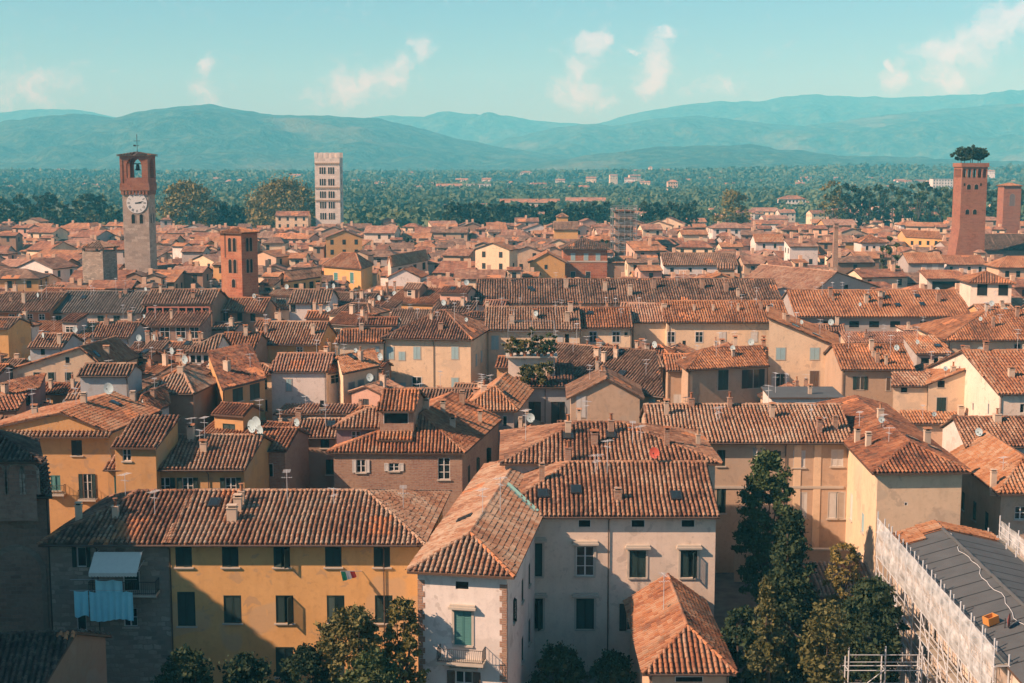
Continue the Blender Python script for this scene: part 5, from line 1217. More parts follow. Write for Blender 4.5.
for an, L_h, wd in ((R(2), 1.25, 0.28), (R(14), 1.75, 0.2)):
    mb = MB(); ca, sa = math.cos(an), math.sin(an); f = lambda x, z: (cxk + x * ca - z * sa, -0.2, zc1 + x * sa + z * ca)
    mb.add([f(-0.4, -wd / 2), f(L_h * 0.7, -wd / 2), f(L_h, 0), f(L_h * 0.7, wd / 2), f(-0.4, wd / 2)], [(0, 1, 2, 3, 4)]); T.sub(ck, 'clock_hand', mb, [M_IRON])
for px in (132.7, 140.8):
    mb = MB(); arch_pane(mb, (px - 122.5) / (F / (d0 * CT)), 0, zy(223.5, d0), 0.85, 2.3); T.part('window', mb, [M_DARK, wallmat('greystone')])
for px in (0.3, 0.7):
    mb = MB(); arch_pane(mb, 0, 0, zy(223.5, d0), 0.8, 2.3)
    V = np.vstack(mb.v); mb.v = [np.stack([ws - V[:, 1], ws * px + V[:, 0], V[:, 2]], 1)]; 
    T.part('window', mb, [M_DARK, wallmat('greystone')])

# tree topped brick tower
d0 = 400.0; pl = ptd(960.0, 220, d0); ws = 7.45
T = Tower('brick_tower', 'tall red brick tower crowned by a clump of evergreen oaks', 'tower', (pl[0], d0), 0.0, ws)
ztop = zy(163, d0); zarc0, zarc1 = zy(178.5, d0), zy(167, d0)
mb = MB(); zs0 = zy(228, d0)
v = [(-1.9, -0.3, 0), (ws, -0.3, 0), (ws, ws, 0), (-1.9, ws, 0), (-1.5, -0.2, 10), (ws, -0.2, 10), (ws, ws, 10), (-1.5, ws, 10), (0, 0, zs0), (ws, 0, zs0), (ws, ws, zs0), (0, ws, zs0), (0, 0, zarc0), (ws, 0, zarc0), (ws, ws, zarc0), (0, ws, zarc0)]
mb.add(v, [(j * 4 + i, j * 4 + (i + 1) % 4, j * 4 + 4 + (i + 1) % 4, j * 4 + 4 + i) for j in range(3) for i in range(4)] + [(12, 13, 14, 15)]); T.part('shaft', mb, [wallmat('brownbrick')])
mb = MB(); n = 5; pw = ws / (n + 0.35)
def arcade(fx):
    m2 = MB()
    for i in range(n):
        a = 0.0 + (ws - 0.0) * i / n; bq = ws * (i + 1) / n
        arch_hole_face(m2, a, bq, 0, 0.7, zarc0, zarc1, a + 0.2, bq - 0.2, zarc0 + 0.25, zarc1 - 0.5, 0, 6)
    return m2
for side in range(4):
    m2 = arcade(0)
    for V_, fs_ in [(np.vstack(m2.v), m2.f)]:
        if side == 0: v2 = V_
        elif side == 1: v2 = np.stack([V_[:, 0], ws - V_[:, 1], V_[:, 2]], 1)
        else:
            V_ = V_[:, :] * 1.0; V_[:, 0] = 0.7 + V_[:, 0] * (ws - 1.4) / ws
            v2 = np.stack([V_[:, 1] if side == 2 else ws - V_[:, 1], V_[:, 0], V_[:, 2]], 1)
        base = mb.n; mb.v.append(v2); mb.n += len(v2); mb.f += [(f + base, mm, u_) for f, mm, u_ in fs_]
T.part('arcade', mb, [wallmat('brownbrick')])
mb = MB(); mb.box(-0.3, ws + 0.3, -0.3, ws + 0.3, zarc1, ztop - 1.0)
for (a, bq, c2, d2) in ((-0.3, ws + 0.3, -0.3, 0.0), (-0.3, ws + 0.3, ws, ws + 0.3), (-0.3, 0.0, 0.003, ws - 0.003), (ws, ws + 0.3, 0.003, ws - 0.003)): mb.box(a, bq, c2, d2, ztop - 1.0, ztop)
T.part('parapet', mb, [wallmat('brownbrick')])
ppm = F / (d0 * CT)
for yy, xs_ in ((189.5, (967.5, 975)), (214.5, (967, 974.5))):
    for px in xs_:
        mb = MB(); arch_pane(mb, (px - 960) / ppm, 0, zy(yy, d0), 1.15, 1.5); T.part('window', mb, [M_DARK, wallmat('brick')])
for yy, px in ((186, 979.5), (186, 963), (236, 966)):
    mb = MB(); mb.box((px - 960) / ppm - 0.25, (px - 960) / ppm + 0.25, -0.02, 0.05, zy(yy, d0), zy(yy, d0) + 0.8); T.part('slit', mb, [M_DARK])
GUIN = (pl[0], d0, ws, ztop - 1.0)

# pale belfry
d0 = 590.0; pl = ptd(315.3, 200, d0); ws = 10.7
T = Tower('bell_tower', 'pale limestone bell tower with battlements and rows of triple arched openings', 'bell tower', (pl[0], d0), 0.0, ws)
ztop = zy(157.5, d0); mb = MB(); mb.add([(0, 0, 0), (ws, 0, 0), (ws, ws, 0), (0, ws, 0), (0, 0, ztop), (ws, 0, ztop), (ws, ws, ztop), (0, ws, ztop)], [(0, 1, 5, 4), (1, 2, 6, 5), (2, 3, 7, 6), (3, 0, 4, 7), (4, 5, 6, 7)])
T.part('shaft', mb, [wallmat('palestone')])
n = 5; wd_ = 1.25
for i in range(n):
    a = -0.12 + (ws + 0.24 - wd_) * i / (n - 1)
    rects = [(a, a + wd_, -0.12, 0.6), (a, a + wd_, ws - 0.6, ws + 0.12)] + ([(-0.12, 0.6, a, a + wd_), (ws - 0.6, ws + 0.12, a, a + wd_)] if 0 < i < n - 1 else [])
    for q in rects:
        mb = MB(); mb.box(q[0], q[1], q[2], q[3], ztop, ztop + 2.1); T.part('merlon', mb, [wallmat('palestone')])
ppm = F / (d0 * CT)
for yy in (174, 185.5, 198, 208.5, 219.5):
    for g_ in (0, 1):
        mb = MB()
        for i in range(3): arch_pane(mb, ws * 0.22 + g_ * 3.7 + i * 0.95, 0, zy(yy, d0), 0.72, 2.9, 0, 6, 0.1)
        T.part('arched_opening', mb, [M_DARK, wallmat('palestone')])
    mb = MB()
    for i in range(3): arch_pane(mb, 3.3 + i * 1.2, 0, zy(yy, d0), 0.8, 2.9, 0, 6, 0.1)
    V = np.vstack(mb.v); mb.v = [np.stack([ws - V[:, 1], V[:, 0], V[:, 2]], 1)]; T.part('arched_opening', mb, [M_DARK, wallmat('palestone')])
for yy in (163.5, 187.8, 200.5):
    mb = MB(); zz = zy(yy, d0)
    for i in range(11): mb.box(0.1 + ws * i / 11, 0.1 + ws * (i + 0.55) / 11, -0.25, -0.003, zz - 0.5, zz)
    mb.box(-0.1, ws + 0.1, -0.28, -0.003, zz + 0.003, zz + 0.35); T.part('corbel_band', mb, [plain('band_tan', (0.42, 0.29, 0.19))])

# red brick tower house, turned corner on
def turned(px_corner, y_ref, d, a_deg, side):
    """corner nearest the camera seen at px_corner; the left face turned by a"""
    c = ptd(px_corner, y_ref, d)[:2]; v_ = c / np.linalg.norm(c); p = np.array([v_[1], -v_[0]]); a = R(a_deg)
    u = p * math.cos(a) - v_ * math.sin(a)
    return c - u * side, math.atan2(u[1], u[0])
c_, ang = turned(242.0, 270, 256.0, 38.0, 4.9)
T = Tower('tower_house', 'narrow red brick tower house with arched windows, one face in deep shade', 'tower house', c_, ang, 4.9)
d0 = 256.0; ztop = zy(231.5, d0); ws = 4.9
mb = MB(); mb.box(0, ws, 0, ws, 0, ztop - 0.3); T.part('wall', mb, [wallmat('redbrick')])
mb = MB(); zz = ztop - 0.3; rp = [(-0.4, -0.4, zz), (ws + 0.4, -0.4, zz), (ws + 0.4, ws + 0.4, zz), (-0.4, ws + 0.4, zz), (ws / 2, ws / 2, zz + 0.9)]
for a, c2 in ((0, 1), (1, 2), (2, 3), (3, 0)): roof_sheet(mb, [rp[a], rp[c2], rp[4]], 2, 0.6, 0.42, M_WOOD)
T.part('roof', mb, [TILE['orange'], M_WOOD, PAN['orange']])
for yy, hh in ((252, 2.6), (273.5, 2.6)):
    for cx_ in (2.0, 3.1):
        mb = MB(); arch_pane(mb, cx_ + 0.2, 0, zy(yy, d0), 0.75, hh, 0, 6); T.part('window', mb, [M_DARK, wallmat('brick')])
        mb = MB(); arch_pane(mb, cx_ - 0.3, 0, zy(yy, d0), 0.75, hh, 0, 6); V = np.vstack(mb.v); mb.v = [np.stack([ws - V[:, 1], V[:, 0], V[:, 2]], 1)]; T.part('window', mb, [M_DARK, wallmat('brick')])
for cx_, yy in ((2.9, 288),):
    mb = MB(); arch_pane(mb, cx_, 0, zy(yy, d0), 0.8, 1.6, 0, 6); T.part('window', mb, [M_DARK, wallmat('brick')])
mb = MB(); mb.box(0.9, 1.25, -0.03, 0.02, zy(258, d0), zy(234, d0)); T.part('recess', mb, [plain('recess_dark', (0.12, 0.06, 0.04))])
# stone stump tower
c_, ang = turned(103.0, 265, 300.0, 35.0, 5.3); d0 = 300.0
T = Tower('stone_tower', 'squat rubble stone tower under a small tiled roof, below the clock tower', 'tower', c_, ang, 5.3); ws = 5.3; ztop = zy(252, d0)
mb = MB(); mb.box(0, ws, 0, ws, 0, ztop); T.part('wall', mb, [wallmat('stone')])
mb = MB()
for sx in (0, 1):
    for sy in (0, 1): xx = sx * (ws - 0.5); yy = sy * (ws - 0.5); mb.box(xx, xx + 0.5, yy, yy + 0.5, ztop, ztop + 0.9)
T.part('pier', mb, [wallmat('stone')])
mb = MB(); zz = ztop + 0.9; rp = [(-0.5, -0.5, zz), (ws + 0.5, -0.5, zz), (ws + 0.5, ws + 0.5, zz), (-0.5, ws + 0.5, zz), (ws / 2, ws / 2, zz + 1.4)]
for a, c2 in ((0, 1), (1, 2), (2, 3), (3, 0)): roof_sheet(mb, [rp[a], rp[c2], rp[4]], 2, 0.6, 0.42, M_WOOD)
T.part('roof', mb, [TILE['brown'], M_WOOD, PAN['brown']])
# second brick tower at the far right
d0 = 520.0; pl = ptd(1003.5, 200, d0); ws = 6.6
T = Tower('brick_tower', 'shorter brick tower with orange roof and tall blind niche, far edge of town', 'tower', (pl[0], d0), 0.0, ws); ztop = zy(186, d0)
mb = MB(); mb.box(0, ws, 0, ws, 0, ztop); T.part('wall', mb, [wallmat('brownbrick')])
mb = MB(); zz = ztop; rp = [(-0.5, -0.5, zz), (ws + 0.5, -0.5, zz), (ws + 0.5, ws + 0.5, zz), (-0.5, ws + 0.5, zz), (ws / 2, ws / 2, zz + 1.1)]
for a, c2 in ((0, 1), (1, 2), (2, 3), (3, 0)): roof_sheet(mb, [rp[a], rp[c2], rp[4]], 2, 0.6, 0.42, M_WOOD)
T.part('roof', mb, [TILE['orange'], M_WOOD, PAN['orange']])
mb = MB(); arch_pane(mb, ws * 0.5, 0, zy(206, d0), 2.0, 4.6); T.part('niche', mb, [plain('niche_grey', (0.16, 0.13, 0.12)), wallmat('brick')])
# scaffolded tower
d0 = 425.0; pl = ptd(614.0, 230, d0); ws = 5.6
T = Tower('scaffolded_tower', 'brick tower caged in grey scaffolding, five working floors up', 'tower', (pl[0] + 0.4, d0), 0.0, ws); ztop = zy(209, d0)
mb = MB(); mb.box(0, ws, 0, ws, 0, ztop - 1.0); T.part('wall', mb, [wallmat('darkbrick')])
zz = ztop - 1.0; mb = MB(); rp = [(-0.3, -0.3, zz), (ws + 0.3, -0.3, zz), (ws + 0.3, ws + 0.3, zz), (-0.3, ws + 0.3, zz), (ws / 2, ws / 2, zz + 0.9)]
for a, c2 in ((0, 1), (1, 2), (2, 3), (3, 0)): roof_sheet(mb, [rp[a], rp[c2], rp[4]], 2, 0.6, 0.42, M_WOOD)
T.part('roof', mb, [TILE['rust'], M_WOOD, PAN['rust']])
for i in range(5):
    for y_ in (-1.1, ws + 1.1):
        mb = MB(); xx = -0.9 + (ws + 1.8) * i / 4; mb.tube((xx, y_, 8), (xx, y_, ztop + 0.6), 0.09, 0, 5); T.part('pole', mb, [plain('old_scaffold_pole', (0.22, 0.23, 0.23), 0.6)])
for i in range(7):
    zz = 11.5 + (ztop - 11.5) * i / 6
    mb = MB(); mb.box(-1.2, ws + 1.2, -1.2, -0.35, zz - 0.12, zz); mb.box(-1.2, -0.35, -0.347, ws + 0.4, zz - 0.12, zz); mb.box(ws + 0.35, ws + 1.2, -0.347, ws + 0.4, zz - 0.12, zz)
    T.part('platform', mb, [plain('platform_grey', (0.30, 0.30, 0.28))])
    mb = MB()
    for dz in (0.5, 1.0): mb.tube((-1.2, -1.2, zz + dz), (ws + 1.2, -1.2, zz + dz), 0.07, 0, 5); mb.tube((ws + 1.2, -1.2, zz + dz), (ws + 1.2, ws + 0.4, zz + dz), 0.07, 0, 5)
    if i < 6: mb.tube((-1.2 + (i % 2) * (ws + 2.4), -1.2, zz), (-1.2 + ((i + 1) % 2) * (ws + 2.4), -1.2, zz + 2.2), 0.06, 0, 5)
    T.part('ledger', mb, [plain('old_scaffold_pole', (0.22, 0.23, 0.23), 0.6)])
# brick chimney stack
d0 = 350.0; p = ptd(836.3, 240, d0); ztop = zy(224, d0)
T = Tower('chimney_stack', 'tall slender brick chimney stack rising alone from the roofs', 'chimney', (p[0] - 0.75, d0), 0.0, 1.5)
mb = MB(); v = [(-0.1, -0.1, 0), (1.6, -0.1, 0), (1.6, 1.6, 0), (-0.1, 1.6, 0), (0.25, 0.25, ztop), (1.25, 0.25, ztop), (1.25, 1.25, ztop), (0.25, 1.25, ztop)]
mb.add(v, [(0, 1, 5, 4), (1, 2, 6, 5), (2, 3, 7, 6), (3, 0, 4, 7), (4, 5, 6, 7)]); T.part('shaft', mb, [wallmat('brick')])
mb = MB(); mb.box(0.1, 1.4, 0.1, 1.4, ztop - 0.9, ztop - 0.6); mb.box(0.1, 1.4, 0.1, 1.4, ztop + 0.003, ztop + 0.3); T.part('cap', mb, [wallmat('darkbrick')])

# the brick hall at the left edge and the nave added out of frame for its shadow
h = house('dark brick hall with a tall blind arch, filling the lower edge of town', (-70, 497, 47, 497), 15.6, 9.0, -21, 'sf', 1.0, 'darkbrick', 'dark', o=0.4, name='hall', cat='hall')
h.e['label'] = 'dark brick hall with a blind arch, beside the rubble stone house'
uw = wing(h, (-70, 462, 32, 462), 18.8, 7.0, -21, 'hip', 1.4, 'darkbrick', 'dark', hr=3, o=0.6, base=14, foot=False)
for i, sf_ in enumerate((0.62, 0.80, 0.94)):
    s_ = uw.L * sf_ ; mb = MB(); arch_pane(mb, 0, 0, 16.0, 1.1, 2.2, 0, 8, 0.18); V = np.vstack(mb.v); p = uw.A + uw.u * s_
    n_in = np.array([-uw.u[1], uw.u[0]]); mb.v = [np.stack([p[0] + uw.u[0] * V[:, 0] + n_in[0] * V[:, 1], p[1] + uw.u[1] * V[:, 0] + n_in[1] * V[:, 1], V[:, 2]], 1)]
    mb.build('blind_arch', [wallmat('darkbrick'), wallmat('stone')], h.e, h.org)
mb = MB(); arch_pane(mb, 0, 0, 4.0, 3.6, 7.4, 0, 12, 0.4); V = np.vstack(mb.v); fr = h.fr; p = fr.A + fr.u * (fr.L - 2.6); n_in = np.array([-fr.u[1], fr.u[0]])
mb.v = [np.stack([p[0] + fr.u[0] * V[:, 0] + n_in[0] * V[:, 1], p[1] + fr.u[1] * V[:, 0] + n_in[1] * V[:, 1], V[:, 2]], 1)]; mb.build('blind_arch', [wallmat('darkbrick'), wallmat('stone')], h.e, h.org)
h = house('small dark roofed house with a plain brown gable wall, lowest in view', (-120, 700, 38, 692), 9.6, 9.0, 8, 'gx', 1.8, 'brown', 'dark', o=0.4, rw=[('@D:', 3.4, 6.4, 0.7, 1.1)])
# unseen church nave added outside the frame, sized so its shadow covers this corner
hq = House(); hq.org = np.array([-66.0, 70.0, 0]); hq.frames = []; hq.e = empty('church', hq.org, 'tall unseen church nave added beside the dark brick hall, only its shadow reaching the view', 'church')
block(hq, np.array([-68.0, 30.0, 0]), np.array([-45.5, 30.0, 0]), 68.0, 0, 27.0, 'gy', 6.0, 'dark', wallk='palestone', lod=2)
# ------------------------------------------------------------------ foliage
def foliage(name, stops):
    if name in MATS: return MATS[name]
    m, t, b = new_mat(name); uv = t.n('ShaderNodeUVMap'); s = t.n('ShaderNodeSeparateXYZ', {0: uv.outputs[0]}); oi = t.n('ShaderNodeObjectInfo')
    g = t.n('ShaderNodeNewGeometry'); nz_ = t.n('ShaderNodeTexNoise', {'Vector': g.outputs['Position'], 'Scale': 0.25, 'Detail': 3.0}).outputs[0]
    f = t.math('MULTIPLY_ADD', s.outputs[0], 0.5, t.math('MULTIPLY_ADD', nz_, 0.55, t.math('MULTIPLY_ADD', oi.outputs['Random'], 0.25, -0.15)))
    t.link(t.ramp(f, stops), b.inputs['Base Color']); b.inputs['Roughness'].default_value = 0.7; b.inputs['Specular IOR Level'].default_value = 0.2
    b.inputs['Subsurface Weight'].default_value = 0.0
    MATS[name] = m; return m
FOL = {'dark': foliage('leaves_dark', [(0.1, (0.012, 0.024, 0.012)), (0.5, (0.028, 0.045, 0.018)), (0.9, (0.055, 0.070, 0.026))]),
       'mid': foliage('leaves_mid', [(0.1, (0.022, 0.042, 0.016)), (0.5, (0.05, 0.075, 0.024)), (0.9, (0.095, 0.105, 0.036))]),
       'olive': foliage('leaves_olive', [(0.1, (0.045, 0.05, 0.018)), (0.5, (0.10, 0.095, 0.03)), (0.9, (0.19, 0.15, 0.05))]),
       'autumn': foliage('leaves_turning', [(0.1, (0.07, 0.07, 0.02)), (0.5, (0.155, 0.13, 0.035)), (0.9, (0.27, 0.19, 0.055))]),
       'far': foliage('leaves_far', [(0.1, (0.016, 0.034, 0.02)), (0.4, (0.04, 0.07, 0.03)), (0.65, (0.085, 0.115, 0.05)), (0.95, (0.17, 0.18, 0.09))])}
M_BARK = plain('bark', (0.09, 0.065, 0.045), 0.95, var=0.3)
def leaf_quads(centres, size, flat=0.0):
    """random little leaf faces around the given points"""
    n = len(centres); a = rng.normal(size=(n, 3)); a /= np.linalg.norm(a, axis=1)[:, None]; b_ = rng.normal(size=(n, 3)); b_ -= a * np.sum(a * b_, 1)[:, None]; b_ /= np.linalg.norm(b_, axis=1)[:, None]
    s = size * np.clip(rng.lognormal(-0.08, 0.38, (n, 1)), 0.35, 2.2); a = a * s; b_ = b_ * s * 0.62
    v = np.stack([centres - a, centres - b_ * 0.9, centres + a, centres + b_], 1).reshape(-1, 3)
    f = np.arange(4 * n).reshape(n, 4); uv = np.repeat(rng.uniform(0, 1, (n, 1, 1)), 4, 1); uv = np.concatenate([uv, uv], 2)
    return v, f, uv
def crown_points(n, base, hh, rx, shape, nclump):
    """leaf positions: clumps scattered over the crown's shell, so its outline is uneven and holes stay open"""
    th = rng.uniform(0, 2 * math.pi, nclump); t = rng.uniform(0.02, 1, nclump) if shape != 'cone' else rng.uniform(0, 1, nclump) ** 1.25
    if shape == 'cone': rad = (1 - t) ** 0.8 * rx + 0.12 * rx; inner = rng.uniform(0.25, 1.12, nclump); cl = rx * rng.uniform(0.16, 0.34, nclump) * (1.05 - 0.5 * t)
    elif shape == 'column': rad = np.sqrt(np.clip(1 - (2 * t - 1) ** 4, 0, 1)) * rx * 0.8; inner = rng.uniform(0.2, 1.0, nclump) ** 0.5; cl = rx * rng.uniform(0.2, 0.42, nclump)
    else: rad = np.sqrt(np.clip(1 - (2 * t ** 0.85 - 1) ** 2, 0, 1)) * rx * rng.uniform(0.72, 1.12, nclump); inner = rng.uniform(0.25, 1.0, nclump) ** 0.45; cl = rx * rng.uniform(0.11, 0.30, nclump)
    c = np.stack([np.cos(th) * rad * inner, np.sin(th) * rad * inner, base + t * hh], 1)
    k = rng.integers(0, nclump, n); d = rng.normal(size=(n, 3)); d /= np.linalg.norm(d, axis=1)[:, None]; d *= np.clip(np.abs(rng.normal(0.62, 0.34, (n, 1))), 0.05, 1.5)
    return c[k] + d * cl[k][:, None] * np.array([1, 1, 0.75]), c
def tree(name, label, x, y, h, rx, fol='mid', shape='round', n=2500, leaf=0.22, base=None, z0=0.0, group=None, nclump=None, cat='tree'):
    base = h * 0.25 if base is None else base; nclump = nclump or max(12, int(n / 90))
    e = empty(name, (x, y, z0), label, cat, group)
    p, c = crown_points(n, base, h - base, rx, shape, nclump); mb = MB(); v, f, uv = leaf_quads(p, leaf); mb.add(v, f, 0, uv)
    mb.build('crown', [FOL[fol]], e, (0, 0, 0), local=True)
    mb = MB(); top = h * (0.9 if shape == 'cone' else 0.62); lean = rng.normal(0, 0.03, 2) * h
    r0 = max(0.12, 0.022 * h); pts = [np.array([0, 0, -0.1]), np.array([lean[0] * 0.4, lean[1] * 0.4, base * 1.1]), np.array([lean[0], lean[1], top])]
    mb.tube(pts[0], pts[1], r0, 0, 7, r0 * 0.72); mb.tube(pts[1], pts[2], r0 * 0.72, 0, 7, r0 * 0.2)
    for i in rng.choice(len(c), min(len(c), 9), replace=False): mb.tube(pts[1] + (pts[2] - pts[1]) * rng.uniform(0, 0.55), c[i], r0 * 0.35, 0, 5, r0 * 0.1)
    mb.build('trunk', [M_BARK], e, (0, 0, 0), local=True)
    return e
def px_tree(name, label, px, py_top, d, rpx, **k):
    p = ptd(px, py_top, d); return tree(name, label, p[0], p[1], p[2] - k.get('z0', 0.0), rpx * d * CT / F, **k)
# garden
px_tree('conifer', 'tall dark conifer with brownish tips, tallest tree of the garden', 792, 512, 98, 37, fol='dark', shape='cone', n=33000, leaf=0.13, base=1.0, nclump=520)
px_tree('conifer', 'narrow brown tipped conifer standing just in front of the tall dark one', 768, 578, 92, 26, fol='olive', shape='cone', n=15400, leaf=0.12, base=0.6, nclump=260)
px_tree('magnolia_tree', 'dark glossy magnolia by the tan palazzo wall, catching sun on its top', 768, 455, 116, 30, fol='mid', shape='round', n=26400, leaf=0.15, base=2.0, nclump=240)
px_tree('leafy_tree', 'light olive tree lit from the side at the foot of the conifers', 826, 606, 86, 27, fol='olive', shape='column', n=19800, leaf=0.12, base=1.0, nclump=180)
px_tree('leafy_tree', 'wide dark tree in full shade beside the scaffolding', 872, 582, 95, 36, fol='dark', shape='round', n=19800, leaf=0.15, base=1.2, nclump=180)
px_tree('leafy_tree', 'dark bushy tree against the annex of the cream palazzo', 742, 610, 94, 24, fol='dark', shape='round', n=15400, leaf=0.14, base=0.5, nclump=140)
px_tree('shrub', 'sunlit yellow green shrub on the garden wall ledge', 845, 543, 111, 20, fol='autumn', shape='round', n=5500, leaf=0.11, base=3.0, nclump=80)
px_tree('leafy_tree', 'loose olive green tree with pale leaves against the yellow palazzo', 352, 610, 88, 40, fol='olive', shape='round', n=24200, leaf=0.12, base=1.5, nclump=220)
px_tree('leafy_tree', 'bright yellow green tree beside the corner of the white palazzo wing', 402, 598, 89, 22, fol='autumn', shape='round', n=13200, leaf=0.11, base=2.0, nclump=150)
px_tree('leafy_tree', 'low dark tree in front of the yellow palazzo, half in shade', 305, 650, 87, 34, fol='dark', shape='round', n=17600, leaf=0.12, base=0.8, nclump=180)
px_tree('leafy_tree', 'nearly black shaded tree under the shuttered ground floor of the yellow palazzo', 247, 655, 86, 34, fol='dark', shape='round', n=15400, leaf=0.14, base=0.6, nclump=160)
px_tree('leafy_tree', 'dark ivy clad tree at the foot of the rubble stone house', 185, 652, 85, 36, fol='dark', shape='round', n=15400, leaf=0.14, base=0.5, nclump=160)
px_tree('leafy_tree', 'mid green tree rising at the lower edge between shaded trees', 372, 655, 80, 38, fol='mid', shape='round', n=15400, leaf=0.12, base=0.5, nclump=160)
px_tree('shrub', 'dark garden shrub under the cream palazzo windows', 560, 648, 97, 30, fol='dark', shape='round', n=11000, leaf=0.12, base=0.1, nclump=120)
px_tree('shrub', 'low dark shrub mass beside the small annex', 612, 655, 96, 28, fol='dark', shape='round', n=9900, leaf=0.12, base=0.1, nclump=120)
# roof garden over the blue grey house: frame with planters
gh = garden_house.fr; gz = 17.0
e = empty('roof_terrace', gh.q(0, 6, 0), 'rooftop terrace with a metal pergola, perched on the blue grey house', 'terrace'); org = np.array(e.location)
p0 = pt(509, 383, 13.6); px0, px1 = -0.6, 5.9; py0, py1 = gh.A[1] + 3.5, gh.A[1] + 8.0
xL = (508 - 512) / F * 168; xR = (556 - 512) / F * 168
mb = MB(); mb.box(xL, xR, py0, py1, 13.2, 16.1); mb.build('wall', [wallmat('pale')], e, org)
mb = MB(); mb.box(xL - 0.3, xR + 0.3, py0 - 0.6, py1, 16.103, 16.3); mb.build('floor_slab', [M_STONE], e, org)
mb = MB()
for xx in (xL, (xL + xR) / 2, xR): mb.tube((xx, py0, 16.3), (xx, py0, 19.4), 0.035, 0, 5); mb.tube((xx, py1, 16.3), (xx, py1, 19.4), 0.035, 0, 5); mb.tube((xx, py0, 19.4), (xx, py1, 20.2), 0.035, 0, 5)
mb.tube((xL, py0, 19.4), (xR, py0, 19.4), 0.035, 0, 5); mb.tube((xL, py1, 20.2), (xR, py1, 20.2), 0.035, 0, 5); mb.tube((xL, py0, 17.3), (xR, py0, 17.3), 0.04, 0, 5)
mb.build('pergola', [plain('old_scaffold_pole', (0.22, 0.23, 0.23), 0.6)], e, org)
for i in range(7):
    xx = xL + 0.4 + i * (xR - xL - 0.8) / 6; fo = ['olive', 'mid', 'autumn', 'olive', 'dark', 'olive', 'mid'][i]
    lab = ['scraggy olive plant', 'round green plant', 'yellowing plant', 'tall thin olive plant', 'dark bushy plant', 'pale olive plant', 'leafy green plant'][i]
    t_ = tree('potted_plant', lab + ' at the rail of the rooftop terrace, ' + ['first', 'second', 'third', 'fourth', 'fifth', 'sixth', 'last'][i] + ' along', xx, py0 + [-0.3, 0.4, -0.2, 0.7, -0.3, 0.3, -0.1][i], [1.9, 1.4, 1.7, 3.0, 2.2, 1.5, 2.6][i] + 0.45, [1.0, 1.2, 0.9, 0.8, 1.3, 1.0, 1.0][i], fol=fo, n=1800, leaf=0.11, base=0.5, z0=16.3, group='plants on the rooftop terrace', cat='plant')
    mb = MB(); k = 10; vs = [(r_ * math.cos(2 * math.pi * j / k), r_ * math.sin(2 * math.pi * j / k), z_) for r_, z_ in ((0.2, 0), (0.3, 0.5)) for j in range(k)]
    mb.add(vs, [(j, (j + 1) % k, k + (j + 1) % k, k + j) for j in range(k)]); mb.build('pot', [plain('terracotta_pot', (0.42, 0.17, 0.09))], t_, (0, 0, 0), local=True)
for i, (px, py, d, r_) in enumerate(((545, 362, 167, 9), (527, 366, 167, 7))):
    px_tree('climbing_plant', ['dense olive creeper hanging down the terrace wall', 'thinner creeper beside the dense one on the terrace wall'][i], px, py, d, r_ * 1.3, fol='olive', shape='column', n=2600, leaf=0.14, base=0.3, z0=13.2, cat='plant')
# oaks on the brick tower
gx0, gy0, gw, gz = GUIN
for i, (a, bq, hh, rr) in enumerate(((0.16, 0.25, 5.2, 2.1), (0.45, 0.2, 5.9, 2.3), (0.8, 0.3, 5.3, 2.2), (0.2, 0.75, 5.6, 2.2), (0.55, 0.7, 6.1, 2.3), (0.86, 0.75, 5.0, 2.0))):
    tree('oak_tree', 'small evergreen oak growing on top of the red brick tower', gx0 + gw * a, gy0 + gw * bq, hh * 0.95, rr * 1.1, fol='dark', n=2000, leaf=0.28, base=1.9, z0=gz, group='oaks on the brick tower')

# ------------------------------------------------------------------ trees along the town wall
WALLD = 965.0
def wall_tree(label, px, ytop, rpx, d, fol, group, shape='round', n=1300, name='broad_tree', leaf=0.85):
    p = ptd(px, ytop, d); return tree(name, label, p[0], p[1], p[2], rpx * d * CT / F, fol=fol, shape=shape, n=n, leaf=leaf, base=p[2] * 0.08, group=group, nclump=max(45, n // 55))
wall_tree('broad golden green plane tree between the clock tower and the red tower house', 187, 184, 33, 640, 'autumn', None, n=11000, leaf=0.6)
wall_tree('very broad golden green plane tree just beside the pale bell tower', 283, 182, 40, 640, 'autumn', None, n=14000, leaf=0.6)
wall_tree('small yellow green tree at the foot of the golden plane tree', 207, 216, 9, 630, 'autumn', None)
wall_tree('rounded orange green tree standing alone above the roofs', 733, 192, 21, 640, 'autumn', None, n=4000, leaf=0.6)
wall_tree('rusty orange tree at the end of the long dark row', 832, 182, 14, 640, 'autumn', None, n=2500, leaf=0.6)
wall_tree('low spreading yellow green tree before the dark row, beside the clock tower', 95, 217, 20, 630, 'olive', None, n=2500)
gr = 'dark trees along the town wall, clock tower side'
x = -6
while x < 120:
    wall_tree('dark green broad tree in the belt beyond the roofs, clock tower side', x, random.uniform(193, 207), random.uniform(8, 13), random.uniform(640, 700), random.choice(['dark', 'mid', 'far']), gr); x += random.uniform(7, 11)
gr = 'slim dark trees between the two golden plane trees'
x = 216
while x < 256: wall_tree('slim dark tree in the close row between the golden plane trees', x, random.uniform(203, 208), 4.2, 650, 'dark', gr, 'column', 700, 'slim_tree'); x += 5.2
gr = 'clipped dark trees in a straight row behind the roofs'
x = 446
while x < 700:
    if not (608 < x < 640): wall_tree('dark clipped tree of the straight row behind the roofs', x, random.uniform(202, 206), 4.6, 650, 'dark', gr, 'column', 700, 'row_tree')
    x += 6.2
gr = 'dark trees along the town wall, brick tower side'
x = 838
while x < 1024:
    wall_tree('dark tree in the belt behind the tree topped brick tower', x, random.uniform(182, 191), random.uniform(7, 12), random.uniform(650, 720), random.choice(['dark', 'dark', 'mid']), gr); x += random.uniform(7, 10)
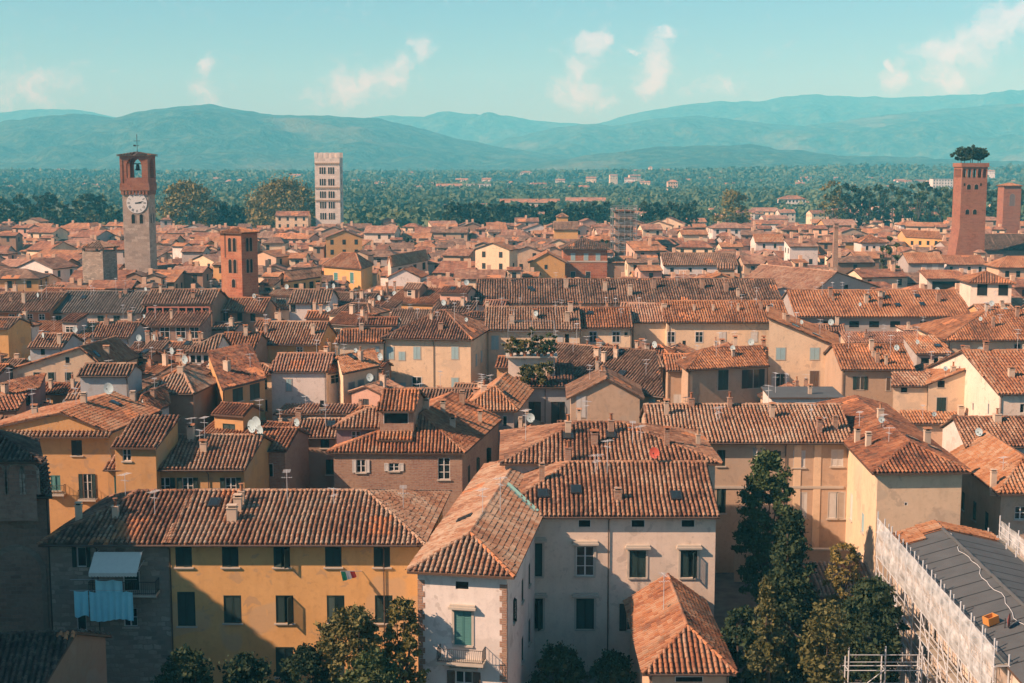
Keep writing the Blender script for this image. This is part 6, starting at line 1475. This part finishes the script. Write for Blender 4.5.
for i, (px, yt, r_) in enumerate(((893, 236, 9), (886, 239, 6), (604, 234, 5), (60, 262, 7), (22, 272, 6), (203, 283, 8), (410, 238, 9))):
    d_ = [330, 331, 420, 330, 330, 262, 470][i]
    px_tree('garden_tree', ['grey green tree between roofs, below the tree topped brick tower', 'smaller grey green bush close by the grey green tree', 'small dark tree below the scaffolded tower', 'small dark cypress like tree among roofs below the clock tower', 'dark tree poking between rusty roofs at the edge of town', 'dark leafy tree beside the foot of the red tower house', 'wide dark tree among roofs beside the pale bell tower'][i], px, yt, d_, r_, fol=['mid', 'mid', 'dark', 'dark', 'dark', 'dark', 'dark'][i], n=900, leaf=0.4, base=6)

# ------------------------------------------------------------------ woods of the plain, as one mass
def wave_noise(x, y, seed, base, octs=5, gain=0.55):
    r_ = np.random.default_rng(seed); out = np.zeros_like(x); amp = 1.0; fr_ = base
    for o_ in range(octs):
        for _ in range(4):
            a = r_.uniform(0, math.pi * 2); ph = r_.uniform(0, math.pi * 2); f_ = fr_ * r_.uniform(0.75, 1.3)
            out += amp * 0.35 * np.sin((x * math.cos(a) + y * math.sin(a)) * f_ + ph + 1.3 * np.sin((x * math.sin(a) - y * math.cos(a)) * f_ * 0.7 + ph * 2))
        amp *= gain; fr_ *= 2.0
    return out
BUMPS = [(350, 2350, 30, 520, 330), (950, 2500, 36, 560, 330), (-480, 2450, 26, 560, 380), (120, 2950, 40, 700, 300), (640, 1800, 13, 260, 170), (-1050, 2700, 38, 480, 300), (1350, 3000, 46, 500, 300), (-150, 1900, 10, 300, 200)]
def rise_at(x, y):
    z = np.zeros_like(np.asarray(x, float))
    for bx, by, hh_, rx_, ry_ in BUMPS: z = z + 0.42 * hh_ * np.exp(-((x - bx) / rx_) ** 2 - ((y - by) / ry_) ** 2)
    return z
wm = MB(); P_ = []
def scatter(d0, d1, n, per, leaf, hmin, hmax, thr):
    d = np.sqrt(rng.uniform(d0 ** 2, d1 ** 2, n)); az = rng.uniform(-0.40, 0.40, n); x = az * d
    keep = wave_noise(x, d * 0.6, 11, 0.006, 4) > thr; x, d = x[keep], d[keep]; n = len(x)
    hh = rng.uniform(hmin, hmax, n) * (1 + 0.25 * wave_noise(x, d, 5, 0.004, 2)); rr = hh * rng.uniform(0.28, 0.5, n)
    k = np.repeat(np.arange(n), per); m_ = len(k); dirs = rng.normal(size=(m_, 3)); dirs /= np.linalg.norm(dirs, axis=1)[:, None]; dirs[:, 2] = np.abs(dirs[:, 2]) * 1.0 - 0.25
    c = np.stack([x[k] + dirs[:, 0] * rr[k], d[k] + dirs[:, 1] * rr[k], hh[k] * (0.52 + 0.46 * dirs[:, 2]) + rise_at(x, d)[k]], 1)
    v, f, uv = leaf_quads(c, leaf); tone = np.repeat(np.clip(0.42 + 0.28 * wave_noise(x, d * 0.7, 77, 0.008, 4) + rng.normal(0, 0.13, n), 0, 1), per); uv = np.repeat((0.75 * tone + 0.25 * rng.uniform(0, 1, m_))[:, None, None], 4, 1); uv = np.concatenate([uv, uv], 2)
    wm.add(v, f, 0, uv)
scatter(720, 1500, 7500, 24, 1.9, 8, 18, -0.45)
scatter(1500, 2200, 11000, 15, 2.6, 8, 18, -0.55)
scatter(2200, 3700, 20000, 10, 3.8, 9, 20, -0.7)
o = wm.build('woodland', [FOL['far']]); tag(o, 'mixed woodland and tree belts covering the plain up to the hills', 'woodland', None, 'stuff')

# ------------------------------------------------------------------ hills
m, t, b = new_mat('hill_forest'); g = t.n('ShaderNodeNewGeometry'); P = g.outputs['Position']
n1 = t.n('ShaderNodeTexNoise', {'Vector': P, 'Scale': 0.0022, 'Detail': 6.0, 'Roughness': 0.6}).outputs[0]
n2 = t.n('ShaderNodeTexNoise', {'Vector': P, 'Scale': 0.03, 'Detail': 5.0, 'Roughness': 0.7}).outputs[0]
c = t.ramp(n2, [(0.36, (0.006, 0.022, 0.014)), (0.5, (0.026, 0.058, 0.032)), (0.64, (0.075, 0.11, 0.06))])
c = t.mix(t.ramp(n1, [(0.56, 0.0), (0.66, 0.8)]), c, (0.13, 0.14, 0.08)); t.link(c, b.inputs['Base Color'])
bp = t.n('ShaderNodeBump', {'Height': n2, 'Strength': 1.0, 'Distance': 14.0}); t.link(bp.outputs[0], b.inputs['Normal'])
def hill(prof, d0, d1, d2, seed, spur, nx=340, nt=70):
    xs = np.linspace(-160, 1184, nx); py = np.interp(xs, [p[0] for p in prof], [p[1] for p in prof])
    X, Tt = np.meshgrid(xs, np.linspace(0, 1.35, nt)); PY = np.broadcast_to(py, X.shape)
    Y = np.where(Tt <= 1, d0 + (d1 - d0) * Tt, d1 + (d2 - d1) * (Tt - 1) / 0.35)
    wx = (X - CX) / F * d1 * 1.0
    # each column runs straight away from the viewer's meridian, in metres on the ground
    zr = CH + d1 * np.tan((CY - PY) / F - TH + 0.0)
    zr = np.maximum(zr, 2.0)
    sh = np.clip(Tt, 0, 1); up = sh * sh * (3 - 2 * sh) * 0.75 + sh * 0.25
    dn = np.clip((Tt - 1) / 0.35, 0, 1); base = zr * up * (1 - dn * dn)
    nzv = wave_noise(wx, Y, seed, 0.0045, 5); env = np.sin(math.pi * np.clip(Tt, 0, 1)) * (1 - dn) * (1 - sh ** 4)
    Z = base + spur * env * nzv * np.clip(zr / 200, 0.25, 1.4) + 4.0 * wave_noise(wx, Y, seed + 9, 0.03, 3) * np.clip(sh * 3, 0, 1) * (zr > 3)
    Z = np.where(Tt < 0.001, -2, np.maximum(Z, -1.5))
    v = np.stack([wx, Y, Z], 2).reshape(-1, 3); i, j = np.meshgrid(np.arange(nx - 1), np.arange(nt - 1)); a = (j * nx + i).ravel()
    mb = MB(); mb.add(v, np.stack([a, a + 1, a + nx + 1, a + nx], 1)); o = mb.build('hills', [m]); o['kind'] = 'structure'
    for p in o.data.polygons: p.use_smooth = True
    return o
hill([(-160, 150), (-40, 132), (0, 128), (40, 121), (90, 116), (125, 122), (160, 112), (200, 108.5), (215, 108), (240, 112), (285, 118), (330, 118), (380, 121), (420, 130), (460, 141), (500, 149), (560, 157), (640, 164), (700, 168), (1184, 170)], 3300, 5000, 6000, 3, 44)
hill([(-160, 175), (400, 172), (520, 168), (560, 161), (600, 156), (650, 150), (700, 147), (740, 147), (780, 151), (830, 157), (880, 158), (930, 160), (1024, 163), (1184, 166)], 2900, 3900, 4600, 21, 20)
hill([(-160, 170), (440, 168), (480, 152), (510, 140), (550, 131), (580, 126), (610, 128), (660, 120), (700, 118), (750, 124), (800, 128), (860, 120), (930, 112), (1024, 105), (1184, 112)], 4600, 6200, 7000, 31, 46)
hill([(-160, 112), (0, 116), (45, 111), (85, 112), (130, 121), (250, 128), (340, 122), (390, 118), (440, 119), (500, 117), (540, 123), (590, 127), (640, 114), (690, 106), (720, 104), (755, 104), (790, 98), (815, 97), (840, 99), (890, 100), (935, 98), (980, 97), (1005, 93), (1060, 92), (1184, 100)], 6200, 8000, 8900, 41, 60)

gxv, gyv = np.meshgrid(np.linspace(-2400, 2400, 121), np.linspace(1350, 3800, 80)); mb = MB(); i, j = np.meshgrid(np.arange(120), np.arange(79)); a = (j * 121 + i).ravel()
mb.add(np.stack([gxv, gyv, rise_at(gxv, gyv) - 1.5], 2).reshape(-1, 3), np.stack([a, a + 1, a + 122, a + 121], 1)); o = mb.build('hills', [m]); o['kind'] = 'structure'
# ------------------------------------------------------------------ the rest of the town
def sat(a, b_):
    for P, Q in ((a, b_), (b_, a)):
        for i in range(len(P)):
            e = P[(i + 1) % len(P)] - P[i]; n = np.array([e[1], -e[0]]); pa = a @ n; pb = b_ @ n
            if pa.max() < pb.min() + 0.15 * np.linalg.norm(n) or pb.max() < pa.min() + 0.15 * np.linalg.norm(n): return False
    return True
GRID = {}
def reg(P):
    for gx_ in range(int(P[:, 0].min() // 25), int(P[:, 0].max() // 25) + 1):
        for gy_ in range(int(P[:, 1].min() // 25), int(P[:, 1].max() // 25) + 1): GRID.setdefault((gx_, gy_), []).append(P)
def clash(P):
    for gx_ in range(int(P[:, 0].min() // 25), int(P[:, 0].max() // 25) + 1):
        for gy_ in range(int(P[:, 1].min() // 25), int(P[:, 1].max() // 25) + 1):
            for Q in GRID.get((gx_, gy_), ()):
                if sat(P, Q): return True
    return False
for P in FOOT: reg(P)
# what must stay visible of the houses measured above: (x0, x1, lowest visible y, distance)
PROT = PROTECT = []
for h in HOUSES:
    xa = proj(h.A)[0]; xb = proj(h.B)[0]; ye = proj((h.A + h.B) / 2)[1]; dd = float(np.linalg.norm(h.org[:2]))
    PROT.append((min(xa, xb), max(xa, xb), ye + (10 if dd > 230 else 16), dd))
for x0, x1, yb, dd in ((121, 158, 266, 335), (222, 259, 301, 256), (82, 118, 281, 300), (315, 346, 224, 590), (944, 987, 252, 400), (611, 637, 243, 425), (832, 841, 255, 350), (384, 470, 395, 198), (893, 985, 428, 175), (486, 840, 347, 213), (563, 609, 283, 365), (345, 382, 408, 170),
                       (250, 345, 352, 205), (12, 104, 395, 180), (797, 972, 341, 231), (0, 48, 362, 235), (132, 212, 343, 230), (769, 838, 391, 198), (514, 640, 428, 160), (640, 770, 420, 190), (843, 914, 410, 184), (384, 486, 396, 206)): PROT.append((x0, x1, yb, dd))
WK = ['cream', 'cream', 'pale', 'white', 'ochre', 'cream', 'tan', 'tan', 'grey', 'grey', 'peach', 'pink', 'brown', 'brown']
TK = ['rust', 'rust', 'mix', 'mix', 'orange', 'pink', 'brown', 'brown', 'rust', 'orange']
CAND = []
yrow = 150.0; second = False
while yrow < 605:
    # a second sweep drops small houses into the gaps that are left
    step = 5.5 if second else 10.2 if yrow < 420 else 11.0
    half = 0.40 * yrow + 25; x = -half
    while x < half:
        Lw = random.uniform(7.5, 14.5); Dw = random.uniform(7.5, 11.5); Lw, Dw = (random.uniform(5, 8), random.uniform(4.5, 7)) if second else (Lw, Dw); ang = R(9) * math.sin(x * 0.017 + yrow * 0.009) + R(random.gauss(0, 10)) + R(5)
        cx_ = x + random.uniform(-1.5, 1.5) + Lw / 2; cy_ = yrow + random.uniform(-3, 3); x += Lw * random.choice([0.75, 0.9, 1.0, 1.02])
        u = np.array([math.cos(-ang), math.sin(-ang)]); w = np.array([math.sin(ang), math.cos(ang)])
        for sc in (1.0, 0.85, 0.7, 0.55, 0.45):
            a = np.array([cx_, cy_]) - u * Lw * sc / 2 - w * Dw * sc / 2; P = np.array([a, a + u * Lw * sc, a + u * Lw * sc + w * Dw * sc, a + w * Dw * sc])
            if not clash(P): break
        else: continue
        z = random.gauss(12.4, 2.1) + 0.5 * math.sin(x * 0.05); z = min(max(z, 8.5), 16.5)
        if random.random() < 0.05: z += 2.5
        Lh, Dh = Lw * sc, Dw * sc; kind = random.choices(['gx', 'hip', 'gy', 'sf'], [0.52, 0.2, 0.2, 0.08])[0]
        span = Lh if kind == 'gy' else Dh; rise = span / 2 * random.uniform(0.32, 0.42) if kind != 'sf' else Dh * 0.26
        xl, yt = proj((*P[0], z + rise * 0.9)); xr, _y = proj((*P[1], z)); dd = math.hypot(cx_, cy_)
        if xr < -25 or xl > 1049: continue
        bad = False
        for (p0, p1, yb, pd) in PROT:
            if dd < pd + 5 and xr > p0 + 1 and xl < p1 - 1 and yt < yb:
                need = yb - yt; zdrop = need * dd / F + 0.15
                if z - zdrop >= 6.0: z -= zdrop; xl, yt = proj((*P[0], z + rise * 0.9))
                else: bad = True; break
        if bad: continue
        if cy_ < 172 and 640 < xl < 1024: continue
        reg(P); CAND.append((dd, P, Lh, Dh, math.degrees(ang), z, kind, rise, random.choice(WK), random.choice(TK)))
    yrow += step
    if yrow >= 605 and not second: second = True; yrow = 168.0
CAND.sort(key=lambda c: c[0])
NOBJ = max(0, 292 - len([1 for h in HOUSES]))
MARKS = [('the clock tower', 138, 335), ('the red tower house', 240, 256), ('the pale bell tower', 328, 590), ('the square red brick palazzo', 585, 365), ('the scaffolded tower', 623, 425), ('the brick chimney stack', 836, 350), ('the tree topped brick tower', 969, 400),
         ('the squat stone tower', 100, 300), ('the very long brown hall', 630, 254), ('the shaded church hall', 845, 287), ('the hipped cream palazzo', 427, 205), ('the long orange roofed house', 884, 235), ('the white tower house', 991, 268)]
KW = {'gx': 'ridged', 'hip': 'hipped', 'gy': 'gabled', 'sf': 'lean-to'}
def fill_windows(Lh, z, k_):
    ws = []; n = max(1, int(Lh / 3.0)); col = random.choice(['green', 'green', 'dark', 'brown', 'blue', 'grey'])
    for fl_ in (2.3, 5.4):
        for i in range(n):
            if random.random() < 0.85:
                s = Lh * (i + 0.5) / n; kd = random.choice(['S:' + col, 'S:' + col, 'D:', 'G:']); ws.append(('@' + kd, s, z - fl_, 0.9, 1.4 if fl_ < 3 else 1.6))
    return ws
keys = {}; made = []
for (dd, P, Lh, Dh, ang, z, kind, rise, wk, tk) in CAND[:NOBJ]:
    h = House(); c = P.mean(0); h.org = np.array([c[0], c[1], 0.0]); h.frames = []; h.A = np.array([*P[0], z]); h.B = np.array([*P[1], z])
    h.e = empty('house', h.org, '', 'house', 'old town houses')
    sw = fill_windows(Dh, z, 1)
    tow = {'rw': sw} if c[0] < 0 else {'lw': sw}
    rk = dict(hl=Lh * 0.3, hr=Lh * 0.3) if kind == 'hip' else {}
    h.fr = block(h, h.A, h.B, Dh, ang, z, kind, rise, tk, o=0.45, wallk=wk, wins=fill_windows(Lh, z, 0), foot=False, **tow, **rk)
    if dd < 420:
        u_ = h.fr.u; w_ = h.fr.w; ex = random.random()
        if ex < 0.28 and Lh > 7:      # a raised loggia or attic room through the roof
            l2 = random.uniform(2.6, 4.2); s_ = random.uniform(0.8, Lh - l2 - 0.8); o_ = h.fr.q(s_, Dh * 0.28, 0)
            block(h, o_, o_ + np.array([*(u_ * l2), 0]), min(3.6, Dh * 0.45), ang, z + rise * 0.75 + random.uniform(0.8, 1.6), random.choice(['gx', 'hip', 'sf']), 0.8, random.choice(TK), o=0.35, wallk=random.choice(WK), base=z - 0.5, foot=False, wins=[('@' + random.choice(['D:-', 'G:', 'S:green']), l2 / 2, z + rise * 0.75 - 0.45, min(1.6, l2 * 0.5), 0.9)])
        elif ex < 0.55:               # a lean-to or a lower addition in front
            l2 = Lh * random.uniform(0.4, 0.8); s_ = random.choice([0.0, Lh - l2]); d2 = random.uniform(2.0, 3.2); o_ = h.fr.q(s_, -d2 + 0.01, 0)
            Pn = np.array([o_[:2], o_[:2] + u_ * l2, o_[:2] + u_ * l2 + w_ * (d2 - 0.4), o_[:2] + w_ * (d2 - 0.4)])
            if not any(sat(Pn, Q) for Q in FOOT): block(h, o_, o_ + np.array([*(u_ * l2), 0]), d2, ang, z - random.uniform(2.2, 3.6), 'sf', 0.8, random.choice(TK), o=0.35, wallk=random.choice(WK), foot=False, wins=[('@D:', l2 * 0.5, z - 5.6, 0.8, 1.0)])
    for _ in range(random.choice([0, 1, 1, 2, 2, 3])): on_roof(h, 'chimney', st=(random.uniform(0.1, 0.9), random.uniform(0.15, 0.6)), k=random.choice('ppb'), w=random.choice([0.6, 0.8, 1.0]), h=random.choice([0.9, 1.2, 1.5]))
    if dd < 330:
        if random.random() < 0.5: on_roof(h, 'antenna', st=(random.uniform(0.2, 0.8), 0.5), h=2.5)
        if random.random() < 0.35: on_roof(h, 'dish', st=(random.uniform(0.1, 0.9), random.uniform(0.2, 0.45)), r=0.5)
        if random.random() < 0.3: on_roof(h, 'skylight', st=(random.uniform(0.2, 0.8), random.uniform(0.15, 0.4)))
    px, py = proj((c[0], c[1], z)); best = min(MARKS, key=lambda mk: math.hypot((px - mk[1]) / 1.0, (math.log(dd / mk[2])) * 260))
    dx = px - best[1]; rel = ('behind' if dd > best[2] else 'in front of') if abs(dx) < 28 else ('right of' if dx > 0 else 'left of')
    far_ = math.hypot(dx, math.log(dd / best[2]) * 260)
    keys.setdefault((wk, tk, kind, rel, best[0]), []).append((far_, h))
ORD = ['nearest', 'second nearest', 'third nearest', 'fourth nearest', 'fifth nearest', 'sixth nearest', 'seventh nearest', 'eighth nearest']
for (wk, tk, kind, rel, mk), lst in keys.items():
    lst.sort(key=lambda q: q[0])
    for i, (f_, h) in enumerate(lst):
        h.e['label'] = f"{wk} house, {TILEWORD[tk]} {KW[kind]} roof, " + (f"{ORD[min(i, 7)]} such {rel} {mk}" if len(lst) > 1 else f"{rel} {mk}")
# everything farther off reads as one mass of roofs
wmats = {k: i for i, k in enumerate(['cream', 'pale', 'white', 'ochre', 'yellow', 'tan', 'grey', 'peach', 'pink', 'brown'])}
tmats = {k: i + len(wmats) for i, k in enumerate(['rust', 'mix', 'orange', 'pink', 'brown'])}
mm = MB(); ND = len(wmats) + len(tmats)
def mass_house(P, Lh, Dh, ang, z, kind, rise, wk, tk):
    fr = Frame(P[0], P[1], Dh, ang); rk = dict(hl=Lh * 0.3, hr=Lh * 0.3) if kind == 'hip' else {}
    polys, caps, tops = roof_polys(fr, kind, z, rise, 0.45, 0.25, **rk); c = fr.corners()
    for o2, u, L, tp in ((c[0], fr.u, fr.L, tops[0]), (c[1], fr.w, Dh, tops[1]), (c[3], -fr.w, Dh, tops[3])):
        pts = [(*o2, 0.0), (*(o2 + u * L), 0.0)] + [(*(o2 + u * s), zz) for s, zz in reversed(tp)]; mm.poly(pts, wmats[wk])
        n_out = np.array([u[1], -u[0]]); n = max(1, int(L / 3.2))
        for fl_ in (2.2, 5.2):
            for i in range(n):
                if random.random() < 0.75:
                    a = o2 + u * (L * (i + 0.5) / n - 0.5) + n_out * 0.03; b2 = a + u * 1.0; mm.poly([(*a, z - fl_), (*b2, z - fl_), (*b2, z - fl_ + 1.5), (*a, z - fl_ + 1.5)], ND)
    for Pq in polys:
        Pq = np.array(Pq); mm.poly(Pq, tmats[tk], [(p[0] / 0.6 + 300, p[1] / 0.6 + 300) for p in Pq]); mm.poly(Pq[::-1] - (0, 0, 0.2), ND)
    if random.random() < 0.6:
        q = fr.q(fr.L * random.uniform(0.15, 0.85), Dh * random.uniform(0.3, 0.7), 0); mm.box(q[0] - 0.45, q[0] + 0.45, q[1] - 0.4, q[1] + 0.4, z, z + rise + 1.0, wmats['peach'])
for (dd, P, Lh, Dh, ang, z, kind, rise, wk, tk) in CAND[NOBJ:]: mass_house(P, Lh, Dh, ang, z, kind, rise, wk, tk)
# hamlets out on the plain and on the hill feet
for (px, py, d, n, spread) in ((790, 200, 1150, 22, 60), (700, 205, 900, 26, 60), (640, 207, 850, 20, 50), (760, 206, 850, 22, 60), (880, 203, 900, 14, 60), (980, 196, 1200, 14, 60), (560, 192, 1400, 12, 80), (400, 186, 1800, 12, 120), (160, 184, 2000, 10, 150), (740, 184, 2100, 16, 120), (840, 180, 2500, 14, 160), (20, 184, 1900, 10, 120), (500, 187, 1700, 10, 70), (470, 190, 1600, 8, 50), (690, 195, 1300, 14, 60), (650, 196, 1250, 8, 40), (850, 190, 1500, 8, 60), (560, 184, 2000, 8, 120), (300, 178, 2600, 10, 300), (60, 178, 2700, 8, 200), (940, 184, 1900, 8, 90), (600, 205, 1040, 8, 60), (430, 208, 1000, 8, 50)):
    p = ptd(px, py, d)
    for _ in range(n):
        c = np.array([p[0] + random.gauss(0, spread), d + random.gauss(0, spread)]); Lh = random.uniform(10, 22); Dh = random.uniform(8, 11); an = random.uniform(-15, 15); u = np.array([math.cos(-R(an)), math.sin(-R(an))])
        P = np.array([c, c + u * Lh]); mass_house(P, Lh, Dh, an, random.uniform(6, 10) + (4 if d > 1500 else 0) + float(rise_at(c[0], c[1])), 'gx', 2.0, random.choice(['white', 'pale', 'cream', 'white']), random.choice(['rust', 'pink', 'orange']))
MWIN = plain('far_window', (0.03, 0.035, 0.035))
o = mm.build('distant_houses', [wallmat(k) for k in wmats] + [FTILE[k] for k in tmats] + [MWIN]); tag(o, 'distant tiled roofs and pale houses of the town running out to the tree belt', 'houses', None, 'stuff')
# larger buildings beyond the roofs
def far_block(label, x0, x1, ytop, d, hgt, wk, tk, roof='gx', name='villa', cat='villa', D=14.0, rise=2.5, rows=2, n=8):
    z = zy(ytop, d); A = ptd(x0, ytop, d); B = ptd(x1, ytop, d); h = House(); h.org = np.array([(A[0] + B[0]) / 2, d, 0]); h.frames = []; h.e = empty(name, h.org, label, cat); L = B[0] - A[0]
    ws = [('@D:-', L * (i + 0.5) / n, z - 2.6 - 3.4 * r_, 1.3, 1.7) for i in range(n) for r_ in range(rows) if z - 2.6 - 3.4 * r_ > 0.5]
    rk = dict(hl=min(6, L * 0.3), hr=min(6, L * 0.3)) if roof == 'hip' else {}
    block(h, A, B, D, 0, z, roof, rise, tk, wallk=wk, lod=3, wins=ws, foot=False, base=max(0.0, z - hgt), **rk); return h
far_block('long low brown roofed hall just beyond the pale bell tower', 372, 440, 217.5, 905, 6, 'cream', 'brown', name='hall', cat='hall', D=22, rise=4, rows=1, n=14)
hm_ = far_block('pale yellow country mansion with a taller middle, alone below the middle hill', 631, 646, 171, 2500, 16, 'cream', 'rust', 'hip', n=6, rows=3)
for x0_, x1_, yt_ in ((649, 652.5, 167.5), (655, 671, 170.2)):
    z_ = zy(yt_, 2500); a_, b_2 = ptd(x0_, yt_, 2500), ptd(x1_, yt_, 2500); block(hm_, a_, b_2, 12.0, 0, z_, 'hip', 2.0, 'rust', wallk='cream', lod=3, foot=False, base=z_ - 20, hl=2.5, hr=2.5)
far_block('white house on the rise above the woods, beyond the yellow church like block', 520, 532, 172.5, 2400, 12, 'white', 'rust', 'hip', n=4)
far_block('white modern block among trees beside the tree topped tower', 933, 953, 179, 1650, 20, 'white', 'pink', 'flat', n=7, rows=3)
far_block('pair of white apartment blocks in the woods, the wider one', 436, 462, 186, 1600, 20, 'white', 'rust', 'gx', n=9, rows=3)
far_block('narrower white apartment block next to the wider one in the woods', 466, 491, 184, 1650, 20, 'white', 'pink', 'flat', n=7, rows=3)
far_block('small pale block in the woods, one of two beyond the golden plane tree', 225, 231, 181.5, 1900, 20, 'cream', 'pink', 'hip', n=3, rows=3)
far_block('small pale block with a taller front, beside its twin beyond the golden plane tree', 236, 242, 181, 1900, 20, 'cream', 'pink', 'hip', n=3, rows=3)
far_block('pinkish villa half hidden in trees above the long row of clipped trees', 668, 678, 182, 1700, 15, 'peach', 'pink', 'hip', n=4)
far_block('white farmhouse with a rust roof, edge of the plain beyond the chimney stack', 781, 806, 199, 1080, 9, 'white', 'rust', 'hip', n=7)
far_block('long rust roofed shed behind the clipped tree row', 500, 560, 202.5, 1050, 9, 'pale', 'rust', n=10, D=16, rows=1, name='shed', cat='shed')
far_block('second long rust roofed shed, nearer the scaffolded tower', 566, 606, 201, 1060, 9, 'pale', 'pink', n=8, D=16, rows=1, name='shed', cat='shed')

# the flag on the yellow palazzo
fy = palazzo_yellow.fr; s0, z0 = on_front(fy, 340, 571)
e = empty('flag', fpt(fy, s0, 0.0, z0), 'small green white and red flag on a slanting pole, drooping from the yellow palazzo', 'flag'); org = np.array(e.location)
a0, a1 = fpt(fy, s0 + 1.6, 0.02, z0 + 0.0), fpt(fy, s0 + 0.2, 1.2, z0 + 0.35)
mb = MB(); mb.tube(a0, a1, 0.025); mb.build('flag_pole', [plain('pole_white', (0.6, 0.6, 0.58))], e, org)
cols = [plain('flag_green', (0.03, 0.30, 0.16)), plain('flag_white', (0.65, 0.65, 0.62)), plain('flag_red', (0.5, 0.04, 0.04))]
mb = MB(); n = 12
for st_ in range(3):
    for i in range(4):
        k = st_ * 4 + i; t0, t1 = k / n, (k + 1) / n; p0 = a1 + (a0 - a1) * t0 * 0.65; p1 = a1 + (a0 - a1) * t1 * 0.65
        w0, w1 = 0.08 * math.sin(k * 1.7), 0.08 * math.sin((k + 1) * 1.7); dv0, dv1 = np.array([0.15, w0, -0.75 + 0.3 * t0]), np.array([0.15, w1, -0.75 + 0.3 * t1])
        mb.add([p0, p1, p1 + dv1, p0 + dv0], [(0, 1, 2, 3)], st_)
mb.build('flag_cloth', cols, e, org)

# ------------------------------------------------------------------ haze
mb = MB(); mb.box(-6100, 6100, -400, 9300, -4, 640)
hz = mb.build('haze', [bpy.data.materials.new('haze_air')]); hz['kind'] = 'stuff'; hz['label'] = 'pale blue haze lying over the plain and hills'; hz['category'] = 'haze'
hm = hz.data.materials[0]; hm.use_nodes = True
for nd in list(hm.node_tree.nodes): hm.node_tree.nodes.remove(nd)
ht = NT(hm.node_tree); pv = ht.n('ShaderNodeVolumePrincipled', {'Color': (*HAZE_COLOR, 1), 'Absorption Color': (1, 1, 1, 1), 'Density': HAZE_DENSITY, 'Anisotropy': -0.1}); ou = ht.n('ShaderNodeOutputMaterial', {'Volume': pv.outputs[0]})
